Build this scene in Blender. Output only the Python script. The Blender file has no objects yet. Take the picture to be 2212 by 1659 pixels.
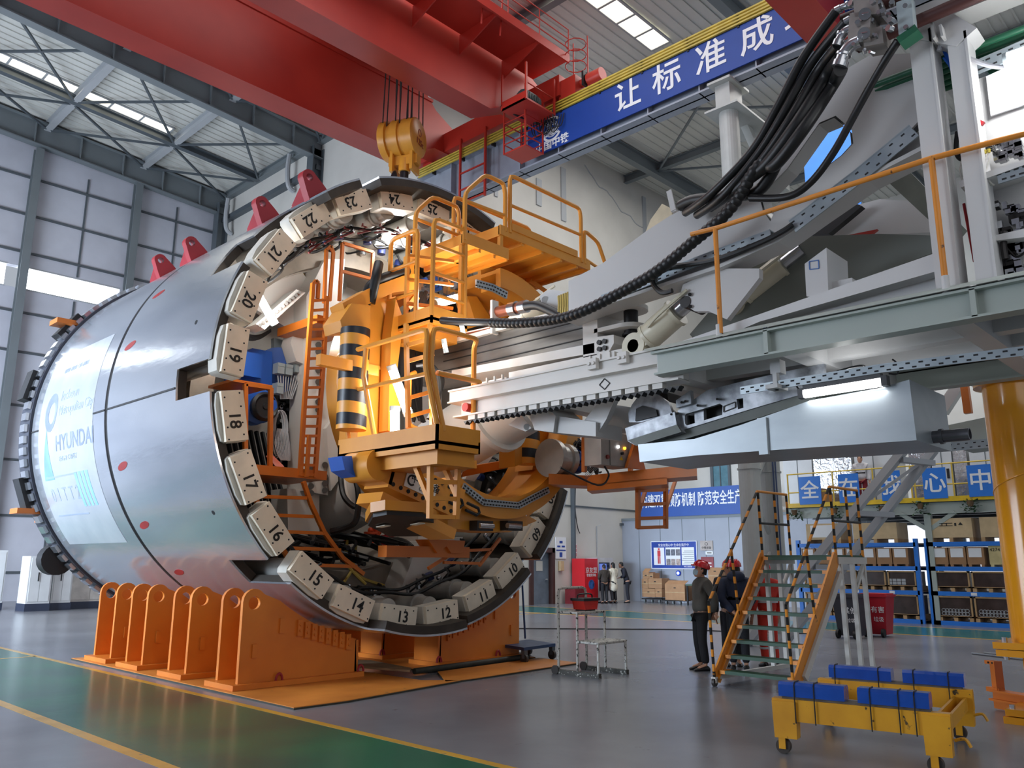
import bpy, math, random
import numpy as np
from mathutils import Vector, Matrix
from mathutils.geometry import tessellate_polygon
V = Vector
R = math.radians
sc = bpy.context.scene
COL = sc.collection
random.seed(7)

# ---------------------------------------------------------------- camera
# world: x runs along the crane girders, y along the tunnel shield axis, z up; metres
FPX, CX, CY = 1780.0, 1106.0, 829.5
EYE = V((0, 0, 1.7))
yaw, pitch, roll = R(46.4), R(12.2), R(0.2)
fh = V((math.sin(yaw), math.cos(yaw), 0)); rh = V((math.cos(yaw), -math.sin(yaw), 0)); zz = V((0, 0, 1))
cf = fh * math.cos(pitch) + zz * math.sin(pitch)
cu = -fh * math.sin(pitch) + zz * math.cos(pitch)
cr = rh * math.cos(roll) + cu * math.sin(roll)
cu = cu * math.cos(roll) - rh * math.sin(roll)
cam_d = bpy.data.cameras.new('camera')
cam = bpy.data.objects.new('camera', cam_d); COL.objects.link(cam)
cam_d.sensor_width = 36.0; cam_d.lens = FPX / 2212.0 * 36.0
cam_d.clip_start = 0.1; cam_d.clip_end = 500
m = Matrix((cr, cu, -cf)).transposed().to_4x4(); m.translation = EYE
cam.matrix_world = m
sc.camera = cam
sc.view_settings.view_transform = 'Standard'
sc.view_settings.look = 'None'
sc.view_settings.gamma = 1.0
sc.view_settings.exposure = 0.0
try: sc.view_settings.use_curve_mapping = False
except Exception: pass

def ray(u, v): return (cf * FPX + cr * (u - CX) - cu * (v - CY)).normalized()
def PX(u, v, x): d = ray(u, v); return EYE + d * ((x - EYE.x) / d.x)     # measured point on the plane x = const
def PY(u, v, y): d = ray(u, v); return EYE + d * ((y - EYE.y) / d.y)
def PZ(u, v, z=0.0): d = ray(u, v); return EYE + d * ((z - EYE.z) / d.z)

# ---------------------------------------------------------------- daylight and fill
w = bpy.data.worlds.new('world'); sc.world = w; w.use_nodes = True
bg = w.node_tree.nodes['Background']; bg.inputs[0].default_value = (0.80, 0.88, 1.0, 1); bg.inputs[1].default_value = 0.5

def area(name, loc, target, sx, sy, power, color=(1, 1, 1), spread=180):
    l = bpy.data.lights.new(name, 'AREA'); l.shape = 'RECTANGLE'; l.size = sx; l.size_y = sy
    l.energy = power; l.color = color; l.spread = R(spread)
    o = bpy.data.objects.new(name, l); COL.objects.link(o); o.location = loc
    o.rotation_euler = (V(target) - V(loc)).to_track_quat('-Z', 'Y').to_euler()
    return o
# ---- lights
area('skylight_daylight', (6, 12, 20.6), (6, 12, 0), 18, 12, 1700, (0.95, 0.97, 1.0))
area('skylight_daylight_aisle', (27, 10, 20.6), (27, 10, 0), 12, 18, 2500, (1.0, 0.98, 0.95))
area('side_window_daylight', (-11.5, 22, 6.5), (8, 19.5, 3.6), 14, 3.2, 1350, (0.64, 0.80, 1.0), 52)
area('doorway_daylight', (-2, 30, 5.0), (11, 40, 2), 9, 6, 2600, (0.75, 0.86, 1.0))
area('open_bay_daylight', (-3, -9, 9), (9, 7, 4), 14, 8, 380, (1.0, 0.97, 0.94))

# ---------------------------------------------------------------- materials
def s2l(c):
    return tuple((x / 12.92 if x <= 0.04045 else ((x + 0.055) / 1.055) ** 2.4) for x in c)
def hexc(r, g, b): return s2l((r / 255, g / 255, b / 255))
MATS = {}
def mat(name, rgb, rough=0.5, metal=0.0, var=0.12, scale=3.0, bump=0.0, bscale=40.0, emit=0.0, spec=0.5, stretch=None, rgb2=None, coat=0.0, wear=None, wear_t=0.62):
    if name in MATS: return MATS[name]
    m = bpy.data.materials.new(name); m.use_nodes = True
    nt = m.node_tree; N = nt.nodes; L = nt.links
    b = N['Principled BSDF']
    c = hexc(*rgb)
    b.inputs['Roughness'].default_value = rough; b.inputs['Metallic'].default_value = metal
    b.inputs['Specular IOR Level'].default_value = spec
    if coat: b.inputs['Coat Weight'].default_value = coat; b.inputs['Coat Roughness'].default_value = 0.08
    tc = N.new('ShaderNodeTexCoord'); mp = N.new('ShaderNodeMapping')
    L.new(tc.outputs['Object'], mp.inputs[0])
    if stretch: mp.inputs['Scale'].default_value = stretch
    n = N.new('ShaderNodeTexNoise'); n.inputs['Scale'].default_value = scale; n.inputs['Detail'].default_value = 5
    L.new(mp.outputs[0], n.inputs['Vector'])
    r = N.new('ShaderNodeValToRGB'); L.new(n.outputs[0], r.inputs[0])
    c2 = hexc(*rgb2) if rgb2 else tuple(x * (1 - var * 2) for x in c)
    r.color_ramp.elements[0].position = 0.3; r.color_ramp.elements[1].position = 0.68
    r.color_ramp.elements[0].color = (*c2, 1); r.color_ramp.elements[1].color = (*[min(1, x * (1 + var * 0.4)) for x in c], 1)
    out = r.outputs[0]
    if wear:
        n3 = N.new('ShaderNodeTexNoise'); n3.inputs['Scale'].default_value = scale * 6; n3.inputs['Detail'].default_value = 8
        L.new(tc.outputs['Object'], n3.inputs['Vector'])
        r3 = N.new('ShaderNodeValToRGB'); r3.color_ramp.elements[0].position = wear_t; r3.color_ramp.elements[1].position = wear_t + 0.05
        L.new(n3.outputs[0], r3.inputs[0])
        mx = N.new('ShaderNodeMixRGB'); L.new(r3.outputs[0], mx.inputs[0]); L.new(out, mx.inputs[1]); mx.inputs[2].default_value = (*hexc(*wear), 1)
        out = mx.outputs[0]
    L.new(out, b.inputs['Base Color'])
    if bump:
        n2 = N.new('ShaderNodeTexNoise'); n2.inputs['Scale'].default_value = bscale; n2.inputs['Detail'].default_value = 4
        L.new(mp.outputs[0], n2.inputs['Vector'])
        bp = N.new('ShaderNodeBump'); bp.inputs['Strength'].default_value = bump; bp.inputs['Distance'].default_value = 0.02
        L.new(n2.outputs[0], bp.inputs['Height']); L.new(bp.outputs[0], b.inputs['Normal'])
    if emit:
        b.inputs['Emission Color'].default_value = (*c, 1); b.inputs['Emission Strength'].default_value = emit
    MATS[name] = m
    return m

# ---------------------------------------------------------------- mesh building
def catmull(pts, k=6, closed=False):
    P = [V(p) for p in pts]; out = []
    n = len(P)
    for i in range(n - 1):
        a = P[max(i - 1, 0)]; b = P[i]; c = P[i + 1]; d = P[min(i + 2, n - 1)]
        for j in range(k):
            t = j / k
            out.append(0.5 * ((2 * b) + (c - a) * t + (2 * a - 5 * b + 4 * c - d) * t * t + (3 * b - a - 3 * c + d) * t ** 3))
    out.append(P[-1]); return out

def frame(d, up=(0, 0, 1)):
    d = V(d).normalized(); up = V(up)
    if abs(d.dot(up)) > 0.985: up = V((0, 1, 0)) if abs(d.y) < 0.9 else V((1, 0, 0))
    s = d.cross(up).normalized(); u = s.cross(d).normalized()
    return d, s, u

class M:
    def __init__(self): self.v = []; self.f = []
    def _add(self, vs, fs):
        o = len(self.v); self.v += [tuple(x) for x in vs]; self.f += [tuple(o + i for i in f) for f in fs]; return self
    def box(self, x0, x1, y0, y1, z0, z1):
        vs = [(x, y, z) for x in (x0, x1) for y in (y0, y1) for z in (z0, z1)]
        return self._add(vs, [(0, 1, 3, 2), (4, 6, 7, 5), (0, 4, 5, 1), (2, 3, 7, 6), (0, 2, 6, 4), (1, 5, 7, 3)])
    def obox(self, c, a, b, d):
        c, a, b, d = V(c), V(a), V(b), V(d)
        vs = [c + a * i + b * j + d * k for i in (-1, 1) for j in (-1, 1) for k in (-1, 1)]
        return self._add(vs, [(0, 1, 3, 2), (4, 6, 7, 5), (0, 4, 5, 1), (2, 3, 7, 6), (0, 2, 6, 4), (1, 5, 7, 3)])
    def beam(self, p, q, w=0.05, h=None, up=(0, 0, 1)):
        p, q = V(p), V(q); h = w if h is None else h
        d, s, u = frame(q - p, up)
        return self.obox((p + q) / 2, (q - p) / 2, s * w / 2, u * h / 2)
    def ibeam(self, p, q, w, h, t=0.02, up=(0, 0, 1)):
        p, q = V(p), V(q); d, s, u = frame(q - p, up)
        self.obox((p + q) / 2, (q - p) / 2, s * t / 2, u * (h / 2 - t / 2))
        for k in (-1, 1): self.obox((p + q) / 2 + u * k * (h / 2 - t / 2), (q - p) / 2, s * w / 2, u * t / 2)
        return self
    def poly(self, pts, n=12): return self
    def tube(self, pts, r, n=8, cap=True, closed=False):
        P = [V(p) for p in pts]; k = len(P); rr = r if isinstance(r, (list, tuple)) else [r] * k
        vs = []; fs = []; ref = None
        for i in range(k):
            if closed: d = P[(i + 1) % k] - P[i - 1]
            else: d = P[min(i + 1, k - 1)] - P[max(i - 1, 0)]
            d = d.normalized() if d.length > 1e-9 else V((0, 0, 1))
            if ref is None: _, s, u = frame(d)
            else:
                s = ref - d * ref.dot(d)
                s = s.normalized() if s.length > 1e-6 else frame(d)[1]
                u = s.cross(d).normalized()
            ref = s
            for j in range(n):
                a = 2 * math.pi * j / n; vs.append(P[i] + (s * math.cos(a) + u * math.sin(a)) * rr[i])
        m_ = k if closed else k - 1
        for i in range(m_):
            i2 = (i + 1) % k
            for j in range(n):
                fs.append((i * n + j, i * n + (j + 1) % n, i2 * n + (j + 1) % n, i2 * n + j))
        if cap and not closed:
            fs.append(tuple(range(n - 1, -1, -1))); fs.append(tuple((k - 1) * n + j for j in range(n)))
        return self._add(vs, fs)
    def cyl(self, p, q, r, n=16, r2=None): return self.tube([p, q], [r, r if r2 is None else r2], n)
    def lathe(self, c, axis, prof, n=24):          # prof: (radius, distance along axis)
        d, s, u = frame(axis); c = V(c)
        return self.tube_rings([[c + d * h + (s * math.cos(2 * math.pi * j / n) + u * math.sin(2 * math.pi * j / n)) * r for j in range(n)] for r, h in prof])
    def tube_rings(self, rings, cap=True):
        n = len(rings[0]); vs = [p for r_ in rings for p in r_]; fs = []
        for i in range(len(rings) - 1):
            for j in range(n): fs.append((i * n + j, i * n + (j + 1) % n, (i + 1) * n + (j + 1) % n, (i + 1) * n + j))
        if cap: fs.append(tuple(range(n - 1, -1, -1))); fs.append(tuple((len(rings) - 1) * n + j for j in range(n)))
        return self._add(vs, fs)
    def prism(self, pts, vec):
        P = [V(p) for p in pts]; vec = V(vec); n = len(P)
        tri = tessellate_polygon([P]); vs = P + [p + vec for p in P]; fs = []
        for t in tri: fs.append(tuple(t)); fs.append(tuple(i + n for i in reversed(t)))
        for i in range(n): fs.append((i, (i + 1) % n, n + (i + 1) % n, n + i))
        return self._add(vs, fs)
    def holed(self, outer, holes, vec):
        loops = [[V(p) for p in outer]] + [[V(p) for p in h] for h in holes]; vec = V(vec)
        P = [p for l in loops for p in l]; n = len(P); vs = P + [p + vec for p in P]; fs = []
        for t in tessellate_polygon(loops): fs.append(tuple(t)); fs.append(tuple(i + n for i in reversed(t)))
        o = 0
        for l in loops:
            k = len(l)
            for i in range(k): a = o + i; b = o + (i + 1) % k; fs.append((a, b, n + b, n + a))
            o += k
        return self._add(vs, fs)
    def arc(self, c, R0, R1, y0, y1, a0=0, a1=360, n=48):      # annular sector about the y axis, angle from +x towards +z
        full = abs(a1 - a0) >= 359.9; k = n if full else n + 1; vs = []; fs = []
        for i in range(k):
            a = R(a0 + (a1 - a0) * i / n)
            for (r_, y) in ((R0, y0), (R1, y0), (R1, y1), (R0, y1)): vs.append((c[0] + r_ * math.cos(a), y, c[1] + r_ * math.sin(a)))
        for i in range(k if full else k - 1):
            b = ((i + 1) % k) * 4; a = i * 4
            for j in range(4): fs.append((a + j, a + (j + 1) % 4, b + (j + 1) % 4, b + j))
        if not full: fs.append((0, 1, 2, 3)); e = (k - 1) * 4; fs.append((e + 3, e + 2, e + 1, e))
        return self._add(vs, fs)
    def sph(self, c, r, n=12, m_=8, sc_=(1, 1, 1)):
        rings = []
        for i in range(1, m_):
            a = math.pi * i / m_
            rings.append([V(c) + V((r * sc_[0] * math.sin(a) * math.cos(2 * math.pi * j / n), r * sc_[1] * math.sin(a) * math.sin(2 * math.pi * j / n), r * sc_[2] * math.cos(a))) for j in range(n)])
        return self.tube_rings(rings)
    def bolts(self, pts, axis, r=0.02, h=0.015, n=6):
        ax = V(axis).normalized()
        for p in pts: self.cyl(V(p), V(p) + ax * h, r, n)
        return self
    def quad(self, a, b, c, d): return self._add([V(a), V(b), V(c), V(d)], [(0, 1, 2, 3)])
    def grid(self, rows):                      # open surface
        n = len(rows[0]); vs = [p for r_ in rows for p in r_]; fs = []
        for i in range(len(rows) - 1):
            for j in range(n - 1): fs.append((i * n + j, i * n + j + 1, (i + 1) * n + j + 1, (i + 1) * n + j))
        return self._add(vs, fs)
    def xf(self, mtx, start=0):
        for i in range(start, len(self.v)): self.v[i] = tuple(mtx @ V(self.v[i]))
        return self

def wloc(o):
    p = V((0, 0, 0))
    while o is not None: p += o.location; o = o.parent
    return p
SPLIT = set('jack_valve pipe_fitting column_bolt panel_valve bracket solenoid_valve fitting cutter_bit bolt_hole ring_bolt arm_bolt manifold blue_coupling pad_stud rack_block roller_bracket clevis_bolt flange_bolt cable_gland rack_fitting rack_component reflective_band bolt red_chain stud rail_clip hose_stay post_rib rung eye ladder_hoop hanger_bolt bracket_bolt clamp_bolt access_deck cylinder_pocket gripper_cylinder rail_socket grease_port yellow_hose slack_hose text_line shelf_label handling_mark foil_fold hand_valve elbow skid door_panel shelf_deck rubber_foot blue_box light_hook end_cap wire_rope drive_motor yellow_bracket arm_hook photo_print festoon_rail support_leg cross_beam trough_bracket roller_cheek tie_strap'.split())
def islands(mb):
    par = list(range(len(mb.v)))
    def f(i):
        while par[i] != i: par[i] = par[par[i]]; i = par[i]
        return i
    for fc in mb.f:
        a = f(fc[0])
        for j in fc[1:]: par[f(j)] = a
    g = {}
    for fc in mb.f: g.setdefault(f(fc[0]), []).append(fc)
    out = []
    for fs in g.values():
        ids = sorted({i for fc in fs for i in fc}); mp_ = {i: k for k, i in enumerate(ids)}
        m_ = M(); m_.v = [mb.v[i] for i in ids]; m_.f = [tuple(mp_[i] for i in fc) for fc in fs]; out.append(m_)
    return out
def put(name, mb, material, parent=None, smooth=True, loc=None, recalc=True):
    if name in SPLIT and parent is not None:
        L_ = islands(mb)
        if len(L_) > 1:
            first = None
            for k, m_ in enumerate(L_[:98]):
                o = put1(name, m_, material, parent, smooth, loc, recalc); first = first or o
            if len(L_) > 98:
                r_ = M()
                for m_ in L_[98:]: r_._add(m_.v, m_.f)
                o = put1(name, r_, material, parent, smooth, loc, recalc); o['kind'] = 'stuff'
            return first
    return put1(name, mb, material, parent, smooth, loc, recalc)
def put1(name, mb, material, parent=None, smooth=True, loc=None, recalc=True):
    me = bpy.data.meshes.new(name)
    base = wloc(parent) if parent is not None else (V(loc) if loc is not None else V((0, 0, 0)))
    me.from_pydata([tuple(V(p) - base) for p in mb.v], [], mb.f); me.update()
    if recalc:
        import bmesh
        bm = bmesh.new(); bm.from_mesh(me); bmesh.ops.recalc_face_normals(bm, faces=bm.faces); bm.to_mesh(me); bm.free()
    if smooth:
        me.shade_smooth()
        try: me.set_sharp_from_angle(angle=R(38))
        except Exception: pass
    if material is not None: me.materials.append(material)
    o = bpy.data.objects.new(name, me); COL.objects.link(o)
    if parent is not None: o.parent = parent
    elif loc is not None: o.location = V(loc)
    return o
def putm(name, pairs, parent=None):           # one part in two materials (a plate with the pattern in it)
    mb = M(); k = []
    for m_, mt in pairs: k += [len(k) and 0] * 0; mb._add(m_.v, m_.f)
    o = put1(name, mb, pairs[0][1], parent, recalc=False)
    i = 0
    for j, (m_, mt) in enumerate(pairs):
        if j: o.data.materials.append(mt)
        for q in range(len(m_.f)): o.data.polygons[i + q].material_index = j
        i += len(m_.f)
    return o
def tag(o, label, cat, group=None, kind=None):
    if label: o['label'] = label
    if cat: o['category'] = cat
    if group: o['group'] = group
    if kind: o['kind'] = kind
    return o
def thing(name, label, cat, loc, group=None):
    o = bpy.data.objects.new(name, None); COL.objects.link(o); o.location = V(loc); o.empty_display_size = 0.2
    return tag(o, label, cat, group)
def solo(name, mb, material, label, cat, loc, group=None, smooth=True):
    o = put(name, mb, material, None, smooth, loc); return tag(o, label, cat, group)
def struct(name, mb, material, smooth=False):
    o = put(name, mb, material, None, smooth); o['kind'] = 'structure'; return o
def textmesh(body, size, extrude=0.004, align='CENTER', space=1.0, bold=0.0):
    cu_ = bpy.data.curves.new('t', 'FONT'); cu_.body = body; cu_.size = size; cu_.extrude = extrude; cu_.align_x = align; cu_.align_y = 'CENTER'
    cu_.space_character = space; cu_.resolution_u = 3; cu_.offset = bold
    o = bpy.data.objects.new('t', cu_); COL.objects.link(o)
    dg = bpy.context.evaluated_depsgraph_get(); dg.update()
    me = bpy.data.meshes.new_from_object(o.evaluated_get(dg))
    mb = M(); mb._add([tuple(v.co) for v in me.vertices], [tuple(p.vertices) for p in me.polygons])
    bpy.data.objects.remove(o); bpy.data.curves.remove(cu_); bpy.data.meshes.remove(me)
    return mb
def text(body, size, o, right, up, extrude=0.004, **k):     # letters standing at o, reading along right
    mb = textmesh(body, size, extrude, **k); r_ = V(right).normalized(); u_ = V(up).normalized(); n_ = r_.cross(u_)
    mt = Matrix((r_, u_, n_)).transposed().to_4x4(); mt.translation = V(o)
    return mb.xf(mt)
# ================================================================ SETTING
ORG = (214, 140, 46)
m_floor = mat('epoxy_floor', (132, 134, 140), 0.24, 0, 0.10, 0.5, 0.12, 2.4, spec=0.5, rgb2=(112, 114, 120), wear=(92, 94, 98), wear_t=.7)
m_green = mat('floor_green', (34, 110, 78), 0.22, 0, 0.16, 0.8, 0.12, 2.4, rgb2=(28, 84, 72))
m_teal = mat('floor_teal', (44, 112, 112), 0.22, 0, 0.16, 0.8, 0.12, 2.4)
m_line = mat('floor_yellow', (214, 166, 66), 0.25, 0, 0.12, 2.0, wear=(150, 130, 90), wear_t=0.66)
m_wall = mat('white_wall', (206, 204, 198), 0.7, 0, 0.06, 0.5)
m_wall_g = mat('grey_panel_wall', (196, 199, 210), 0.6, 0, 0.07, 0.6)
m_roof = mat('roof_sheet', (214, 214, 208), 0.55, 0, 0.08, 0.25)
m_steel = mat('grey_steel', (116, 124, 128), 0.5, 0, 0.06, 0.6)
m_steel_d = mat('dark_grey_steel', (84, 92, 98), 0.5, 0, 0.06, 0.6)
m_steel_l = mat('light_grey_steel', (172, 176, 180), 0.45, 0, 0.05, 0.6)
m_pane = mat('bright_pane', (246, 250, 255), 0.3, emit=6.0)
m_sky = mat('skylight_pane', (255, 246, 224), 0.3, emit=3.4)
m_part = mat('partition_grey', (154, 160, 172), 0.5, 0, 0.05, 0.8)
m_dark = mat('dark_void', (26, 27, 30), 0.7)

struct('floor', M().box(-25, 60, -12, 60, -0.3, 0.0), m_floor)
n = [0]
def trim(mb, mt):
    n[0] += 1; return struct('trim_%d' % n[0], mb, mt)
trim(M().box(3.48, 5.36, -6, 30, 0.0, 0.002), m_green)
trim(M().box(5.36, 5.46, -6, 30, 0.0, 0.003), m_line)
trim(M().box(3.36, 3.48, -6, 30, 0.0, 0.003), m_line)
trim(M().box(21.95, 24.7, -6, 22.9, 0.0, 0.002), m_teal)
trim(M().box(21.83, 21.95, -6, 22.9, 0.0, 0.003), m_line)
trim(M().box(24.7, 24.82, -6, 22.9, 0.0, 0.003), m_line)
trim(M().box(-25, 3.36, 20.5, 23.5, 0.0, 0.002), m_teal)
trim(M().box(-25, 5.4, 17.0, 17.1, 0.0, 0.003), m_line)
trim(M().box(19.6, 21.83, 19.3, 19.42, 0.0, 0.003), m_line)

def roofz(x): return 20.9 + (19.5 - x) * 0.058
# roof sheets with standing ribs along x
def roof(name, x0, x1, y0, y1, za, zb):
    mb = M(); mb.prism([(x0, y0, za), (x1, y0, zb), (x1, y0, zb + 0.25), (x0, y0, za + 0.25)], (0, y1 - y0, 0))
    o = struct(name, mb, m_roof)
    rb = M(); y = y0 + 0.3
    d = V((x1 - x0, 0, zb - za))
    while y < y1 - 0.1:
        rb.beam((x0, y, za - 0.02), (x1, y, zb - 0.02), 0.06, 0.06); y += 0.42
    trim(rb, m_roof)
    return o
roof('ceiling', -16, 19.6, -12, 41, roofz(-16) + 0.45, roofz(19.6) + 0.45)
roof('ceiling_aisle', 19.7, 46, -12, 23.6, 21.35, 21.75)
# skylight strips
def sky(i, x0, x1, ya, yb, z0, z1, step):
    o = None; fr = M(); pn = M(); k = max(1, int(round((x1 - x0) / step)))
    for j in range(k):
        a = x0 + (x1 - x0) * j / k; b = x0 + (x1 - x0) * (j + 1) / k
        za = z0 + (z1 - z0) * j / k; zb = z0 + (z1 - z0) * (j + 1) / k
        pn.prism([(a + .06, ya, za), (b - .06, ya, zb), (b - .06, ya, zb + .03), (a + .06, ya, za + .03)], (0, yb - ya, 0))
        fr.beam((b, ya - .05, zb), (b, yb + .05, zb), 0.1, 0.06)
    for y in (ya - .04, yb + .04): fr.beam((x0, y, z0), (x1, y, z1), 0.08, 0.08)
    o = struct('window_%d' % i, pn, m_sky); put('window_frame', fr, m_steel_l, o)
sky(1, -6, 14.6, 35.9, 36.5, roofz(-6) + .38, roofz(14.6) + .38, 1.35)
sky(2, 14, 19.2, 16.0, 16.9, roofz(14) + .38, roofz(19.2) + .38, 1.3)
sky(3, 20.0, 24.6, 15.1, 15.9, 21.28, 21.32, 1.25)
sky(4, 27.3, 31.6, 6.8, 7.6, 21.4, 21.5, 1.4)

# roof frame of the crane bay
def raft(y, h=1.1, mt=m_steel, w=0.42):
    mb = M(); zc = -h / 2 + 0.3
    mb.ibeam((-16, y, roofz(-16) + zc), (19.6, y, roofz(19.6) + zc), w, h, 0.05)
    x = -14
    for x in range(-14, 19, 2):
        mb.box(x - .02, x + .02, y - w / 2 + .02, y + w / 2 - .02, roofz(x) + zc - h / 2, roofz(x) + zc + h / 2)
    trim(mb, mt)
raft(31.1); raft(40.2, 1.2); raft(12.0, 1.0); raft(21.6, 1.0); raft(2.5, 1.0)
for x in (-3, 1.5, 6, 10.5, 15.0, 19.45):
    mb = M(); mb.ibeam((x, -10, roofz(x) + .18), (x, 40.3, roofz(x) + .18), 0.3, 0.4, 0.03); trim(mb, m_steel_l if x < 19 else m_steel)
for y in (36.7,):
    mb = M(); mb.ibeam((-16, y, roofz(-16) + .14), (19.5, y, roofz(19.5) + .14), 0.3, 0.34, 0.03); trim(mb, m_steel_d)
br = M()
xs = (1.5, 6, 10.5, 15, 19.45)
for i in range(4):
    for y0, y1 in ((31.2, 36.5), (36.9, 40.0), (21.9, 26.4), (26.4, 30.9)):
        a, b = xs[i] + .1, xs[i + 1] - .1
        br.beam((a, y0, roofz(a)), (b, y1, roofz(b)), 0.09); br.beam((a, y1, roofz(a)), (b, y0, roofz(b)), 0.09)
trim(br, m_steel_d)
# aisle roof beams
for x0, y, x1 in ((19.7, 21.3, 46), (19.7, 12.2, 46), (19.7, 2.5, 46)):
    mb = M(); mb.ibeam((x0, y, 20.95), (x1, y, 21.3), 0.35, 0.7, 0.04); trim(mb, m_steel)
for x in (25.5, 33, 39):
    mb = M(); mb.ibeam((x, -8, 21.2), (x, 23.3, 21.3), 0.28, 0.4, 0.03); trim(mb, m_steel)
mb = M()
for (xa, ya, xb, yb) in ((25.5, 12.3, 33, 21.2), (25.5, 21.2, 33, 12.3), (33, 12.3, 39, 21.2), (33, 21.2, 39, 12.3)):
    mb.beam((xa, ya, 21.1), (xb, yb, 21.15), 0.09)
trim(mb, m_steel)

# walls
W = M(); W.box(-16, 19.8, 40.5, 40.9, 0, 13.7).box(-16, 19.8, 40.5, 40.9, 14.72, 23.5)
W.box(14.62, 19.8, 40.5, 40.9, 13.7, 14.72).box(-16, -6, 40.5, 40.9, 13.7, 14.72)
struct('wall_end', W, m_wall_g)
pn = M(); fr = M()
for a, b in ((-6, -1), (-.9, 4.1), (4.3, 9.7), (10.2, 14.6)):
    pn.box(a, b, 40.62, 40.66, 13.72, 14.7)
    fr.box(a, b, 40.48, 40.6, 13.66, 13.72).box(a, b, 40.48, 40.6, 14.7, 14.76)
o = struct('window_5', pn, m_pane); put('window_frame', fr, m_steel_l, o)
g = M(); g2 = M()
for z in (1.2, 3.6, 6.0, 8.4, 10.8, 12.6, 15.4, 17.2, 19.0): g.box(-16, 19.8, 40.42, 40.5, z - .05, z + .05)
for x in (-10.6, -5.9, -1.2, 3.4, 8.0, 12.6, 17.0):
    g.box(x, x + .07, 40.44, 40.5, 0, 13.6).box(x, x + .07, 40.44, 40.5, 14.8, 19.8)
for x in (-8.3, -3.6, 1.1, 5.6, 10.3, 14.9, 19.2): g2.ibeam((x, 40.25, 0), (x, 40.25, 20.4), 0.34, 0.4, 0.04, up=(0, 1, 0))
trim(g, m_steel_d); trim(g2, m_steel)
# wall and columns between the bays beyond the aisle
struct('wall_right', M().box(19.6, 19.9, 23.7, 40.9, 0, 21.4), m_wall)
g2 = M()
for y in (31.1, 40.1): g2.ibeam((19.3, y, 0), (19.3, y, 20.6), 0.5, 0.6, 0.05, up=(1, 0, 0))
g2.box(19.3, 19.6, 31, 40.4, 19.55, 19.8)
trim(g2, m_steel_d)
mb = M(); mb.tube(catmull([(19.15, 33.2, 21), (19.1, 33.2, 20.2), (19.2, 33.2, 19.4), (19.5, 33.2, 19.2)], 5), 0.12)
mb.tube(catmull([(19.15, 39.2, 20.6), (19.1, 39.2, 19.6), (19.2, 39.2, 18.9), (19.5, 39.2, 18.7)], 5), 0.12)
trim(mb, m_steel_l)
W = M(); W.box(19.6, 25.5, 23.3, 23.7, 0, 21.9).box(25.5, 27.0, 23.3, 23.7, 2.18, 21.9).box(27.0, 46, 23.3, 23.7, 0, 21.9)
struct('wall_back', W, m_wall)
# rain stain / cracks and recessed slits on the aisle wall
mb = M(); mb.box(23.3, 23.5, 23.24, 23.3, 17.1, 17.9).box(26.0, 26.35, 23.24, 23.3, 17.6, 18.9).box(27.75, 28.1, 23.24, 23.3, 17.4, 20.1).box(34.5, 34.8, 23.24, 23.3, 17.6, 20.9)
trim(mb, m_steel_l)
mb = M(); random.seed(4); x, z = 29.6, 20.9
for i in range(26):
    nx, nz = x + .2, z - .06 + random.uniform(-.12, .1); mb.beam((x, 23.29, z), (nx, 23.29, nz), .03, .05); x, z = nx, nz
trim(mb, m_steel_l)
mb = M().box(28.22, 28.32, 23.1, 23.3, 0, 11); mb.box(19.6, 46, 23.25, 23.3, 4.1, 4.16).box(31.8, 46, 23.2, 23.3, 3.4, 3.5)
trim(mb, m_steel_d)
struct('wall_aisle_far', M().box(45.6, 46, -12, 23.4, 0, 21.9), m_wall)
# door in the back wall
d = struct('door_1', M().box(25.72, 26.9, 23.45, 23.52, 0, 2.1), mat('grey_door', (112, 124, 138), 0.4))
put('door_frame', M().box(25.5, 25.72, 23.22, 23.55, 0, 2.3).box(26.9, 27.06, 23.22, 23.55, 0, 2.3).box(25.5, 27.06, 23.22, 23.55, 2.1, 2.3), mat('brown_frame', (74, 46, 42), 0.5), d)
put('door_notice', M().box(26.1, 26.5, 23.43, 23.45, 1.35, 1.75), m_wall, d)
put('door_handle', M().cyl((26.75, 23.45, 1.0), (26.75, 23.38, 1.0), .025).beam((26.75, 23.38, 1.0), (26.62, 23.38, 1.0), .025), m_steel_l, d)
# partitioned office block in the aisle
W = M(); W.box(32.0, 32.15, 16.9, 23.3, 0, 3.7).box(32.0, 32.15, 11.5, 16.0, 0, 3.7).box(32.0, 32.15, 16.0, 16.9, 2.55, 3.7).box(32.0, 32.15, 16.0, 16.9, 0, 1.35)
struct('wall_partition', W, m_part)
g = M()
for y in np.arange(12, 23.2, 1.15): g.box(31.985, 32.0, y - .012, y + .012, 0, 3.7)
g.box(31.95, 32.0, 11.5, 23.3, 3.6, 3.72)
trim(g, m_steel)
o = struct('window_6', M().box(32.05, 32.08, 15.8, 17.0, 1.3, 2.6), mat('office_glass', (196, 222, 222), 0.08, emit=0.25))
put('window_frame', M().box(31.96, 32.02, 15.95, 16.95, 1.3, 1.37).box(31.96, 32.02, 15.95, 16.95, 2.52, 2.6).box(31.96, 32.02, 15.95, 16.0, 1.3, 2.6).box(31.96, 32.02, 16.9, 16.95, 1.3, 2.6).box(31.97, 32.02, 15.95, 16.95, 1.98, 2.04), m_wall, o)
struct('wall_office', M().box(36, 36.3, -6, 23.3, 3.7, 9.0), m_wall)
o = struct('window_7', M().box(35.9, 35.98, 19.8, 20.6, 5.0, 6.4), mat('blue_glass', (96, 136, 150), 0.1))
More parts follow.
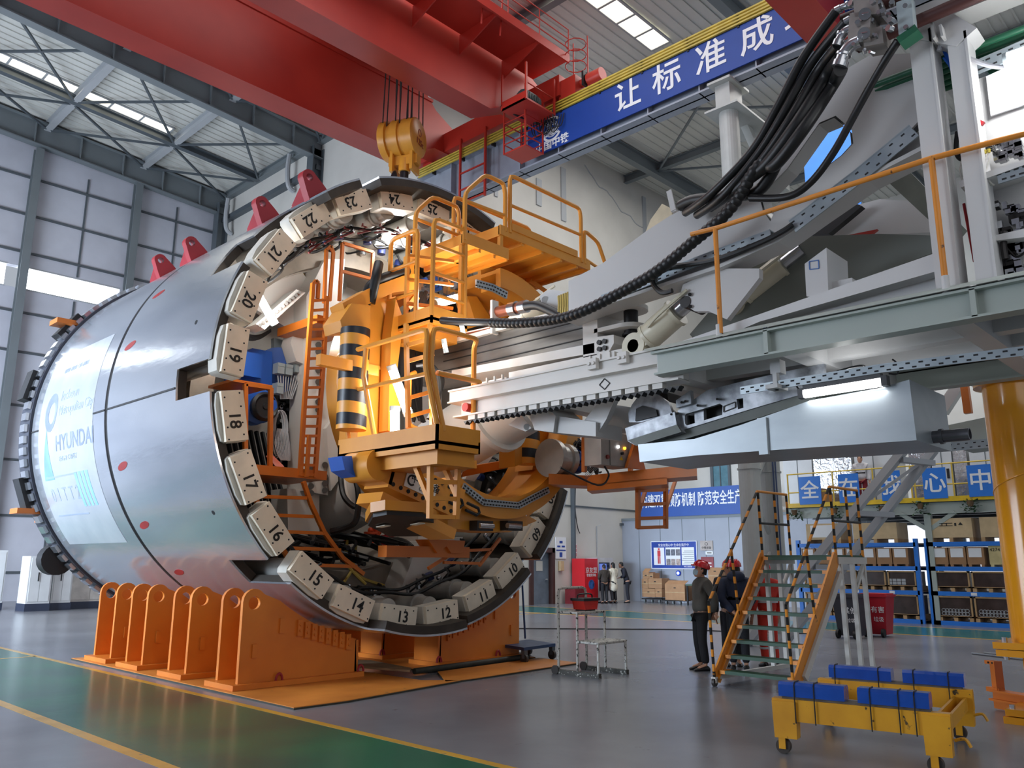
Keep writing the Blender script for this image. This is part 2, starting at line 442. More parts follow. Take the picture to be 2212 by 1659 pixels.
put('window_frame', M().box(35.85, 36.0, 19.7, 19.8, 4.9, 6.5).box(35.85, 36.0, 20.6, 20.75, 4.9, 6.5).box(35.85, 36.0, 19.7, 20.75, 6.4, 6.5).box(35.85, 36.0, 20.2, 20.24, 4.9, 6.5), m_steel_d, o)
# left side wall with its window band and big doorway
W = M(); W.box(-16.4, -16, -12, 14, 0, 5.5).box(-16.4, -16, 36, 40.9, 0, 5.5).box(-16.4, -16, 14, 36, 5.0, 5.5).box(-16.4, -16, -12, 14.4, 5.5, 9.5).box(-16.4, -16, -12, 40.9, 9.5, 24)
struct('wall_left', W, m_wall_g)
pn = M(); fr = M()
for k in range(5):
    y = 14.5 + k * 5.1; pn.box(-16.25, -16.2, y, y + 4.9, 5.6, 9.4); fr.box(-16.3, -16.0, y + 4.9, y + 5.1, 5.5, 9.5)
o = struct('window_8', pn, m_pane); put('window_frame', fr, m_steel, o)

o = struct('door_2', M().box(-16.3, -16.25, 14.1, 35.9, 0.05, 4.95), mat('sunlit_doorway', (226, 238, 255), .3, emit=9.0)); put('door_frame', M().box(-16.4, -15.95, 13.9, 14.1, 0, 5).box(-16.4, -15.95, 35.9, 36.1, 0, 5).box(-16.3, -16.2, 24.9, 25.1, 0, 5), m_steel, o)
# crane runway: plate girder on twin tube columns
BX = 19.25
mb = M(); y0, y1, zt, zb = -6, 23.2, 16.35, 14.75
mb.box(BX - .03, BX + .03, y0, y1, zb, zt).box(BX - .3, BX + .3, y0, y1, zt - .06, zt).box(BX - .3, BX + .3, y0, y1, zb, zb + .06)
for y in np.arange(-5, 23, 1.75): mb.box(BX - .28, BX + .28, y - .02, y + .02, zb, zt)
mb.box(BX - .06, BX + .06, y0, y1, zt, zt + .16)
trim(mb, mat('runway_grey', (150, 156, 168), 0.45, 0, 0.05))
mb = M(); mb.box(19.4, 19.9, -6, 23.2, 9.3, 9.36).box(19.6, 19.66, -6, 23.2, 8.5, 9.3).box(19.4, 19.9, -6, 23.2, 8.45, 8.52)
cl = M()
for y in (10.0, -4.2):
    for x in (19.2, 20.3):
        cl.cyl((x, y, 0.02), (x, y, 14.0 if x < 20 else 12.8), 0.27, 24); cl.cyl((x, y, 0), (x, y, .05), .45, 20)
        cl.cyl((x, y, 4.0), (x, y, 4.04), .3, 20)
    cl.box(18.75, 20.9, y - .5, y + .5, 13.9, 13.96).box(18.9, 19.6, y - .22, y + .22, 13.96, 14.75)
    cl.box(18.7, 19.8, y - .35, y + .35, 14.68, 14.75)
    z = 1.0; s = 0
    while z < 12:
        cl.cyl((19.2, y, z), (20.3, y, z + 1.2), .06, 8) if s == 0 else cl.cyl((20.3, y, z), (19.2, y, z + 1.2), .06, 8); z += 1.2; s = 1 - s
    cl.beam((19.6, y, 14.5), (21.6, y, 12.6), .22, .22).box(21.2, 21.9, y - .4, y + .4, 12.4, 14.2)
st_ = M()
for z in (5.4, 6.6, 7.6): st_.lathe((20.3, 10.0, z), (0, 0, 1), [(.272, 0), (.285, .01), (.285, .15), (.272, .16)], 24)
trim(st_, mat('strap_orange', (206, 120, 48), .4))
pp = M(); pp.cyl((20.0, 9.75, 0), (20.0, 9.75, 12), .025, 8).cyl((20.08, 9.72, 0), (20.08, 9.72, 12), .02, 8); trim(pp, mat('riser_blue', (60, 76, 110), .4))
trim(cl, mat('column_paint', (176, 178, 174), 0.35, 0, 0.05))
# ================================================================ OVERHEAD CRANE
m_red = mat('crane_red', (190, 56, 42), 0.4, 0, 0.06, 0.5, rgb2=(172, 44, 34))
m_black = mat('black_rubber', (24, 24, 26), 0.5)
m_dirty = mat('greasy_steel', (54, 52, 52), 0.45, 0.6)
m_yel = mat('machine_yellow', (226, 152, 44), 0.32, 0, 0.06, 1.2, rgb2=(212, 136, 36))
m_hook = mat('hook_yellow', (218, 150, 50), 0.35, 0, 0.08, 2.0)
crane = thing('overhead_crane', 'red double girder overhead travelling crane spanning the hall above the tunnelling machine', 'crane', (17, 19.5, 16.6))
def girder(y0, y1, name='girder'):
    mb = M(); x0, x1, zb, zt = -14, 16.9, 16.0, 19.1
    prof = [(x0, zb), (x1, zb), (18.3, 16.75), (19.6, 16.75), (19.6, 17.7), (18.4, 18.3), (17.6, zt), (x0, zt)]
    mb.prism([(x, y0 + .06, z) for x, z in prof], (0, y1 - y0 - .12, 0))
    for z in (zt,): mb.box(x0, 17.6, y0 - .1, y1 + .1, z, z + .05)
    fl = [(x0, zb - .04), (x1, zb - .04), (18.3, 16.71), (19.6, 16.71), (19.6, 16.75), (18.3, 16.75), (x1, zb), (x0, zb)]
    mb.prism([(x, y0, z) for x, z in fl], (0, y1 - y0, 0))
    mb.box(x0, 18.2, y0 + .01, y0 + .06, 18.55, 18.66).box(x0, 18.2, y1 - .06, y1 - .01, 18.55, 18.66)
    g = put(name, mb, m_red, crane); return g
girder(21.45, 22.4); girder(17.1, 18.0)
mb = M(); mb.box(18.8, 19.7, 15.8, 23.2, 16.75, 17.5).box(18.9, 19.6, 15.2, 15.9, 16.6, 17.3)
for y in (16.3, 22.6): mb.cyl((18.95, y, 16.78), (19.55, y, 16.78), .27, 20)
put('end_truck', mb, m_red, crane)
mb = M(); mb.cyl((19.25, 15.9, 17.1), (19.25, 14.9, 17.1), .14, 16).cyl((19.25, 14.9, 17.1), (19.25, 14.35, 17.1), .22, 16)
bf = put('buffer', mb, m_red, crane); put('buffer_clamp', M().box(18.98, 19.52, 14.92, 15.0, 16.85, 17.35), m_black, bf)
# walkway on the near girder, with drive motor, rails and stiffeners
mb = M(); mb.box(-14, 18.9, 15.45, 17.05, 17.9, 17.96).box(-14, 18.9, 15.42, 15.48, 17.8, 18.1)
for x in np.arange(-13, 18.5, 1.9): mb.prism([(x, 17.1, 17.9), (x, 15.5, 17.9), (x, 15.5, 17.8), (x, 17.1, 17.2)], (.04, 0, 0))
put('walkway', mb, m_red, crane)
mb = M()
for z in (18.35, 18.7, 19.05): mb.tube([(-14, 15.46, z), (18.9, 15.46, z)], .02, 6)
for x in np.arange(-13, 19, 1.45): mb.tube([(x, 15.46, 17.95), (x, 15.46, 19.05)], .02, 6)
mb.tube(catmull([(15.1, 15.7, 17.4), (15.1, 15.6, 18.9), (15.3, 15.55, 19.1), (15.8, 15.55, 19.1), (15.9, 15.6, 18.7), (15.9, 15.7, 17.4)], 4), .03, 6)
put('guard_rail', mb, m_red, crane)
mb = M(); mb.box(17.3, 18.7, 15.9, 17.0, 16.0, 16.06).box(17.3, 17.34, 15.9, 17.0, 16.0, 16.3)
for x in (17.32, 18.68):
    for y in (15.92, 16.98): mb.beam((x, y, 16.0), (x, y, 17.3), .06)
mb.tube([(17.3, 15.92, 16.6), (18.7, 15.92, 16.6)], .02, 6)
dp = put('drive_platform', mb, m_red, crane)
mb = M(); mb.cyl((17.6, 16.4, 16.4), (18.3, 16.4, 16.4), .26, 16).box(17.65, 18.25, 16.2, 16.6, 16.06, 16.3)
for x in np.arange(17.65, 18.2, .08): mb.cyl((x, 16.4, 16.4), (x + .03, 16.4, 16.4), .285, 16)
put('drive_motor', mb, mat('motor_green', (66, 84, 84), .4), dp)
def cage(px, y, x, z0, h, w, d, nm):            # hanging maintenance cage of round bar
    mb = M(); mb.box(x - w / 2, x + w / 2, y - d / 2, y + d / 2, z0, z0 + .05)
    for sx in (-1, 1):
        for sy in (-1, 1): mb.beam((x + sx * w / 2, y + sy * d / 2, z0), (x + sx * w / 2, y + sy * d / 2, z0 + h), .045)
    for z in (z0 + .35, z0 + .75, z0 + 1.1):
        for s in (-1, 1):
            mb.beam((x + s * w / 2, y - d / 2, z), (x + s * w / 2, y + d / 2, z), .03); mb.beam((x - w / 2, y + s * d / 2, z), (x + w / 2, y + s * d / 2, z), .03)
    put(nm, mb, m_red, crane)
cage(0, 16.85, 18.2, 14.75, 2.2, .85, .95, 'maintenance_cage')
mb = M(); a = V((18.45, 20.6, 0))
for y in (19.2, 20.5):
    mb.beam((18.75, y, 14.25), (18.75, y, 16.9), .07)
for z in (14.35, 14.85, 15.5): mb.beam((18.75, 19.2, z), (18.75, 20.5, z), .05)
put('hanging_ladder', mb, m_red, crane)
mb = M()                                         # access ladder hoops at the girder end
for z in (17.6, 18.0, 18.4): mb.tube([(18.95 + .35 * math.cos(t), 15.2 + .35 * math.sin(t), z) for t in np.linspace(0, 2 * math.pi, 13)], .018, 6)
for y in (14.9, 15.5): mb.tube([(19.2, y, 16.8), (19.2, y, 18.7)], .025, 6)
put('ladder_hoop', mb, m_red, crane)
mb = M()                                          # trolley machinery glimpsed between the girders
mb.box(13.4, 17.4, 18.05, 21.45, 19.2, 19.4).cyl((14, 19.75, 19.9), (17, 19.75, 19.9), .55, 18).box(12.6, 13.4, 18.3, 19.4, 19.2, 20.0)
put('trolley', mb, mat('trolley_dark', (62, 48, 46), .5), crane)
mb = M()
for x in (2, 3.2, 4.5, 6, 7.4): mb.box(x - .03, x + .03, 18.0, 18.5, 17.9, 18.1).box(x - .02, x + .02, 18.45, 18.5, 17.4, 18.1)
mb.tube([(-10, 18.5, 17.5), (8, 18.5, 17.5)], .05, 6)
put('festoon_rail', mb, m_dirty, crane)
mb = M()                                          # current collector with its cables
for k in range(5): mb.beam((18.7, 16.6 - k * .12, 15.9), (18.95, 16.6 - k * .12, 16.15), .05)
random.seed(3)
for k in range(9):
    y = 16.9 - k * .12; mb.tube(catmull([(18.6, y, 16.2), (18.6, y - .1, 15.7 - random.random() * .35), (18.75, y - .25, 15.6), (18.85, y - .3, 16.05)], 5), .018, 6)
mb.tube(catmull([(17.3, 17.0, 16.2), (17.9, 16.8, 16.0), (18.4, 16.8, 16.1), (18.7, 16.6, 15.95)], 5), .05, 8)
put('current_collector', mb, m_black, crane)

# hook block hanging between the girders
hk = V((15.55, 19.7, 14.55))
hb = thing('hook_block', 'yellow crane hook block marked 125t with a black double hook', 'hook', hk)
mb = M(); ax = V((.45, -.9, 0)).normalized()
Y = lambda u, v, w_: hk + ax * u + V((.9, .45, 0)).normalized() * v + zz * w_
mb.lathe(Y(-.75, 0, .75), ax, [(0.62, 0), (.66, .03), (.66, .25), (.58, .28), (.58, .42), (.66, .45), (.66, .7), (.6, .73), (.6, .8), (.66, .83), (.66, 1.2), (.58, 1.26)], 28)
for s in (-1, 1):
    mb.obox(Y(.35 * s, 0, .15), ax * .05, V((.9, .45, 0)).normalized() * .3, zz * .62)
put('sheave_housing', mb, m_hook, hb)
mb = M(); mb.cyl(Y(0, 0, .02), Y(0, 0, -.42), .2, 18).obox(Y(0, 0, -.05), ax * .5, V((.9, .45, 0)).normalized() * .16, zz * .16)
put('cross_head', mb, m_hook, hb)
mb = M(); vv = V((.9, .45, 0)).normalized()
mb.cyl(Y(0, 0, -.4), Y(0, 0, -1.0), .14, 16)
for s in (-1, 1):
    pts = [Y(0, 0, -.9), Y(0, .08 * s, -1.22), Y(0, .3 * s, -1.42), Y(0, .58 * s, -1.36), Y(0, .74 * s, -1.1), Y(0, .72 * s, -.82), Y(0, .66 * s, -.7)]
    c_ = catmull(pts, 6); k = len(c_)
    mb.tube(c_, [.15 + .03 * math.sin(i / k * 3.1) - .13 * max(0, i / k - .5) * 2 for i in range(k)], 12)
    mb.tube(catmull([Y(0, .12 * s, -.72), Y(0, .3 * s, -.86), Y(0, .6 * s, -.84)], 4), .02, 6)
put('double_hook', mb, mat('hook_black', (34, 34, 38), .4, .4), hb)
mb = text('125t', .3, Y(.52, 0, .62) , vv * -1, zz, .006) if False else text('125t', .3, Y(.53, 0, .55), vv, zz, .006)
put('load_marking', mb, mat('mark_red', (150, 50, 30), .5), hb)
mb = M(); mb.arc((0, 0), .1, .13, 0, .01, n=20)
mt = Matrix((vv, -ax, zz)).transposed().to_4x4(); mt.translation = Y(.52, 0, .9)
put('round_mark', mb.xf(mt), MATS['mark_red'], hb)
mb = M()
for u in (-.6, -.45, -.15, 0, .25, .4):
    for v_ in (-.5, .5): mb.cyl(Y(u, v_, .8), Y(u, v_ * .7, 4.7), .022, 6)
put('wire_rope', mb, m_dirty, hb)

# banner on the runway girder
def on_beam(u, v): return PX(u, v, BX - .32)
bn = thing('runway_banner', 'long blue banner with white Chinese characters along the crane runway girder', 'banner', (BX - .32, 10, 14.9))
put('banner_sheet', M().box(BX - .35, BX - .31, -6, 17.3, 14.98, 16.2), mat('banner_blue', (18, 64, 150), .5, 0, .03), bn)
m_white = mat('paint_white', (236, 238, 240), .5, 0, .02)
on_beam(1360, 225)
for ch, u, v in (('让', 1358, 222), ('标', 1442, 184), ('准', 1537, 134), ('成', 1636, 82), ('功', 1735, 45)):
    p = on_beam(u, v); put('character', text(ch, 1.02, (BX - .36, p.y, 15.62), (0, -1, 0), (0, 0, 1), .006, bold=.012), m_white, bn)
p = on_beam(1194, 330)
put('company_name', text('中国中铁', .36, (BX - .36, p.y, 15.17), (0, -1, 0), (0, 0, 1), .006, bold=.006), m_white, bn)
p = on_beam(1193, 282); mb = M(); c0 = V((BX - .36, p.y, 15.72))
mb2 = M(); mb2.arc((0, 0), .36, .44, 0, .012, 40, 330, n=40); mb2.arc((0, 0), .27, .285, 0, .012, n=30)
for q in (.1, .19): mb2.tube([(q * math.cos(t), 0, .28 * math.sin(t)) for t in np.linspace(0, 2 * math.pi, 25)], .007, 5)
for z in (-.14, 0, .14): mb2.box(-math.sqrt(.078 - z * z), math.sqrt(.078 - z * z), 0, .012, z - .006, z + .006)
mb2.box(-.006, .006, 0, .012, -.28, .28)
t_ = textmesh('CREC', .26, .006, bold=.008); t_.xf(Matrix(((1, 0, 0, 0), (0, 0, -1, -.01), (0, 1, 0, -.14), (0, 0, 0, 1)))); mb2._add(t_.v, t_.f)
mt = Matrix((V((0, -1, 0)), V((1, 0, 0)), V((0, 0, 1)))).transposed().to_4x4(); mt.translation = c0
put('company_emblem', mb2.xf(mt), m_white, bn)
# conductor rails above the banner
cr_ = thing('conductor_rails', 'four thin yellow conductor rails running along the top of the runway girder', 'rail', (BX - .3, 8, 16.3))
for k in range(4):
    put('rail', M().box(BX - .42 - .0, BX - .36, -6, 23.0, 16.22 + k * .1, 16.27 + k * .1), mat('rail_yellow', (206, 182, 74), .4), cr_)
mb = M()
for y in np.arange(-5, 23, 1.6): mb.box(BX - .38, BX - .2, y - .03, y + .03, 16.15, 16.62)
put('bracket', mb, m_dirty, cr_)
# ================================================================ TUNNELLING MACHINE SHIELD
SX, SZ, SR = 8.6, 4.25, 3.65
SC = (SX, SZ)
m_skin = mat('brushed_silver_paint', (200, 203, 208), 0.2, 0.72, 0.10, 1.1, 0.22, 5.0, stretch=(1, 0.3, 1), rgb2=(178, 182, 190))
m_rimin = mat('rusty_primer', (62, 55, 48), 0.6, 0.1, 0.2, 3.0)
m_cream = mat('cream_pad', (238, 226, 204), 0.5, 0, 0.06, 4.0)
m_padw = mat('pad_white', (204, 198, 186), 0.5, 0, 0.08, 3.0)
m_jack = mat('jack_cylinder_grey', (168, 166, 160), 0.3, 0.3, 0.1, 3.0)
m_ink = mat('stencil_black', (28, 28, 28), 0.6)
m_inner = mat('shield_inner_white', (190, 184, 174), 0.5, 0, 0.12, 1.2)
m_white_p = mat('white_machine_paint', (214, 210, 204), 0.38, 0, 0.05, 1.0)
m_orange = mat('access_orange', (204, 112, 36), 0.4, 0, 0.08, 2.0)
m_blue = mat('motor_blue', (28, 84, 172), 0.35, 0, 0.08, 2.0)
m_chrome = mat('bright_steel', (190, 192, 196), 0.2, 0.9)
m_lugred = mat('lug_red', (158, 40, 48), 0.4, 0, 0.08, 2.0)
m_plugred = mat('plug_red', (150, 44, 44), 0.5, 0, 0.1, 4.0)
m_hose = mat('hose_black', (18, 18, 20), 0.45)
m_grey_box = mat('terminal_box_grey', (160, 172, 176), 0.4)
m_green_p = mat('pipe_green', (30, 92, 66), 0.4)
m_gauge = mat('gauge_white', (240, 240, 236), 0.3, 0, 0.01)
m_brass = mat('brass', (178, 150, 90), 0.3, 0.8)
m_lamp = mat('tube_lamp', (255, 255, 252), 0.3, emit=22.0)

shield = thing('tunnel_shield', 'huge silver cylindrical tunnel shield with a ring of numbered cream pads at its open end', 'tunnel machine', (SX, 14, 0.6))
def ring_pt(th, r, y): a = R(th); return V((SX + r * math.cos(a), y, SZ + r * math.sin(a)))
mb = M()
segs = [(-20, 70, 10.1), (70, 112, 9.8), (112, 119, 10.5), (119, 130, 9.75), (130, 143, 10.75), (143, 154.5, 11.25), (154.5, 178.5, 10.3), (178.5, 185.6, 11.25), (185.6, 224, 10.25), (224, 231.5, 11.3), (231.5, 255, 10.22), (255, 281, 9.8), (281, 284, 10.3), (284, 311, 9.98), (311, 316.5, 10.4), (316.5, 340, 9.98)]
for a0, a1, y in segs: mb.arc(SC, SR - .03, SR, y, 11.36, a0, a1, max(2, int((a1 - a0) / 2)))
mb.arc(SC, SR - .07, SR, 11.36, 13.69, n=180)
put('tail_skin', mb, m_skin, shield)
mb = M(); mb.arc(SC, SR - .07, SR, 13.81, 17.35, n=180)
put('front_skin', mb, m_skin, shield)
mb = M(); mb.arc(SC, SR - .16, SR - .02, 13.68, 13.82, n=120)
for y0, y1 in ((11.26, 13.7), (13.8, 14.28), (16.95, 17.35)): mb.prism([ring_pt(182.5, SR + .004, y0), ring_pt(182.9, SR + .004, y0), ring_pt(182.9, SR + .004, y1), ring_pt(182.5, SR + .004, y1)], ring_pt(182.7, .01, 0) - V((SX, 0, SZ)))
put('joint_seam', mb, m_black, shield)
mb = M()
for a0, a1, y in segs: mb.arc(SC, SR - .15, SR - .031, y - .004, 12.6, a0 + .05, a1 - .05, max(2, int((a1 - a0) / 3)))
put('tail_lining', mb, m_rimin, shield)
for th in (150.8, 166.9, 197.6, 213.2, 228.3, 243.5):
    mb = M(); mb.prism([ring_pt(th + .95 * math.sin(q) + .5 * math.cos(q), SR + .004, 13.27 + .19 * math.cos(q)) for q in np.linspace(0, 6.283, 25)[:-1]], (ring_pt(th, .03, 0) - V((SX, 0, SZ))) * -1); put('access_plug', mb, m_plugred, shield)
mb = M()
for th, y in ((168.2, 10.95), (211.3, 10.9)): mb.cyl(ring_pt(th, SR - .02, y), ring_pt(th, SR + .004, y), .035, 10)
put('grease_port', mb, m_dark, shield)
# lifting lugs
for y in (15.4, 14.1, 11.62, 10.25):
    a = R(127); e = V((math.cos(a), 0, math.sin(a))); t = V((-math.sin(a), 0, math.cos(a))); b = ring_pt(127, SR - .02, y); yv = V((0, 1, 0))
    outer = [b - t * .2, b - t * .17 + e * .14] + [b + e * .3 + (t * math.cos(q) + e * math.sin(q)) * .125 for q in np.linspace(math.pi, 0, 9)] + [b + t * .17 + e * .14, b + t * .2]
    hole = [b + e * .3 + (t * math.cos(q) + e * math.sin(q)) * .06 for q in np.linspace(0, 2 * math.pi, 13)[:-1]]
    mb = M(); mb.holed([p - yv * .07 for p in outer], [[p - yv * .07 for p in hole]], (0, .14, 0))
    for s_ in (-.12, .1): mb.prism([b + t * s_ + yv * .07, b + t * s_ + yv * .48, b + t * s_ + e * .05 + yv * .48, b + t * s_ + e * .24 + yv * .07], t * .03)
    mb.prism([b - t * .14 + yv * -.1, b + t * .14 + yv * -.1, b + t * .14 + yv * .5, b - t * .14 + yv * .5], e * .03)
    put('lifting_lug', mb, m_lugred, shield)
# faded sticker with owner lettering on the front skin
def wrap(mb, y0, th0, r):            # flat lettering (x right, y up) laid on the cylinder: right = -y, up = decreasing angle
    import bmesh
    bm = bmesh.new(); vs_ = [bm.verts.new(v) for v in mb.v]
    for f_ in mb.f:
        try: bm.faces.new([vs_[i] for i in f_])
        except ValueError: pass
    ys = [v[1] for v in mb.v]
    for yy in np.arange(min(ys) + .05, max(ys), .06):
        bmesh.ops.bisect_plane(bm, geom=bm.verts[:] + bm.edges[:] + bm.faces[:], plane_co=(0, yy, 0), plane_no=(0, 1, 0))
    bm.verts.index_update(); mb.v = [tuple(v.co) for v in bm.verts]; mb.f = [tuple(v.index for v in f_.verts) for f_ in bm.faces]; bm.free()
    for i, (x, y, z) in enumerate(mb.v):
        a = R(th0) - y / SR; rr = r + z
        mb.v[i] = (SX + rr * math.cos(a), y0 - x, SZ + rr * math.sin(a))
    return mb
mb = M(); mb.arc(SC, SR + .001, SR + .004, 14.3, 16.95, 160, 218, 40)
stk = put('sticker', mb, mat('sticker_film', (200, 203, 208), 0.26, 0.45, 0.05, 2.0, rgb2=(190, 194, 200)), shield)
stk['label'] = 'faded white sticker with pale lettering'
m_fade = mat('faded_print', (164, 174, 190), .4, .3, .05); m_fade2 = mat('faded_print_dark', (142, 152, 172), .4, .3)
RR = SR + .005
put('lettering', wrap(textmesh('Incheon', .27, .002, 'LEFT'), 15.95, 174.7, RR), m_fade, stk)
put('lettering', wrap(textmesh('Metropolitan City', .25, .002, 'LEFT', .9), 15.95, 179.0, RR), m_fade, stk)
mb = M(); k = 26
ro = [V((.3 * math.cos(q), .36 * math.sin(q), 0)) for q in np.linspace(0, 2 * math.pi, k + 1)[:-1]]; ri = [V((.05 + .17 * math.cos(q), -.02 + .2 * math.sin(q), 0)) for q in np.linspace(0, 2 * math.pi, k + 1)[:-1]]
mb.holed(ro, [ri], (0, 0, .002)); put('swirl_emblem', wrap(mb, 16.35, 178.5, RR), m_fade2, stk)
put('lettering', wrap(textmesh('HYUNDAI', .4, .002, 'LEFT', 1.0, .004), 16.05, 188.2, RR), m_fade2, stk)
put('lettering', wrap(textmesh('ENG & CONST', .13, .002, 'LEFT'), 15.9, 192.5, RR), m_fade, stk)
mb = M(); mb.prism([(-.28, -.5, 0), (.22, -.5, 0), (0, .42, 0)], (0, 0, .002)); put('triangle_emblem', wrap(mb, 16.5, 190.0, RR), mat('faded_green', (120, 158, 160), .5), stk)
mb = M()
for x in np.linspace(-.25, .25, 4): mb.prism([(x - .07, .3, 0), (x + .05, .3, 0), (x + .1, -.32, 0), (x + .0, -.32, 0)], (0, 0, .002))
put('striped_emblem', wrap(mb, 15.0, 201.5, RR), mat('faded_teal', (140, 186, 204), .5), stk)
put('lettering', wrap(textmesh('0 1 T T 2', .36, .002, 'CENTER'), 15.95, 202.5, RR), m_fade, stk)
mb = M(); mb.box(-.75, .75, .33, .36, 0, .002).box(-.75, .75, -.4, -.37, 0, .002); put('rule_line', wrap(mb, 15.95, 202.5, RR), m_fade, stk)
put('lettering', wrap(textmesh('0000 0000 120-0000', .14, .002, 'LEFT'), 16.2, 166.5, RR), m_fade, stk)

# cutting head at the far end
mb = M(); mb.arc(SC, 2.9, 3.70, 17.36, 17.95, n=96); mb.arc(SC, 0, 3.0, 17.6, 17.95, n=48)
ch = put('cutting_head', mb, mat('cutter_dark', (64, 66, 76), .5, .4), shield)
mb = M()
for a in np.arange(120, 262, 3.4): 
    p = ring_pt(a, 3.72, 17.55); e = ring_pt(a, 1, 0) - V((SX, 0, SZ)); mb.obox(p, e * .05, V((0, .13, 0)), V((-e.z, 0, e.x)) * .07)
put('cutter_bit', mb, m_chrome, ch)
for a in (146, 168, 200): 
    mb = M(); p = ring_pt(a, 3.76, 17.75); e = ring_pt(a, 1, 0) - V((SX, 0, SZ)); mb.obox(p, e * .08, V((0, .18, 0)), V((-e.z, 0, e.x)) * .3); put('gauge_cutter', mb, m_black, ch)
p = ring_pt(222, 3.78, 17.7); put('disc_cutter', M().cyl(p, p + V((0, .3, 0)), .3, 18), m_black, ch)
for u, v in ((155, 700), (72, 1105)):
    p = PY(u, v, 17.6); mb = M(); mb.box(p.x - .32, p.x + .35, 17.45, 17.9, p.z - .05, p.z + .05).box(p.x + .1, p.x + .4, 17.5, 17.8, p.z - .2, p.z - .05)
    put('transport_bracket', mb, m_orange, shield)

# ring of numbered pads on the thrust jacks
TH = {20: 162.3, 19: 176, 18: 191.2, 17: 205.4, 16: 218.8, 15: 234, 14: 248.2, 13: 262.9, 12: 277.7, 11: 292.7, 10: 306.6, 9: 321.5, 8: 335.1, 21: 148.1, 22: 133.1, 23: 118.2, 24: 102.6, 25: 88.6, 26: 74.3, 7: 350, 27: 60, 6: 4}
for k, th in sorted(TH.items()):
    a = R(th); e = V((math.cos(a), 0, math.sin(a))); t = V((-math.sin(a), 0, math.cos(a))); yv = V((0, 1, 0)); c = V((SX, 0, SZ)) + e * 3.41
    y0 = 10.12
    mb = M(); mb.cyl(c - e * .12 + yv * (y0 + .3), c - e * .12 + yv * 12.7, .165, 20).cyl(c - e * .12 + yv * (y0 + .55), c - e * .12 + yv * (y0 + .62), .2, 20)
    jk = put('thrust_jack', mb, m_jack, shield)
    mb = M(); prof = [(-.35, -.19), (.35, -.19), (.35, .11), (.32, .16), (.17, .19), (-.17, .19), (-.32, .16), (-.35, .11)]
    mb.prism([c + t * x + e * r_ + yv * (y0 + .07) for x, r_ in prof], yv * .24)
    put('pad_shoe', mb, m_padw, jk)
    mb = M(); prof = [(-.335, -.19), (.335, -.19), (.335, .13), (-.335, .13)]
    mb.prism([c + t * x + e * r_ + yv * y0 for x, r_ in prof], yv * .08)
    pf = put('pad_face', mb, m_cream, jk)
    mb = M()
    for x in (-.28, -.1, .12, .28):
        for r_ in (-.13, .09): mb.cyl(c + t * (x + .05 * (r_ > 0) - .02) + e * r_ + yv * (y0 - .004), c + t * (x + .05 * (r_ > 0) - .02) + e * r_ + yv * (y0 + .01), .013, 6)
    put('bolt_hole', mb, m_dark, jk)
    if k >= 8:
        up = -e; rt = up.cross(V((0, -1, 0)))
        put('number', text('%02d' % k, .23, c - e * .02 + rt * .06 + yv * (y0 - .004), rt, up, .002, bold=.004), m_ink, jk)
# fittings between the jacks: hoses, elbows and small valves
mb = M(); mc = M(); mh = M(); random.seed(11)
for th in np.arange(62, 350, 5.0):
    if 150 < th < 212: continue
    y = random.uniform(10.7, 11.9); p = ring_pt(th, 3.14, y)
    e = ring_pt(th, 1, 0) - V((SX, 0, SZ))
    mc.cyl(p, p - e * random.uniform(.05, .16), random.uniform(.03, .06), 8); mc.sph(p - e * .1, .05, 8, 5)
    a2 = th + random.uniform(4, 9)
    mh.tube(catmull([p, ring_pt(th + 2, 3.02, y - .15), ring_pt(a2 - 2, 2.98, y + .1), ring_pt(a2, 3.12, y + .15)], 4), random.uniform(.016, .028), 6)
    if random.random() < .6: mb.cyl(ring_pt(th + 1, 3.1, y + .3), ring_pt(th + 1, 2.98, y + .3), .075, 12)
put('jack_valve', mb, mat('cap_navy', (30, 42, 92), .4), shield); put('pipe_fitting', mc, m_chrome, shield)
o = put('hydraulic_hose', mh, m_hose, shield); o['kind'] = 'stuff'
for r_, y in ((3.06, 10.75), (3.0, 11.15)):
    put('ring_main_hose', M().tube([ring_pt(a, r_ + .03 * math.sin(a * .4), y) for a in np.arange(60, 152, 2.5)], .028, 8), m_hose, shield)
    put('ring_main_hose', M().tube([ring_pt(a, r_ + .03 * math.sin(a * .3), y) for a in np.arange(216, 345, 2.5)], .028, 8), m_hose, shield)
mb = M()
for i, th in enumerate(np.arange(68, 135, 7)): mb.tube([ring_pt(th + q * .6 * (1 if q % 2 else -1), 3.1 - q * .03, 10.6) for q in range(6)], .018, 5)
put('red_chain', mb, mat('chain_maroon', (120, 40, 40), .5), shield)

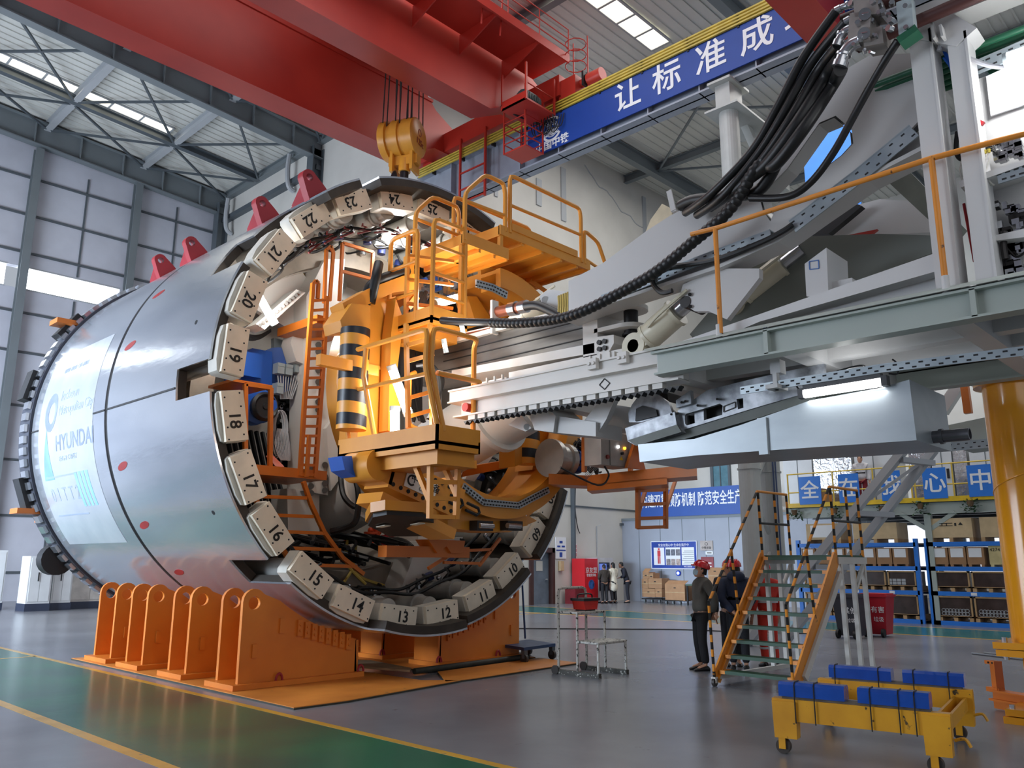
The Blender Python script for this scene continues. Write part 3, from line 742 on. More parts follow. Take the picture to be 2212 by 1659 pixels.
# inner rings, bulkhead and the box columns that tie the shield together
mb = M(); mb.arc(SC, 2.72, 3.1, 12.0, 12.25, n=96); put('stiffening_ring', mb, mat('ring_brown_grey', (140, 128, 114), .55, 0, .15, 3.0), shield)
mb = M(); mb.arc(SC, 2.70, 3.52, 12.25, 14.1, n=96); put('inner_ring', mb, m_inner, shield)
mb = M(); mb.arc(SC, 0, 2.8, 14.1, 14.3, n=64); put('bulkhead', mb, m_inner, shield)
def PB(u, v, y): return PY(u, v, y)
def poly_y(px, y, d): 
    return M().prism([PY(u, v, y) for u, v in px], (0, d, 0))
for nm, px, y, d in (('box_column', [(662, 640), (702, 560), (745, 560), (735, 700), (720, 900), (708, 1070), (655, 1060), (662, 800)], 11.9, .5),
                     ('box_column', [(620, 1055), (690, 1060), (690, 1250), (625, 1240)], 12.0, .5),
                     ('gusset_plate', [(545, 590), (580, 500), (635, 560), (668, 610), (668, 740), (640, 720), (590, 690), (555, 670)], 12.3, .12),
                     ('gusset_plate', [(640, 700), (668, 690), (665, 790), (640, 780), (628, 740)], 12.0, .3),
                     ('gusset_plate', [(705, 925), (735, 880), (760, 1000), (715, 1060)], 11.8, .2)):
    put(nm, poly_y(px, y, d), m_white_p, shield)
mb = poly_y([(553, 700), (640, 625), (660, 632), (572, 712)], 11.5, .35); put('flange_plate', mb, m_white_p, shield)
mb = M()
for i in range(13):
    t = i / 12; mb.cyl(PY(562 + 85 * t, 702 - 70 * t, 11.5), PY(562 + 85 * t, 702 - 70 * t, 11.44), .03, 6)
for v in (700, 716, 745, 760, 800, 825, 868, 885): mb.cyl(PY(688, v, 11.9), PY(688, v, 11.84), .055, 10)
for v in (1035, 1050, 1065, 1010): mb.cyl(PY(672, v, 11.9), PY(672, v, 11.84), .05, 10); mb.cyl(PY(702, v - 6, 11.9), PY(702, v - 6, 11.84), .05, 10)
put('column_bolt', mb, mat('bolt_grey', (96, 92, 88), .4, .5), shield)
# mirrored columns on the far side
mb = M(); mb.box(10.0, 10.5, 11.9, 12.4, 1.3, 6.9); put('box_column', mb, m_white_p, shield)
# white inner bottom shells
mb = poly_y([(862, 1265), (985, 1115), (905, 1120), (955, 1050), (905, 1045), (890, 1110), (905, 1165), (870, 1290)], 12.0, .1)
mb = M(); mb.prism([PY(860, 1290, 11.5), PY(905, 1170, 11.5), PY(1000, 1160, 11.5), PY(985, 1215, 11.5), PY(935, 1275, 11.5)], (0, .8, 0))
put('bottom_web', mb, m_white_p, shield)
# dark void behind with hoses on the invert
mb = M(); random.seed(5)
for i in range(34):
    x = SX + random.uniform(-1.6, .7); z = SZ - 2.55 + random.uniform(0, .4)
    mb.tube(catmull([(x, 13.8, z + .5), (x + .1, 12.9, z + random.uniform(0, .3)), (x + random.uniform(-.3, .3), 11.9, z + .05), (x + random.uniform(-.4, .4), 11.2, z - .1)], 4), random.uniform(.02, .05), 6)
for i in range(10):
    x = SX - 1.9 + i * .12; mb.tube(catmull([(x, 13.6, 4.0), (x + .05, 13.1, 2.9), (x + .2, 12.8, 2.2), (x + .5, 12.4, 1.75)], 5), .045, 6)
o = put('invert_hose', mb, m_hose, shield); o['kind'] = 'stuff'
for k, (u, v, c_) in enumerate([(735, 1170, (210, 60, 40)), (800, 1165, (230, 84, 40)), (812, 1150, (230, 84, 40)), (836, 1172, (170, 40, 50)), (745, 1200, (190, 50, 46))]):
    p = PY(u, v, 12.9); mb = M(); mb.cyl(p - zz * .12, p + zz * .14, .08, 10).cyl(p - V((.15, 0, 0)), p + V((.1, 0, 0)), .045, 8).cyl(p + zz * .1, p + zz * .14, .13, 12).sph(p + zz * .17, .06, 8, 6)
    put('red_valve', mb, mat('valve_red_%d' % k, c_, .35), shield)
mb = M()
for (a, b, c_) in (((745, 1180), (770, 1240), (830, 1265)), ((752, 1160), (748, 1215), (790, 1262)), ((770, 1165), (762, 1225), (740, 1262))):
    mb.tube(catmull([PY(*a, 12.2), PY(*b, 12.0), PY(*c_, 11.9)], 8), .025, 6)
put('yellow_hose', mb, mat('hose_yellow', (214, 184, 90), .5), shield)
mb = M(); mb.tube(catmull([PY(735, 1010, 11.2), PY(742, 1070, 10.9), PY(770, 1095, 10.7), PY(773, 1060, 10.7), PY(760, 1010, 10.9)], 8), .045, 8)
mb.tube(catmull([PY(775, 1085, 10.6), PY(768, 1125, 10.6), PY(745, 1140, 10.8), PY(715, 1148, 11)], 8), .05, 8)
put('slack_hose', mb, m_hose, shield)

# instrument panel, gauges and pipework in the crown
Y0 = 12.9
mb = M(); mb.prism([PY(655, 640, Y0), PY(668, 560, Y0), PY(700, 532, Y0), PY(850, 560, Y0), PY(880, 660, Y0)], (0, .1, 0)); ip = put('instrument_panel', mb, mat('panel_white', (226, 230, 228), .4), shield)
for u, v, r_ in ((725, 552, .16), (752, 562, .17), (808, 580, .14), (786, 608, .17), (716, 612, .13), (700, 640, .12)):
    p = PY(u, v, Y0 - .1); mb = M(); mb.lathe(p + V((0, .1, 0)), (0, -1, 0), [(r_, 0), (r_, .1), (r_ * .9, .12), (r_ * .88, .1)], 20); g_ = put('pressure_gauge', mb, m_dark, ip)
    put('dial', M().cyl(p - V((0, .005, 0)), p, r_ * .86, 20), m_gauge, g_)
    put('needle', M().beam(p - V((0, .01, 0)), p + V((r_ * .5, -.01, r_ * .4)), .012), m_ink, g_)
mb = M(); random.seed(9)
for i in range(40):
    u = random.uniform(660, 860); v = 560 + random.uniform(0, 80); p = PY(u, v, Y0 - .06); s = random.uniform(.02, .05)
    mb.obox(p, V((s, 0, 0)), V((0, .06, 0)), V((0, 0, s * random.uniform(.8, 2.2))))
put('panel_valve', mb, m_chrome, ip)
mb = M()
for du in (0, 10): mb.tube([PY(672 + du, 610, 12.6), PY(676 + du, 542, 12.6), PY(700 + du, 530, 12.6), PY(830, 560 + du, 12.6)], .03, 8)
put('green_pipe', mb, m_green_p, ip)
mb = M(); mb.tube([PY(690, 640, 12.5), PY(693, 560, 12.5)], .03, 8).tube([PY(697, 600, 12.5), PY(697, 560, 12.5)], .025, 8); put('blue_pipe', mb, m_blue, ip)
mb = M(); mb.tube(catmull([PY(650, 575, 12.4), PY(655, 600, 12.4), PY(672, 612, 12.4), PY(690, 620, 12.4)], 5), .05, 8); put('brass_elbow', mb, m_brass, ip)
mb = M(); mb.cyl(PY(717, 612, 13.0), PY(717, 612, 12.85), .28, 24); put('porthole', mb, m_grey_box, ip)

# left pocket: blue motors, junction boxes, coiled cables
YM = 12.3
mb = M(); mb.prism([PY(516, 770, YM), PY(545, 752, YM), PY(588, 760, YM), PY(588, 832, YM), PY(516, 828, YM)], (0, .5, 0)); mb.cyl(PY(600, 800, 12.5), PY(600, 800, 13.4), .4, 20); mb.obox(PY(540, 790, 12.2), V((.16, 0, 0)), V((0, .1, 0)), V((0, 0, .2)))
mt_ = put('drive_motor', mb, m_blue, shield)
mb = M(); mb.cyl(PY(545, 880, 12.2), PY(545, 880, 13), .3, 20).cyl(PY(560, 878, 12.0), PY(560, 878, 12.6), .28, 20); put('drive_motor', mb, m_blue, shield)
put('fan_cowl', M().lathe(PY(566, 880, 12.0), (0, -1, 0), [(.22, 0), (.24, .1), (.2, .14), (.16, .1), (.05, .1), (.04, .12)], 20), m_black, mt_)
mb = M(); mb.prism([PY(592, 780, 12.6), PY(592, 730, 12.6), PY(615, 735, 12.6), PY(614, 800, 12.6), PY(590, 860, 12.6)], (0, .1, 0)); put('back_plate', mb, m_grey_box, shield)
for u, v in ((602, 797), (620, 800), (640, 795), (600, 840)):
    p = PY(u, v, 12.2); mb = M(); mb.obox(p, V((.065, 0, 0)), V((0, .08, 0)), V((0, 0, .09))).box(p.x - .06, p.x + .06, p.y - .09, p.y - .08, p.z + .03, p.z + .07); put('junction_box', mb, m_grey_box, shield)
mb = M(); mb.prism([PY(592, 850, 12.7), PY(650, 840, 12.7), PY(645, 1000, 12.7), PY(592, 1010, 12.7)], (0, .08, 0)); vb = put('valve_block', mb, mat('valve_back', (70, 74, 84), .5), shield)
mb = M(); random.seed(21)
for i in range(60):
    p = PY(random.uniform(592, 645), random.uniform(850, 1005), 12.62); s = random.uniform(.02, .06); mb.obox(p, V((s, 0, 0)), V((0, .1, 0)), V((0, 0, s * random.uniform(.6, 1.6))))
put('solenoid_valve', mb, m_black, vb)
mb = M()
for i in range(26):
    p = PY(random.uniform(594, 645), random.uniform(850, 1005), 12.5); mb.cyl(p, p + V((0, .1, 0)), random.uniform(.02, .035), 8)
put('fitting', mb, m_chrome, vb)
mb = M()
for i in range(16):
    p = PY(608 + random.uniform(-4, 4), 880, 12.2); w_ = random.uniform(.1, .17); h_ = random.uniform(.24, .42); z_ = p.z - h_
    mb.tube([(p.x + w_ * math.sin(t), 12.2 + i * .006, z_ + h_ * math.cos(t) - .05) for t in np.linspace(0, 2 * math.pi, 17)], .011, 5)
p = PY(612, 965, 12.1)
for i in range(10): mb.tube(catmull([(p.x - .1 + i * .02, 12.15, p.z + .3), (p.x - .15 + i * .03, 12.1, p.z), (p.x + i * .015, 12.1, p.z - .22), (p.x + .1, 12.15, p.z + .25)], 5), .01, 5)
for i in range(9): mb.tube(catmull([PY(600 + i * 6, 812, 12.2), PY(602 + i * 5, 830, 12.15), PY(606 + i * 3, 862, 12.2)], 4), .011, 5)
o = put('coiled_cable', mb, mat('cable_grey', (176, 178, 182), .5), shield); o['kind'] = 'stuff'
mb = M()
for i in range(8): mb.tube(catmull([PY(575 + i * 2, 985, 11.8), PY(590 + i * 3, 1000 + i, 11.7), PY(600 + i * 2, 1015, 11.6), PY(580 + i * 4, 1008, 11.7)], 5), .012, 5)
put('red_cable', mb, mat('cable_red', (196, 96, 70), .5), shield)
mb = M()
for i in range(5): mb.tube(catmull([PY(512, 705 + i * 3, 11.8), PY(535, 722 + i * 3, 11.8), PY(560, 724 + i * 2, 11.8), PY(585, 712 + i, 11.8)], 5), .012, 5)
put('bundled_cable', mb, m_hose, shield)

# orange access steelwork inside the shield
def pb(mb, pts, y, w_, d=None):
    P = [PY(u, v, y) for u, v in pts]
    for a, b in zip(P, P[1:]): mb.beam(a, b, w_, d or w_, up=(0, 1, 0))
    return mb
mb = M()
P = [PY(530, 828, 11.2), PY(586, 836, 11.2)]
pb(mb, [(530, 1012), (530, 830), (585, 838), (583, 1014)], 11.1, .06); pb(mb, [(520, 830), (560, 838)], 11.6, .06)
mb.box(PY(498, 830, 11.2).x, PY(585, 835, 11.2).x, 11.15, 11.9, PY(560, 832, 11.2).z - .02, PY(560, 832, 11.2).z + .02)
put('access_frame', mb, m_orange, shield)
a = PY(542, 1018, 11.0); b = PY(690, 1034, 11.0)
mb = M(); mb.box(a.x, b.x + .1, 10.95, 12.1, b.z - .02, b.z + .12); put('access_deck', mb, m_orange, shield)
mb = M(); pb(mb, [(676, 612), (668, 720), (657, 880), (648, 1028)], 10.95, .06); pb(mb, [(706, 640), (700, 760), (690, 900), (680, 1032)], 10.95, .06)
for i in range(19):
    t = i / 18; l = PY(672 - 24 * t, 650 + 375 * t, 10.95); r_ = PY(703 - 23 * t, 648 + 378 * t, 10.95); mb.beam(l, r_, .05, .04)
pb(mb, [(668, 940), (662, 1030)], 10.9, .05)
pb(mb, [(676, 615), (682, 606), (688, 612), (686, 645)], 10.95, .05)
put('access_ladder', mb, m_orange, shield)
mb = M(); a = PY(672, 664, 11.2); b = PY(760, 690, 11.2); mb.box(a.x, b.x, 11.0, 12.2, a.z - .3, a.z - .16); put('access_deck', mb, m_orange, shield)
mb = M(); pb(mb, [(700, 655), (705, 540), (714, 532), (720, 545), (712, 650)], 11.2, .05); pb(mb, [(733, 650), (740, 525), (806, 545), (802, 600)], 11.3, .05); pb(mb, [(735, 585), (803, 603)], 11.3, .05)
put('access_rail', mb, m_orange, shield)
mb = M()
for (x0, y0, x1) in ((548, 1072, 662), (568, 1112, 676), (600, 1148, 700), (628, 1184, 735), (660, 1220, 770)): mb.beam(PY(x0, y0, 10.9), PY(x1, y0 + 4, 10.9), .05)
pb(mb, [(655, 1040), (672, 1090), (700, 1150), (740, 1205), (785, 1240)], 10.9, .06); pb(mb, [(545, 1060), (570, 1120), (625, 1210)], 10.9, .06)
put('access_stair', mb, m_orange, shield)
# working lights inside the shield
def lamp(u, v, y, L_=.7, ang=0, power=60, nm='work_light', r_=.06):
    p = PY(u, v, y); d = V((math.cos(ang), 0, math.sin(ang))) * L_ / 2
    o = solo(nm, M().cyl(p - d, p + d, r_, 12), m_lamp, None, 'lamp', p); 
    put('end_cap', M().cyl(p - d * 1.06, p - d, r_ * 1.1, 12).cyl(p + d, p + d * 1.06, r_ * 1.1, 12), m_grey_box, o)
    l = bpy.data.lights.new('work_lamp', 'POINT'); l.energy = power; l.shadow_soft_size = .15; l.color = (1, .98, .94)
    q = bpy.data.objects.new('work_lamp', l); COL.objects.link(q); q.location = p + V((0, -.2, -.12)); 
    return o
o = lamp(568, 655, 11.1, .7, -.9, 90); o['label'] = 'bright tube light beside pad 20 inside the shield'
o = lamp(842, 522, 11.3, .7, .25, 160); o['label'] = 'bright tube light under the crown of the shield'
# screw conveyor tube running up from the invert
mb = M(); p0 = V((8.62, 13.9, 2.2)); p1 = V((8.62, 6.2, 4.55)); mb.cyl(p0, p1, .5, 32)
for t in (.12, .3, .52, .7): q = p0.lerp(p1, t); d = (p1 - p0).normalized(); mb.cyl(q - d * .05, q + d * .05, .58, 32)
solo('screw_conveyor', mb, m_white_p, 'white screw conveyor tube slanting up through the shield under the bridge', 'conveyor', (8.62, 9, 3))
# ================================================================ SEGMENT ERECTOR
m_yel2 = mat('erector_yellow', (216, 146, 50), 0.34, 0, 0.05, 1.0, rgb2=(204, 132, 42))
m_yel3 = mat('platform_yellow', (222, 150, 52), 0.38, 0, 0.06, 1.5, rgb2=(206, 132, 42))
def hazard(name, c1, c2, period, tilt=0.0, axis=2, rough=.4, off=0.0, duty=0.5):
    m = bpy.data.materials.new(name); m.use_nodes = True; nt = m.node_tree; N = nt.nodes; L = nt.links; b = N['Principled BSDF']; b.inputs['Roughness'].default_value = rough
    tc = N.new('ShaderNodeTexCoord'); sp = N.new('ShaderNodeSeparateXYZ'); L.new(tc.outputs['Object'], sp.inputs[0])
    ad = N.new('ShaderNodeMath'); ad.operation = 'MULTIPLY_ADD'; L.new(sp.outputs[0], ad.inputs[0]); ad.inputs[1].default_value = tilt; L.new(sp.outputs[axis], ad.inputs[2])
    a2 = N.new('ShaderNodeMath'); a2.operation = 'ADD'; L.new(ad.outputs[0], a2.inputs[0]); a2.inputs[1].default_value = off + 100 * period
    dv = N.new('ShaderNodeMath'); dv.operation = 'DIVIDE'; L.new(a2.outputs[0], dv.inputs[0]); dv.inputs[1].default_value = period
    fr_ = N.new('ShaderNodeMath'); fr_.operation = 'FRACT'; L.new(dv.outputs[0], fr_.inputs[0])
    gt = N.new('ShaderNodeMath'); gt.operation = 'GREATER_THAN'; L.new(fr_.outputs[0], gt.inputs[0]); gt.inputs[1].default_value = duty
    mx = N.new('ShaderNodeMixRGB'); L.new(gt.outputs[0], mx.inputs[0]); mx.inputs[1].default_value = (*hexc(*c1), 1); mx.inputs[2].default_value = (*hexc(*c2), 1)
    L.new(mx.outputs[0], b.inputs['Base Color']); MATS[name] = m; return m
m_haz = hazard('hazard_sleeve', (224, 152, 50), (24, 26, 34), .30, .1)
EC = (8.74, 4.25)
er = thing('segment_erector', 'big yellow rotating erector ring with striped cylinders at the mouth of the shield', 'erector', (8.65, 9.4, 1.8))
q_ = dict(a0=-122, a1=92, n=80)
mb = M(); mb.arc(EC, 1.62, 1.93, 8.52, 8.62, **q_).arc(EC, 1.62, 1.68, 8.62, 8.95, **q_).arc(EC, 1.86, 1.92, 8.62, 8.95, **q_)
put('rotating_ring', mb, m_yel2, er)
mb = M(); mb.arc(EC, 1.7, 2.12, 8.95, 9.02, **q_).arc(EC, 1.75, 1.95, 9.02, 9.8, **q_).arc(EC, 1.75, 2.05, 9.5, 9.8, **q_); put('support_ring', mb, m_yel2, er)
LC = (8.53, 4.26); mb = M(); mb.arc(LC, 1.6, 2.07, 9.45, 9.8, 118, 256, 70); put('ring_cheek', mb, m_yel2, er)
mb = M()
for a in np.arange(250, 340, 6): p = V((EC[0] + 2.05 * math.cos(R(a)), 8.95, EC[1] + 2.05 * math.sin(R(a)))); mb.cyl(p, p - V((0, .02, 0)), .03, 8)
put('ring_bolt', mb, m_chrome, er)
def tray(pts, y, w_, nm='cable_tray', par=None):
    mb = M()
    for a, b in zip(pts, pts[1:]):
        mb.beam(PY(*a, y), PY(*b, y), .03, w_, up=(0, 0, 1))
        A, B = PY(*a, y - .02), PY(*b, y - .02); k = max(3, int((B - A).length / .07))
    mb0 = mb; mh = M()
    for a, b in zip(pts, pts[1:]):
        A, B = PY(*a, y - .018), PY(*b, y - .018); k = max(3, int((B - A).length / .06)); d = (B - A).normalized() * .016
        for i in range(k):
            for s in (-.25, .25): q = A.lerp(B, (i + .5 + s) / k) + zz * w_ * s; mh.beam(q - d, q + d, .012, .02)
    return putm(nm, [(mb0, m_galv), (mh, m_dark)], par)
m_galv = mat('galvanized', (168, 178, 184), 0.38, 0.55, 0.14, 2.5, rgb2=(140, 152, 160))
tray([(1000, 1050), (1045, 1085), (1120, 1092), (1185, 1058)], 8.48, .1, par=er)
tray([(1028, 612), (1065, 622), (1095, 638)], 8.5, .12, par=er)
# left lifting column: yellow box with the striped guide cylinder beside it
def px_prism(px, y, d): return M().prism([PY(u, v, y) for u, v in px], (0, d, 0))
put('lifting_column', px_prism([(778, 662), (855, 640), (862, 720), (852, 932), (772, 950), (778, 800)], 8.95, .42), m_yel2, er)
put('column_head', px_prism([(735, 692), (760, 655), (800, 660), (800, 712), (740, 715)], 8.8, .4), m_yel2, er)
put('column_plate', px_prism([(855, 645), (872, 690), (858, 800), (866, 880), (848, 935), (838, 930), (845, 720)], 8.7, .2), m_yel2, er)
mb = M(); a = PY(768, 712, 8.75); b = PY(765, 930, 8.75); mb.cyl(a, V((a.x, a.y, b.z)), .195, 28); put('guide_cylinder', mb, m_haz, er)
mb = M(); mb.obox(PY(752, 790, 8.65), V((.45, 0, 0)), V((0, .05, 0)), V((0, 0, .07))); put('clamp_bar', mb, m_yel2, er)
# right hand column
a = PY(1140, 935, 9.0); b = PY(1140, 1003, 9.0)
put('guide_cylinder', M().cyl(V((a.x, 9.0, a.z + .7)), V((a.x, 9.0, b.z)), .2, 28), m_haz, er)
put('lifting_column', px_prism([(1112, 932), (1130, 930), (1130, 1000), (1112, 1008)], 8.95, .35), m_yel2, er)
put('lifting_column', px_prism([(1165, 930), (1230, 935), (1225, 1000), (1150, 1015)], 9.1, .4), m_yel2, er)
# inner frames seen through the ring
put('cross_beam', px_prism([(1000, 1010), (1150, 985), (1152, 1000), (1000, 1030)], 9.9, .25), m_orange, er)
put('cross_beam', px_prism([(935, 985), (1030, 995), (1030, 1012), (935, 1004)], 8.4, .25), m_yel2, er)
put('diagonal_web', px_prism([(1040, 960), (1090, 930), (1065, 985), (1025, 1040), (1005, 1035)], 10.3, .1), m_white_p, er)
put('crown_plate', px_prism([(1010, 625), (1110, 640), (1190, 700), (1120, 690), (1050, 668)], 9.45, .12), m_yel2, er)
put('crown_beam', px_prism([(1010, 640), (1030, 640), (1062, 690), (1030, 705)], 9.3, .3), m_yel2, er)
put('saddle_plate', px_prism([(740, 655), (800, 622), (870, 596), (905, 590), (900, 625), (850, 632), (790, 660), (752, 690)], 8.9, .3), m_yel2, er)
# gripping head: swinging arm box with bolts, maker plate, vacuum pad plates
A, B = PY(775, 1000, 8.6), PY(972, 1092, 8.6); d = (B - A).normalized(); n_ = V((-d.z, 0, d.x))
mb = M(); mb.beam(A + d * .35, B, .5, .42, up=(0, 0, 1)); arm = put('swing_arm', mb, m_yel2, er)
mb = M(); c = A + d * .12; mb.cyl(c - V((0, .28, 0)), c + V((0, .28, 0)), .2, 24); mb.beam(A + d * .1, A + d * .4, .5, .34); put('arm_knuckle', mb, m_yel2, er)
mb = M()
for i in range(9):
    for s in (-.15, .15): q = A + d * (.42 + i * .13) + n_ * s - V((0, .25, 0)); mb.cyl(q, q - V((0, .012, 0)), .028, 8)
put('arm_bolt', mb, m_dark, arm)
c = A + d * .85 - V((0, .262, 0))
mb = M(); mb.obox(c, d * .27, V((0, .006, 0)), n_ * .11); plate = put('maker_plate', mb, m_gauge, arm); plate['label'] = 'white maker plate with dark lettering'
put('plate_lettering', text('中铁装备', .13, c + d * .07 + n_ * .03 - V((0, .008, 0)), d, n_, .002), m_ink, plate)
put('plate_lettering', text('CREG', .075, c + d * .07 - n_ * .06 - V((0, .008, 0)), d, n_, .002), m_ink, plate)
mb = M(); mb.arc((0, 0), .05, .075, -.003, .003, 40, 320, n=16); 
mt = Matrix((d, V((0, 1, 0)), n_)).transposed().to_4x4(); mt.translation = c - d * .17 - V((0, .008, 0)); put('plate_emblem', mb.xf(mt), m_ink, plate)
mb = M(); q0 = A + d * 1.5 - V((0, .26, 0))
for s in (0, .33): mb.tube([q0 + d * (s - .12) + n_ * .05, q0 + d * (s + .1) + n_ * .05, q0 + d * (s + .14), q0 + d * (s + .1) - n_ * .05, q0 + d * (s - .12) - n_ * .05], .022, 6)
put('arm_hook', mb, m_dark, arm)
put('lower_arm', M().beam(A + d * .3 - n_ * .36, B - n_ * .42, .5, .14), m_yel2, er)
put('blue_bracket', px_prism([(738, 985), (760, 985), (768, 1030), (745, 1015)], 8.6, .3), m_blue, er)
# vacuum plate: curved dished plate hanging underneath
mb = M(); zb = PY(900, 1130, 8.4).z
rim = [PY(u, v, y) for u, v, y in ((789, 1127, 8.9), (800, 1107, 8.2), (832, 1101, 8.0), (915, 1106, 8.0), (981, 1144, 8.9), (950, 1152, 9.2), (839, 1153, 9.2))]
nrm = (rim[2] - rim[0]).cross(rim[4] - rim[0]).normalized(); nrm = nrm if nrm.z > 0 else -nrm
mb.prism(rim, nrm * .12); vp = put('suction_plate', mb, m_yel2, er)
ctr = sum(rim, V((0, 0, 0))) / len(rim); mb = M(); mb.prism([ctr + (p - ctr) * .93 - nrm * .05 for p in rim], nrm * .05); put('rubber_seal', mb, m_black, vp)
mb = M()
for u, v in ((828, 1137), (856, 1150), (902, 1132), (925, 1144)):
    d_ = ray(u, v); p = EYE + d_ * ((ctr - nrm * .055 - EYE).dot(nrm) / d_.dot(nrm)); s1 = nrm.cross(V((0, 1, 0))).normalized(); mb.obox(p, s1 * .05, s1.cross(nrm) * .09, nrm * .006)
put('pad_stud', mb, m_cream, vp)
put('pad_carrier', px_prism([(840, 1102), (1000, 1082), (1135, 1108), (1140, 1135), (1070, 1150), (960, 1140), (850, 1120)], 8.7, .5), m_yel2, er)
put('pad_carrier', px_prism([(1000, 1120), (1135, 1110), (1160, 1125), (1100, 1150), (1000, 1145)], 9.2, .6), m_yel2, er)
mb = M()
for u in (1040, 1105): 
    p = PY(u, 1136, 8.6); mb.obox(p, V((.16, 0, 0)), V((0, .08, 0)), V((0, 0, .07)))
put('cylinder_pocket', mb, m_dirty, er)
mb = M()
for u in (1050, 1110): p = PY(u, 1136, 8.5); mb.cyl(p - V((.14, 0, 0)), p + V((.14, 0, 0)), .04, 10)
put('gripper_cylinder', mb, m_chrome, er)
put('inspection_arm', M().box(*[PY(826, 1190, 9.6).x, PY(1005, 1185, 9.6).x], 9.5, 9.7, PY(900, 1195, 9.6).z - .06, PY(900, 1180, 9.6).z), m_orange, er)
put('arm_bracket', px_prism([(925, 1165), (1005, 1168), (1000, 1195), (975, 1195), (965, 1180), (945, 1195)], 9.45, .3), m_orange, er)
mb = M()
for pts in ([(925, 1228), (985, 1190), (1060, 1187)], [(958, 1215), (1035, 1217)], [(1080, 1163), (1035, 1222)]):
    for p, q in zip(pts, pts[1:]): mb.beam(PY(*p, 9.7), PY(*q, 9.7), .045)
put('hanging_frame', mb, m_orange, er)
# slewing drive on the right
p = PY(1195, 990, 8.4); q = PY(1245, 985, 8.4)
mb = M(); mb.lathe(p, (1, 0, 0), [(.3, -.1), (.3, 0), (.23, .02), (.23, .22), (.26, .24), (.26, .34), (.18, .36), (.18, .42)], 24); dr = put('slewing_gearbox', mb, m_jack, er)
put('slewing_motor', M().lathe(p, (1, 0, 0), [(.17, .42), (.2, .46), (.2, .6), (.12, .62)], 20), m_blue, dr)
mb = M(); random.seed(31)
for i in range(40):
    a = PY(random.uniform(1240, 1300), random.uniform(950, 1015), 8.3 + random.uniform(-.2, .3)); b = PY(random.uniform(1235, 1300), random.uniform(945, 1020), 8.3)
    mb.tube(catmull([a, (a + b) / 2 + V((random.uniform(-.1, .1), 0, random.uniform(-.15, .15))), b], 5), random.uniform(.012, .03), 6)
for i in range(10): c = PY(random.uniform(1245, 1290), random.uniform(955, 1010), 8.35); mb.obox(c, V((.05, 0, 0)), V((0, .06, 0)), V((0, 0, .06)))
o = put('motor_hose', mb, m_hose, dr); o['kind'] = 'stuff'
# hoses and valves around the erector hub
mb = M(); random.seed(41)
hub = [((905, 640), (880, 700), (862, 780), (870, 880)), ((915, 640), (892, 720), (880, 800), (892, 900)), ((925, 650), (900, 730), (900, 830), (905, 905))]
for (a, b, c, d_) in hub:
    for k in range(9):
        j = lambda t: (t[0] + random.uniform(-12, 12), t[1] + random.uniform(-10, 10)); mb.tube(catmull([PY(*j(a), 9.1), PY(*j(b), 8.95), PY(*j(c), 8.9), PY(*j(d_), 8.9)], 6), random.uniform(.018, .035), 6)
for k in range(6): mb.tube(catmull([PY(900 + k * 6, 790, 8.4), PY(935 + k * 4, 790 + k * 5, 8.2), PY(950, 830 + k * 4, 8.1), PY(945 - k * 4, 880 + k * 5, 8.1)], 6), .028, 6)
o = put('hub_hose', mb, m_hose, er); o['kind'] = 'stuff'
mb = M()
for i in range(46):
    p = PY(random.uniform(868, 1010), random.uniform(600, 660), 9.5 + random.uniform(-.1, .1)); mb.obox(p, V((random.uniform(.02, .05), 0, 0)), V((0, .05, 0)), V((0, 0, random.uniform(.02, .07))))
put('manifold', mb, m_chrome, er)
mb = M()
for i in range(14):
    p = PY(random.uniform(880, 1000), random.uniform(605, 665), 9.4); mb.cyl(p, p + V((0, -.1, 0)), .035, 8)
put('blue_coupling', mb, m_blue, er)
mb = M()
for (a, b) in (((880, 665), (900, 640)), ((890, 700), (910, 660)), ((900, 735), (925, 690))): mb.beam(PY(*a, 9.0), PY(*b, 9.0), .06, .1)
put('yellow_bracket', mb, m_yel, er)
# striped end sleeve crown ring hose trunk
mb = M(); mb.tube(catmull([PY(790, 660, 9.0), PY(798, 620, 9.0), PY(830, 600, 8.95), PY(880, 585, 9.0)], 6), .07, 10).tube(catmull([PY(800, 655, 8.95), PY(812, 600, 8.9), PY(818, 570, 9.0)], 6), .07, 10)
put('hose_trunk', mb, m_hose, er)

# ================================================================ YELLOW WORK PLATFORMS
def tube_path(mb, pts, r=.033, n=8):
    P = [V(p) for p in pts]; out = [P[0]]
    for i in range(1, len(P) - 1):
        a, b, c = P[i - 1], P[i], P[i + 1]; f = min(.09, (a - b).length * .4, (c - b).length * .4)
        p = b + (a - b).normalized() * f; q = b + (c - b).normalized() * f
        out += [p, (p + q + b * 2) / 4, q]
    out.append(P[-1]); return mb.tube(out, r, n)
pf1 = thing('work_cage', 'yellow railed work cage low on the left of the erector with a ladder beneath it', 'work platform', (6.6, 8, 3.0))
X0, X1, Y0_, Y1_ = 6.25, 6.95, 7.15, 9.12
mb = M(); mb.box(X0, X1, Y0_, Y1_, 3.04, 3.08).box(X0, X0 + .03, Y0_, Y1_, 2.98, 3.27).box(X0, X1, Y0_, Y0_ + .03, 2.98, 3.27).box(X1 - .03, X1, Y0_, Y1_, 2.98, 3.12).box(X0, X1, Y1_ - .03, Y1_, 2.98, 3.2)
mb.box(X0 + .1, X1, Y0_ + .1, Y1_ - .1, 2.82, 3.0)
put('cage_deck', mb, m_yel3, pf1)
mb = M()
for y in (8.95, 8.4): mb.tube([(X0 - .14, y, 4.38), (X0 - .16, y, 4.0), (X0 + .06, y, 3.2)], .034, 8)
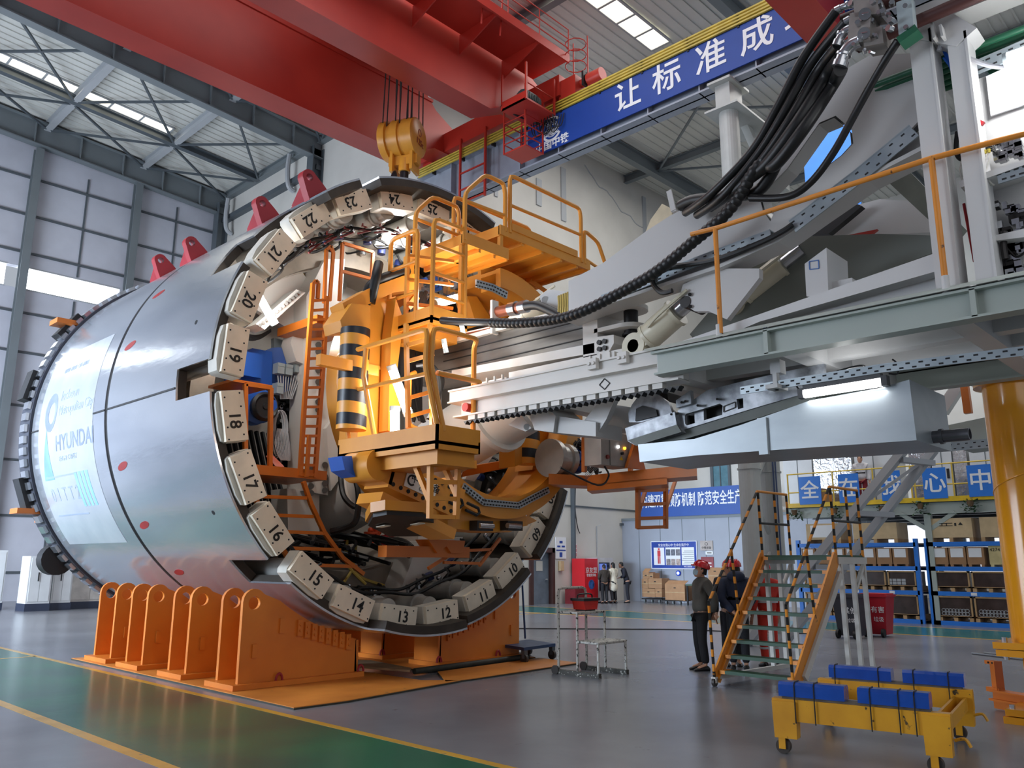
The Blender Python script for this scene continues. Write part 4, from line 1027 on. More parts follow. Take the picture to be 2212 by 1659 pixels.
tube_path(mb, [(7.0, Y1_ - .05, 4.38), (X0 - .14, Y1_ - .08, 4.38), (X0 - .14, 7.2, 4.4), (X0 - .16, 7.2, 3.95), (X0 + .06, 7.2, 3.2)])
mb.tube([(X0 - .11, 8.9, 3.86), (X0 - .11, 7.2, 3.86)], .028, 8)
tube_path(mb, [(X0 + .12, 7.17, 3.2), (X0 - .1, 7.17, 3.95), (X0 - .08, 7.17, 4.42), (X1 - .05, 7.17, 4.42), (X1 + .02, 7.3, 4.36), (X1 + .02, 7.3, 3.2)])
tube_path(mb, [(X0 + .0, 7.17, 3.88), (X1 + .02, 7.17, 3.88), (X1 + .02, 7.3, 3.88)])
put('guard_rail', mb, m_yel3, pf1)
mb = M(); mb.box(X0 - .1, 7.2, 8.92, 9.05, 4.28, 4.33)
tube_path(mb, [(7.1, 8.6, 4.25), (7.0, 8.6, 4.2), (7.0, 8.6, 3.5), (7.3, 8.6, 3.45)])
put('inner_rail', mb, m_yel3, pf1)
mb = M()
a = PY(930, 985, 7.5); b = PY(990, 985, 7.5); a2 = PY(928, 1120, 7.5); b2 = PY(985, 1122, 7.5)
mb.beam(a, a2, .06, .06, up=(0, 1, 0)).beam(b, b2, .06, .06, up=(0, 1, 0))
for t in (.15, .42, .68, .97): mb.beam(a.lerp(a2, t), b.lerp(b2, t), .05)
mb.beam(PY(888, 982, 7.9), PY(930, 1085, 7.5), .06).beam(PY(945, 975, 7.9), PY(988, 1072, 7.5), .06)
put('hanging_ladder', mb, m_yel3, pf1)
mb = M()
a = PY(938, 925, 7.6); 
for u in (880, 932): mb.beam(PY(u - 3, 700, 8.0), PY(u + 2, 925, 7.8), .05, .05, up=(0, 1, 0))
for i, v in enumerate((740, 775, 855, 895)): mb.beam(PY(878, v + 6, 7.95), PY(936, v - 10, 7.85), .05)
put('cage_ladder', mb, m_yel3, pf1)
pf2 = thing('work_cage', 'small yellow railed work cage in the middle of the erector, above the low cage', 'work platform', (7.1, 8.4, 4.9))
mb = M(); mb.box(6.85, 7.5, 8.0, 9.0, 4.84, 4.88).box(6.85, 6.88, 8.0, 9.0, 4.8, 5.03).box(6.85, 7.5, 8.0, 8.03, 4.8, 5.03).box(6.95, 7.5, 8.2, 8.9, 4.66, 4.84)
put('cage_deck', mb, m_yel3, pf2)
mb = M()
tube_path(mb, [PX(863, 680, 6.87), PX(864, 510, 6.87), PX(912, 528, 6.87), PX(914, 565, 6.87)] if False else [(6.87, 8.95, 4.9), (6.87, 8.95, 6.22), (6.87, 8.35, 6.22), (6.87, 8.35, 4.9)])
mb.tube([(6.87, 8.95, 5.75), (6.87, 8.35, 5.75)], .026, 8).tube([(6.87, 8.95, 5.3), (6.87, 8.35, 5.3)], .026, 8)
tube_path(mb, [(6.87, 8.02, 4.9), (6.87, 8.02, 6.28), (7.4, 8.02, 6.28), (7.46, 8.02, 6.1), (7.46, 8.02, 4.9)])
for z in (5.2, 5.5, 5.9): mb.tube([(6.87, 8.02, z), (7.46, 8.02, z)], .026, 8)
mb.beam((6.9, 8.6, 4.9), (6.9, 8.6, 6.2), .05)
for z in (5.2, 5.55, 5.9): mb.beam((6.9, 8.6, z), (7.5, 8.3, z), .05, .04)
put('guard_rail', mb, m_yel3, pf2)
pf3 = thing('upper_platform', 'yellow two level work platform with chamfered handrails at the top of the machine mouth', 'work platform', (8.6, 8.5, 6.2))
mb = M(); mb.box(7.4, 8.3, 8.0, 9.25, 6.1, 6.13).box(7.38, 8.3, 7.98, 8.02, 6.07, 6.24).box(7.38, 7.42, 8.0, 9.3, 6.05, 6.2).box(8.27, 8.3, 8.0, 9.25, 6.05, 6.12)
for x in (7.7, 8.0): mb.box(x, x + .04, 8.0, 9.2, 6.02, 6.1)
put('lower_deck', mb, m_yel3, pf3)
mb = M(); mb.box(8.15, 10.2, 8.0, 9.15, 6.46, 6.5).box(8.12, 10.25, 7.98, 8.02, 6.42, 6.57).box(8.35, 9.9, 7.96, 7.99, 6.55, 6.66).box(8.12, 8.16, 8.0, 9.2, 6.4, 6.56).box(10.2, 10.25, 8.0, 9.2, 6.4, 6.56)
for x in (8.6, 9.05, 9.5, 9.9): mb.box(x, x + .05, 8.0, 9.15, 6.38, 6.46)
mb.box(8.1, 10.25, 9.12, 9.18, 6.36, 6.5).beam((8.17, 8.03, 6.1), (8.17, 8.03, 6.5), .06)
put('upper_deck', mb, m_yel3, pf3)
mb = M()
tube_path(mb, [(7.42, 8.0, 6.12), (7.42, 8.0, 6.84), (7.82, 8.0, 7.26), (8.2, 8.0, 7.26), (8.24, 8.0, 7.1), (8.24, 8.0, 6.5)])
mb.tube([(7.42, 8.0, 6.72), (8.22, 8.0, 6.75)], .026, 8)
tube_path(mb, [(7.1, 8.7, 5.9), (7.1, 8.7, 6.65), (7.42, 8.7, 7.0), (7.9, 8.7, 7.0), (7.95, 8.7, 6.9), (7.95, 8.7, 6.1)])
mb.tube([(7.1, 8.7, 6.55), (7.95, 8.7, 6.55)], .026, 8)
tube_path(mb, [(8.33, 7.99, 6.5), (8.33, 7.99, 7.44), (10.0, 7.99, 7.44), (10.03, 7.99, 7.3), (10.03, 7.99, 6.5)])
mb.tube([(8.33, 7.99, 6.95), (10.03, 7.99, 6.98)], .026, 8)
tube_path(mb, [(8.2, 9.1, 6.5), (8.2, 9.1, 7.4), (10.0, 9.1, 7.4), (10.0, 9.1, 6.5)]); mb.tube([(8.2, 9.1, 6.95), (10.0, 9.1, 6.95)], .026, 8)
tube_path(mb, [(10.12, 8.0, 6.5), (10.12, 8.0, 7.1), (10.5, 8.0, 7.0), (10.78, 8.0, 6.5)]); mb.tube([(10.12, 8.0, 6.6), (10.7, 8.0, 6.5)], .026, 8)
put('guard_rail', mb, m_yel3, pf3)
mb = M(); mb.beam((9.25, 9.1, 6.4), (9.25, 9.1, 5.6), .1).beam((9.25, 9.1, 5.6), (10.2, 9.1, 6.2), .06).beam((9.9, 9.0, 6.4), (10.25, 8.6, 6.0), .06).beam((7.42, 9.2, 6.1), (7.42, 9.2, 4.9), .1).beam((7.42, 8.05, 6.05), (7.42, 8.05, 4.9), .06)
put('support_leg', mb, m_yel3, pf3)
# right hand deck with its ladder and control box
pf4 = thing('side_deck', 'orange work deck sticking out right of the erector, carrying a grey control box', 'work platform', (10.8, 7.5, 2.6))
zt = 3.0
P = [PZ(u, v, zt) for u, v in ((1185, 1026), (1268, 1030), (1310, 1016), (1440, 1012), (1505, 1006), (1500, 996), (1350, 1000), (1190, 1016))]
mb = M(); of = V((.5, .3, 0))
mb.prism([p - zz * .14 for p in (P[0], P[1], P[3], P[4], P[4] + of, P[3] + of, P[1] + of, P[0] + of)], (0, 0, .16))
mb.prism([p - zz * .22 for p in (P[1], P[3], P[3] + of, P[1] + of)], (0, 0, .1))
put('deck_frame', mb, m_orange, pf4)
yl = P[2].y
mb = M()
for u in (1378, 1438): mb.beam(PY(u, 1035, yl), PY(u, 1142, yl), .06, .06, up=(0, 1, 0))
for v in (1060, 1090, 1120, 1140): mb.beam(PY(1378, v, yl), PY(1438, v - 2, yl), .05)
mb.beam(PY(1402, 1035, yl + .3), PY(1380, 1105, yl), .05).beam(PY(1460, 1035, yl + .3), PY(1438, 1100, yl), .05)
put('hanging_ladder', mb, m_orange, pf4)
mb = M(); yb = yl + .5
for pts in ([(1262, 948), (1345, 965)], [(1262, 985), (1330, 995)], [(1360, 940), (1362, 1020)], [(1330, 928), (1350, 930)], [(1262, 945), (1262, 1020)]):
    mb.beam(PY(*pts[0], yb), PY(*pts[1], yb), .06)
put('mesh_frame', mb, m_orange, pf4)
mb = M()
for i in range(14):
    u = 1264 + i * 5
    mb.beam(PY(u, 950, yb), PY(min(1300, u + 34), 950 + min(34, 1300 - u) * 1.1, yb), .006) if u < 1298 else None
    mb.beam(PY(min(u, 1300), 950 + i * 4, yb), PY(1264, 950 + i * 4 + 36, yb), .006)
put('mesh_panel', mb, m_steel, pf4)
mb = M(); mb.prism([PY(u, v, yl - .2) for u, v in ((1355, 1010), (1372, 955), (1378, 955), (1395, 1015))], (0, .05, 0)); put('gusset', mb, m_orange, pf4)
cb = thing('control_box', 'grey steel control box with white and amber indicator lamps standing on the orange deck', 'control box', PY(1325, 1003, yl - .1))
a = PY(1299, 1003, yl - .1); b = PY(1357, 940, yl - .1)
mb = M(); mb.box(a.x, b.x, yl - .1, yl + .2, a.z, b.z).box(a.x + .3 * (b.x - a.x), b.x - .01, yl - .115, yl - .1, a.z + .01, b.z - .01); put('cabinet', mb, mat('control_grey', (164, 158, 152), .4), cb)
w_ = b.x - a.x; h_ = b.z - a.z
for fx, fz, r_, c_, e_ in ((.56, .58, .02, (250, 250, 255), 6), (.8, .57, .02, (255, 170, 40), 5)):
    put('indicator_lamp', M().cyl((a.x + w_ * fx, yl - .115, a.z + h_ * fz), (a.x + w_ * fx, yl - .14, a.z + h_ * fz), r_, 12), mat('ind_%d' % int(fx * 100), c_, .3, emit=e_), cb)
put('rotary_switch', M().cyl((a.x + w_ * .69, yl - .115, a.z + h_ * .4), (a.x + w_ * .69, yl - .15, a.z + h_ * .4), .022, 10), m_ink, cb)
put('warning_triangle', M().prism([(a.x + w_ * .62, yl - .118, a.z + h_ * .2), (a.x + w_ * .76, yl - .118, a.z + h_ * .2), (a.x + w_ * .69, yl - .118, a.z + h_ * .32)], (0, .003, 0)), mat('warn_yellow', (230, 190, 40), .4), cb)
put('isolator_knob', M().cyl((a.x + w_ * .2, yl - .1, a.z + h_ * .24), (a.x + w_ * .2, yl - .13, a.z + h_ * .24), .03, 10), mat('iso_red', (150, 50, 40), .4), cb)
mb = M(); mb.tube(catmull([(a.x + w_ * .3, yl, a.z), (a.x + w_ * .35, yl - .05, a.z - .15), (a.x - .1, yl - .1, a.z - .3), (a.x - .9, yl - .1, a.z - .12)], 6), .014, 6); put('cable', mb, m_hose, cb)
# lamps hung by the erector
def lampv(u0, v0, u1, v1, y, power, lab, r_=.06):
    a, b = PY(u0, v0, y), PY(u1, v1, y); c = (a + b) / 2; d = (b - a).normalized()
    o = solo('work_light', M().cyl(a, b, r_, 12), m_lamp, lab, 'lamp', c); put('end_cap', M().cyl(a - d * .06, a, r_ * 1.15, 12).cyl(b, b + d * .06, r_ * 1.15, 12), m_grey_box, o)
    l = bpy.data.lights.new('work_lamp', 'POINT'); l.energy = power; l.shadow_soft_size = .15; l.color = (1, .97, .9)
    q = bpy.data.objects.new('work_lamp', l); COL.objects.link(q); q.location = c + V((-.05, -.25, 0)); return o
lampv(848, 798, 880, 888, 8.35, 28, 'glaring tube light slanting behind the low yellow cage rails')
lampv(853, 888, 853, 932, 8.2, 16, 'glaring upright tube light at the low yellow cage deck')
lampv(945, 655, 985, 645, 8.6, 30, 'bright light glowing behind the middle yellow cage')
lampv(960, 742, 962, 752, 7.7, 8, 'small bright lamp under the corrugated hose, left one', .03); lampv(997, 700, 999, 712, 7.7, 8, 'small bright lamp under the corrugated hose, right one', .03)
# ================================================================ BRIDGE BEHIND THE ERECTOR
br_ = thing('bridge_beam', 'white ladder shaped bridge beam with a black toothed rack along its lower edge', 'beam', (7.0, 6, 3.3))
mb = M(); mb.box(6.93, 7.1, 4.5, 7.7, 3.68, 3.83).box(6.9, 7.12, 4.5, 7.7, 3.82, 3.84).box(6.89, 7.12, 4.5, 7.7, 3.67, 3.69).box(7.0, 7.1, 4.3, 7.55, 3.49, 3.68).box(6.9, 7.12, 4.3, 7.6, 3.475, 3.495)
put('beam', mb, m_white_p, br_)
mb = M()
for y in np.arange(4.5, 7.3, .17): mb.box(6.92, 7.0, y, y + .12, 3.42, 3.475)
put('rack_block', mb, m_white_p, br_)
mb = M()
mb.box(6.94, 7.0, 4.3, 7.4, 3.40, 3.42)
for y in np.arange(4.3, 7.4, .085): mb.prism([(6.92, y, 3.41), (6.92, y + .06, 3.41), (6.92, y + .03, 3.37)], (.08, 0, 0))
put('rack_teeth', mb, m_black, br_)
put('stop_lamp', M().cyl((7.0, 7.38, 3.585), (6.9, 7.38, 3.585), .055, 14), mat('stop_red', (196, 40, 36), .3), br_)
mb = M(); c = V((6.995, 5.28, 3.585)); P = [c + V((0, a, b)) for a, b in ((-.07, 0), (0, .06), (.07, 0), (0, -.06))]
for p, q in zip(P, P[1:] + P[:1]): mb.beam(p, q, .008, .008)
put('diamond_mark', mb, m_ink, br_)
mb = M()
for y in (5.35, 4.95): mb.box(6.86, 6.92, y - .06, y + .06, 3.74, 3.86).cyl((6.86, y - .03, 3.8), (6.84, y - .03, 3.8), .02, 6).cyl((6.86, y + .03, 3.8), (6.84, y + .03, 3.8), .02, 6)
put('rail_clip', mb, m_white_p, br_)
mb = M(); mb.ibeam((10.2, 7.7, 3.68), (10.2, 4.6, 3.70), .22, .26, .02).box(10.16, 10.22, 4.5, 7.55, 3.28, 3.58)
put('far_beam', mb, m_white_p, br_)
mb = M()
for y in (4.7, 6.3): mb.box(7.1, 10.15, y - .1, y + .1, 3.5, 3.66)
put('cross_member', mb, m_white_p, br_)
# telescoping erector carriage beam: dark worn plates in a white frame
cb_ = thing('carriage_beam', 'long worn dark steel slide beam in a white frame, behind the erector', 'beam', (7.6, 7.2, 4.3))
mb = M(); mb.box(7.62, 8.1, 5.95, 9.2, 4.24, 4.72)
put('slide_beam', mb, mat('worn_slide', (112, 108, 102), .42, .4, .25, 2.2, rgb2=(64, 60, 58), stretch=(1, .3, 2)), cb_)
mb = M()
for z in (4.36, 4.5, 4.6): mb.box(7.605, 7.625, 5.95, 8.6, z - .006, z + .006)
put('plate_joint', mb, m_dark, cb_)
mb = M(); mb.box(7.55, 8.15, 5.9, 8.7, 4.72, 4.78).prism([(7.5, 8.3, 4.2), (7.5, 5.8, 4.12), (7.5, 5.8, 4.24), (7.5, 8.3, 4.3)], (.6, 0, 0)).box(7.5, 8.2, 5.75, 5.97, 4.08, 4.74)
put('white_frame', mb, m_white_p, cb_)
mb = M(); mb.box(7.5, 7.9, 5.2, 7.2, 4.02, 4.1).box(7.35, 7.7, 5.4, 5.9, 3.92, 4.04).box(7.35, 7.7, 7.1, 7.7, 3.88, 4.0)
for y0 in (5.45, 7.15): 
    for k in range(3): mb.box(7.33, 7.36, y0 + k * .14, y0 + k * .14 + .02, 3.9, 4.04)
put('roller_bracket', mb, m_white_p, cb_)
mb = M(); 
for z in (4.6, 4.36):
    P = [(7.5, 5.8, z), (7.95, 5.8, z), (7.95, 5.5, z)] + [(7.72 + .22 * math.cos(t), 5.42 - .2 * math.sin(t), z) for t in np.linspace(0, math.pi, 9)] + [(7.5, 5.55, z)]
    mb.prism(P, (0, 0, .05))
cv = put('clevis', mb, m_white_p, cb_); put('clevis_pin', M().cyl((7.72, 5.42, 4.3), (7.72, 5.42, 4.7), .085, 18).cyl((7.72, 5.42, 4.3), (7.72, 5.42, 4.32), .11, 18), m_dirty, cv)
mb = M(); mb.prism([(7.48, 5.75, 4.08), (7.48, 5.75, 4.3), (7.48, 5.5, 4.28), (7.48, 5.5, 4.18), (7.48, 5.58, 4.08)], (.5, 0, 0)); put('clevis_gusset', mb, m_white_p, cb_)
mb = M()
for y in (5.7, 5.62):
    for z in (4.14, 4.22, 4.66, 4.72): mb.cyl((7.48, y, z), (7.45, y, z), .03, 8)
put('clevis_bolt', mb, m_dirty, cb_)
# tilt cylinders
def hcyl(p, q, r, lab, rr=.05):
    p, q = V(p), V(q); d = (q - p).normalized()
    t = thing('hydraulic_cylinder', lab, 'hydraulic cylinder', p)
    put('barrel', M().cyl(p + d * .16, q - d * .2, r, 24).cyl(q - d * .24, q - d * .2, r * 1.1, 24).cyl(p + d * .16, p + d * .2, r * 1.06, 24), m_cyl, t)
    mb = M(); s = V((1, 0, 0))
    mb.lathe(p - s * .09, s, [(.075, 0), (.15, 0), (.15, .18), (.075, .18), (.075, 0)], 24); mb.obox(p + d * .12, d * .08, s * .08, d.cross(s) * .1); put('eye', mb, m_cyl, t)
    put('rod', M().cyl(q - d * .2, q + d * rr, r * .6, 16), m_chrome, t)
    mb = M(); mb.tube(catmull([p + d * .3 - s * (r + .02), p + d * .5 - s * (r + .06), p + d * .9 - s * (r + .05)], 5), .018, 6); put('oil_pipe', mb, m_cyl, t)
    return t
m_cyl = mat('cylinder_cream', (206, 200, 178), .35, 0, .06, 1.5)
hcyl(PX(1377, 750, 7.45), PX(1492, 648, 7.45), .15, 'stout cream hydraulic cylinder slanting up to the white bracket below the gooseneck')
hcyl(PX(1585, 655, 8.3), PX(1725, 545, 8.3), .13, 'shaded hydraulic cylinder under the gooseneck beside the conveyor plate')
hcyl(PX(1120, 700, 8.3), PX(1195, 640, 8.3), .12, 'white cylinder by the upper white knuckle at the front of the gooseneck')
# gooseneck
gx = 7.3
gn = thing('gooseneck_beam', 'big white gooseneck girder rising from the erector towards the gantry on the right', 'girder', (gx, 4.5, 4.6))
outer = [(1228, 612), (1300, 575), (1400, 502), (1450, 470), (1540, 425), (1650, 310), (1800, 172), (1880, 125), (2010, 120), (2010, 318), (1880, 385), (1770, 462), (1690, 520), (1560, 578), (1400, 630), (1300, 662), (1228, 690)]
hole = [(1648, 455), (1640, 425), (1700, 365), (1770, 265), (1805, 250), (1840, 280), (1843, 310), (1820, 335), (1680, 440), (1664, 478)]
O = [PX(u, v, gx) for u, v in outer]; H = [PX(u, v, gx) for u, v in hole]
m_goose = mat('gooseneck_white', (190, 189, 188), .38, 0, .04, .8)
mb = M(); mb.holed(O, [H], (.05, 0, 0)); put('web_plate', mb, m_goose, gn)
mb = M()
HB = H + [H[0]]
c = sum(H, V((0, 0, 0))) / len(H)
for a, b in zip(H, H[1:] + H[:1]): mb.quad(a, b, b + V((.22, 0, 0)), a + V((.22, 0, 0))); ai, bi = a + (c - a) * .04, b + (c - b) * .04; mb.quad(ai, bi, bi + V((.22, 0, 0)), ai + V((.22, 0, 0)))
put('opening_rim', mb, m_goose, gn)
mb = M(); L_ = [PX(u, v, gx) for u, v in ((1228, 690), (1300, 662), (1400, 630), (1560, 578), (1690, 520), (1770, 462), (1880, 385), (2010, 318))]
for a, b in zip(L_, L_[1:]): mb.prism([a - V((.1, 0, 0)), b - V((.1, 0, 0)), b - V((.1, 0, .04)), a - V((.1, 0, .04))], (.3, 0, 0))
T_ = O[:9]
for a, b in zip(T_, T_[1:]): mb.prism([a, b, b + V((0, 0, .03)), a + V((0, 0, .03))], (.5, 0, 0))
put('flange', mb, m_goose, gn)
mb = M(); O2 = [p + V((.9, 0, -.35)) for p in O]; mb.prism([O2[i] for i in (0, 2, 4, 5, 9, 12, 14, 16)], (.05, 0, 0)); put('far_web', mb, m_goose, gn) if False else None
mb = M(); px = [(1548, 580), (1640, 580), (1640, 600), (1570, 690), (1530, 672), (1500, 672), (1475, 655), (1468, 640), (1475, 615)]
mb.prism([PX(u, v, gx - .02) for u, v in px], (.08, 0, 0)); mb.prism([PX(u, v, gx + .22) for u, v in px], (.06, 0, 0))
p = PX(1480, 652, gx - .03); bk = put('cylinder_bracket', mb, m_goose, gn)
put('bracket_pin', M().cyl(p, p + V((.35, 0, 0)), .065, 16), m_dirty, bk)
mb = M(); mb.cyl(PX(1490, 636, gx - .02), PX(1490, 636, gx - .05), .02, 8).cyl(PX(1491, 662, gx - .02), PX(1491, 662, gx - .05), .02, 8); put('bracket_bolt', mb, m_dirty, bk)
mb = M()
for (u0, v0, u1, v1) in ((1445, 412, 1455, 455), (1575, 415, 1580, 470)):
    a = PX(u0, v0, gx + .1); b = PX(u1, v1, gx + .1); mb.beam(a, b, .06, .02, up=(1, 0, 0)); mb.beam(b, b + V((.5, 0, -.02)), .06, .02)
put('hose_stay', mb, m_goose, gn)
a = PX(1300, 0, 5)
def xtray(px, x, w_, par):
    P = [PX(u, v, x) for u, v in px]; mb = M(); mh = M()
    for a, b in zip(P, P[1:]):
        d = (b - a); k = max(4, int(d.length / .1)); dn = d.normalized(); up = dn.cross(V((1, 0, 0))).normalized() * -1
        mb.obox((a + b) / 2, d / 2, V((.008, 0, 0)), up * w_ / 2); mb.obox((a + b) / 2 + V((.05, 0, 0)) - up * w_ / 2, d / 2, V((.06, 0, 0)), up * .006)
        for i in range(k):
            for s in (-1, 1): q = a + d * ((i + .5 + .25 * s) / k) + up * w_ * .25 * s - V((.009, 0, 0)); mh.obox(q, dn * .017, V((.002, 0, 0)), up * .007)
    return putm('cable_tray', [(mb, m_galv), (mh, m_dark)], par)
xtray([(1300, 648), (1500, 568), (1665, 507)], gx - .12, .1, gn); xtray([(1712, 490), (1850, 385), (1975, 282)], gx - .12, .14, gn)
mb = M(); mb.tube(catmull([PX(u, v, gx - .16) for u, v in ((1452, 628), (1430, 632), (1412, 615), (1412, 595), (1440, 578), (1540, 562), (1640, 525), (1690, 500), (1712, 485))], 6), .028, 8).tube([PX(1975, 282, gx - .14), PX(2005, 250, gx - .14)], .03, 8)
put('tray_cable', mb, m_hose, gn)
mb = M(); mb.prism([PX(u, v, 7.7) for u, v in ((1165, 640), (1185, 625), (1225, 630), (1222, 690), (1200, 692), (1175, 668))], (.08, 0, 0)); mb.cyl(PX(1178, 648, 7.68), PX(1178, 648, 8.0), .05, 14); put('front_knuckle', mb, m_goose, gn)
mb = M()
for i in range(5): mb.tube(catmull([PX(1207 + i * 5, 640 - i * 2, 7.55), PX(1208 + i * 5, 660, 7.5), PX(1206 + i * 5, 690, 7.55)], 5), .018, 6)
put('yellow_hose', mb, mat('hose_khaki', (176, 156, 84), .5), gn)
mb = M(); mb.prism([PX(u, v, 7.6) for u, v in ((1395, 500), (1405, 475), (1430, 440), (1450, 450), (1452, 470))], (.4, 0, 0)); fl = put('fabric_flap', mb, mat('cream_fabric', (206, 192, 164), .8, 0, .12, 5), gn)
# white bottom trough bracket in front of the conveyor tube
mb = M(); mb.prism([PX(u, v, 7.3) for u, v in ((1139, 884), (1176, 874), (1200, 898), (1195, 934), (1155, 929))], (.5, 0, 0)); mb.prism([PX(u, v, 7.35) for u, v in ((1200, 898), (1287, 912), (1287, 943), (1195, 934))], (.5, 0, 0)); mb.prism([PX(u, v, 7.4) for u, v in ((1262, 908), (1306, 852), (1335, 846), (1310, 905), (1287, 943), (1280, 915))], (.08, 0, 0)); o = put('trough_bracket', mb, m_goose, br_)
mb = M(); mb.prism([PX(u, v, 7.35) for u, v in ((1098, 918), (1125, 895), (1148, 925), (1135, 932))], (.1, 0, 0)); mb.cyl(PX(1138, 922, 7.33), PX(1138, 922, 7.5), .04, 12); put('trough_lug', mb, m_goose, br_)
mb = M(); mb.prism([PX(u, v, 8.3) for u, v in ((1270, 905), (1300, 870), (1365, 880), (1362, 925), (1290, 930))], (.4, 0, 0)); put('trough_side', mb, m_steel_l, br_)
# ================================================================ TRAILING GANTRY ON THE RIGHT
m_sage = mat('gantry_sage', (168, 178, 172), .42, 0, .05, .8)
m_grey_w = mat('gantry_white', (204, 204, 204), .42, 0, .04, .8)
gt = thing('walkway_gantry', 'pale grey green gantry walkway with steel posts on the right, carried on a yellow column', 'gantry', (8.6, 2, 3.5))
zt = 3.78
mb = M(); mb.ibeam((6.86, -1.5, zt - .13), (6.86, 4.5, zt - .13), .16, .24, .02).prism([(6.76, -1.5, zt), (6.76, 4.55, zt), (6.9, 4.7, zt + .06), (6.9, -1.5, zt + .06)], (.02, 0, .02))
mb.box(6.88, 7.2, -1.5, 4.6, zt, zt + .03)
for y in (-.2, 1.6, 3.3): mb.box(6.78, 6.86, y - .02, y + .02, zt - .24, zt - .02)
put('edge_beam', mb, m_sage, gt)
mb = M()
for y in (4.45, 3.15, 1.75, .4, -1): mb.box(6.9, 9.4, y - .09, y + .09, zt - .24, zt - .02)
put('cross_beam', mb, m_grey_w, gt)
mb = M(); mb.box(6.9, 8.2, -1.5, 4.5, zt - .03, zt - .0).box(7.55, 7.7, -1.5, 4.5, zt - .2, zt - .03).box(8.15, 8.3, -1.5, 4.4, zt - .2, zt)
put('deck_plate', mb, m_grey_w, gt)
mb = M(); mb.ibeam((9.4, -1.5, zt - .13), (9.4, 4.5, zt - .13), .16, .24, .02).box(8.9, 9.4, -1.5, 4.4, zt - .03, zt).box(9.6, 11.7, -1.5, 2.9, 4.2, 4.45); put('far_edge_beam', mb, m_sage, gt)
def post(x, y0, y1, z0, z1, nm='post'):
    yc = (y0 + y1) / 2; mb = M(); mb.box(x + .02, x + .2, y0 + .02, y1, z0, z1).box(x - .02, x + .22, y0, y0 + .02, z0, z1).box(x - .01, x + .02, y0 + .02, y1, z0, z1); put(nm, mb, m_grey_w, gt)
post(6.95, 1.71, 1.89, zt, 6.15); post(6.95, 1.45, 1.6, zt, 6.0)
mb = M(); mb.box(6.95, 10.2, 1.68, 1.9, 6.12, 6.3).prism([PX(u, v, 6.93) for u, v in ((1985, 85), (2000, 30), (2060, 30), (2110, 60), (2065, 100))], (.25, 0, 0)).box(6.95, 7.2, -1.5, 1.9, 6.2, 6.4); put('top_frame', mb, m_grey_w, gt)
mb = M()
for u, v0, v1 in ((2035, 60, 85), (2017, 55, 88)): mb.beam(PX(u, v0, 6.9), PX(u + 5, v1, 6.9), .02, .12, up=(1, 0, 0))
put('post_rib', mb, m_grey_w, gt)
mb = M()
mb.prism([PX(u, v, 7.0) for u, v in ((1428, 758), (1470, 738), (2045, 538), (2050, 578), (1640, 695), (1500, 755))], (.16, 0, 0)); mb.prism([PX(u, v, 7.2) for u, v in ((1640, 697), (2050, 580), (2040, 620), (1700, 690))], (.9, 0, 0))
put('sloping_beam', mb, m_grey_w, gt)
mb = M()
mb.box(7.0, 7.22, 2.4, 3.2, 3.8, 4.05) if False else mb.prism([PX(u, v, 7.4) for u, v in ((1738, 570), (1785, 535), (1790, 645), (1742, 640))], (.5, 0, 0))
mb.prism([PX(u, v, 7.5) for u, v in ((1790, 610), (1840, 600), (1845, 625), (1795, 640))], (.4, 0, 0)); sp_ = put('support_post', mb, m_grey_w, gt)
q = [PX(u, v, 7.395) for u, v in ((1748, 565), (1768, 562), (1769, 580), (1749, 582))]
mb = M()
for a, b in zip(q, q[1:] + q[:1]): mb.beam(a, b, .008, .008)
put('label_frame', mb, mat('label_blue', (70, 110, 170), .5), sp_)
# guard rail of orange tube
mb = M(); P = [PX(u, v, 6.83) for u, v in ((1493, 506), (1550, 492), (2012, 342), (2240, 282))]
mb.tube(P, .024, 10)
for (u, v, u2, v2) in ((1548, 492, 1553, 710), (2012, 345, 2042, 606)): a = PX(u, v, 6.83); b = PX(u2, v2, 6.83); mb.cyl(V((6.83, (a.y + b.y) / 2, zt + .05)), V((6.83, (a.y + b.y) / 2, a.z)), .024, 10)
rl = put('guard_rail', mb, mat('rail_worn_orange', (216, 136, 44), .4, 0, .08, 2, wear=(90, 58, 36), wear_t=.66), gt); rl['label'] = 'worn orange guard rail'
mb = M()
for (u, v) in ((1553, 712), (2042, 606)): b = PX(u, v, 6.83); mb.cyl(V((6.83, b.y, zt)), V((6.83, b.y, zt + .14)), .03, 10)
put('rail_socket', mb, m_grey_w, gt)
# conveyor plate, dark
put('conveyor_side', M().prism([PX(u, v, 8.3) for u, v in ((1490, 722), (1560, 640), (1640, 548), (1700, 512), (1900, 505), (2060, 510), (2060, 530), (1700, 660), (1500, 735))], (.06, 0, 0)), mat('conveyor_grey', (112, 116, 110), .5, 0, .08, .8), gt)
put('belt_guide', M().prism([PX(u, v, 9.2) for u, v in ((1705, 500), (1745, 470), (1900, 430), (2060, 440), (2060, 500), (1800, 510))], (.3, 0, 0)), m_grey_w, gt)
mb = M(); mb.prism([PX(u, v, 9.0) for u, v in ((1700, 495), (1850, 440), (1862, 445), (1790, 505), (1710, 512))], (.1, 0, 0)); put('belt_cover', mb, m_black, gt)
mb = M(); mb.prism([PX(u, v, 8.95) for u, v in ((1830, 508), (1895, 495), (1870, 515), (1825, 520))], (.05, 0, 0)); put('red_flag_plate', mb, mat('plate_red', (180, 50, 40), .5), gt)
mb = M(); mb.prism([PX(u, v, 8.4) for u, v in ((1915, 390), (1960, 365), (2070, 480), (2045, 510), (1990, 460))], (.3, 0, 0)); put('knee_brace', mb, mat('shade_sage', (128, 132, 124), .5), gt)
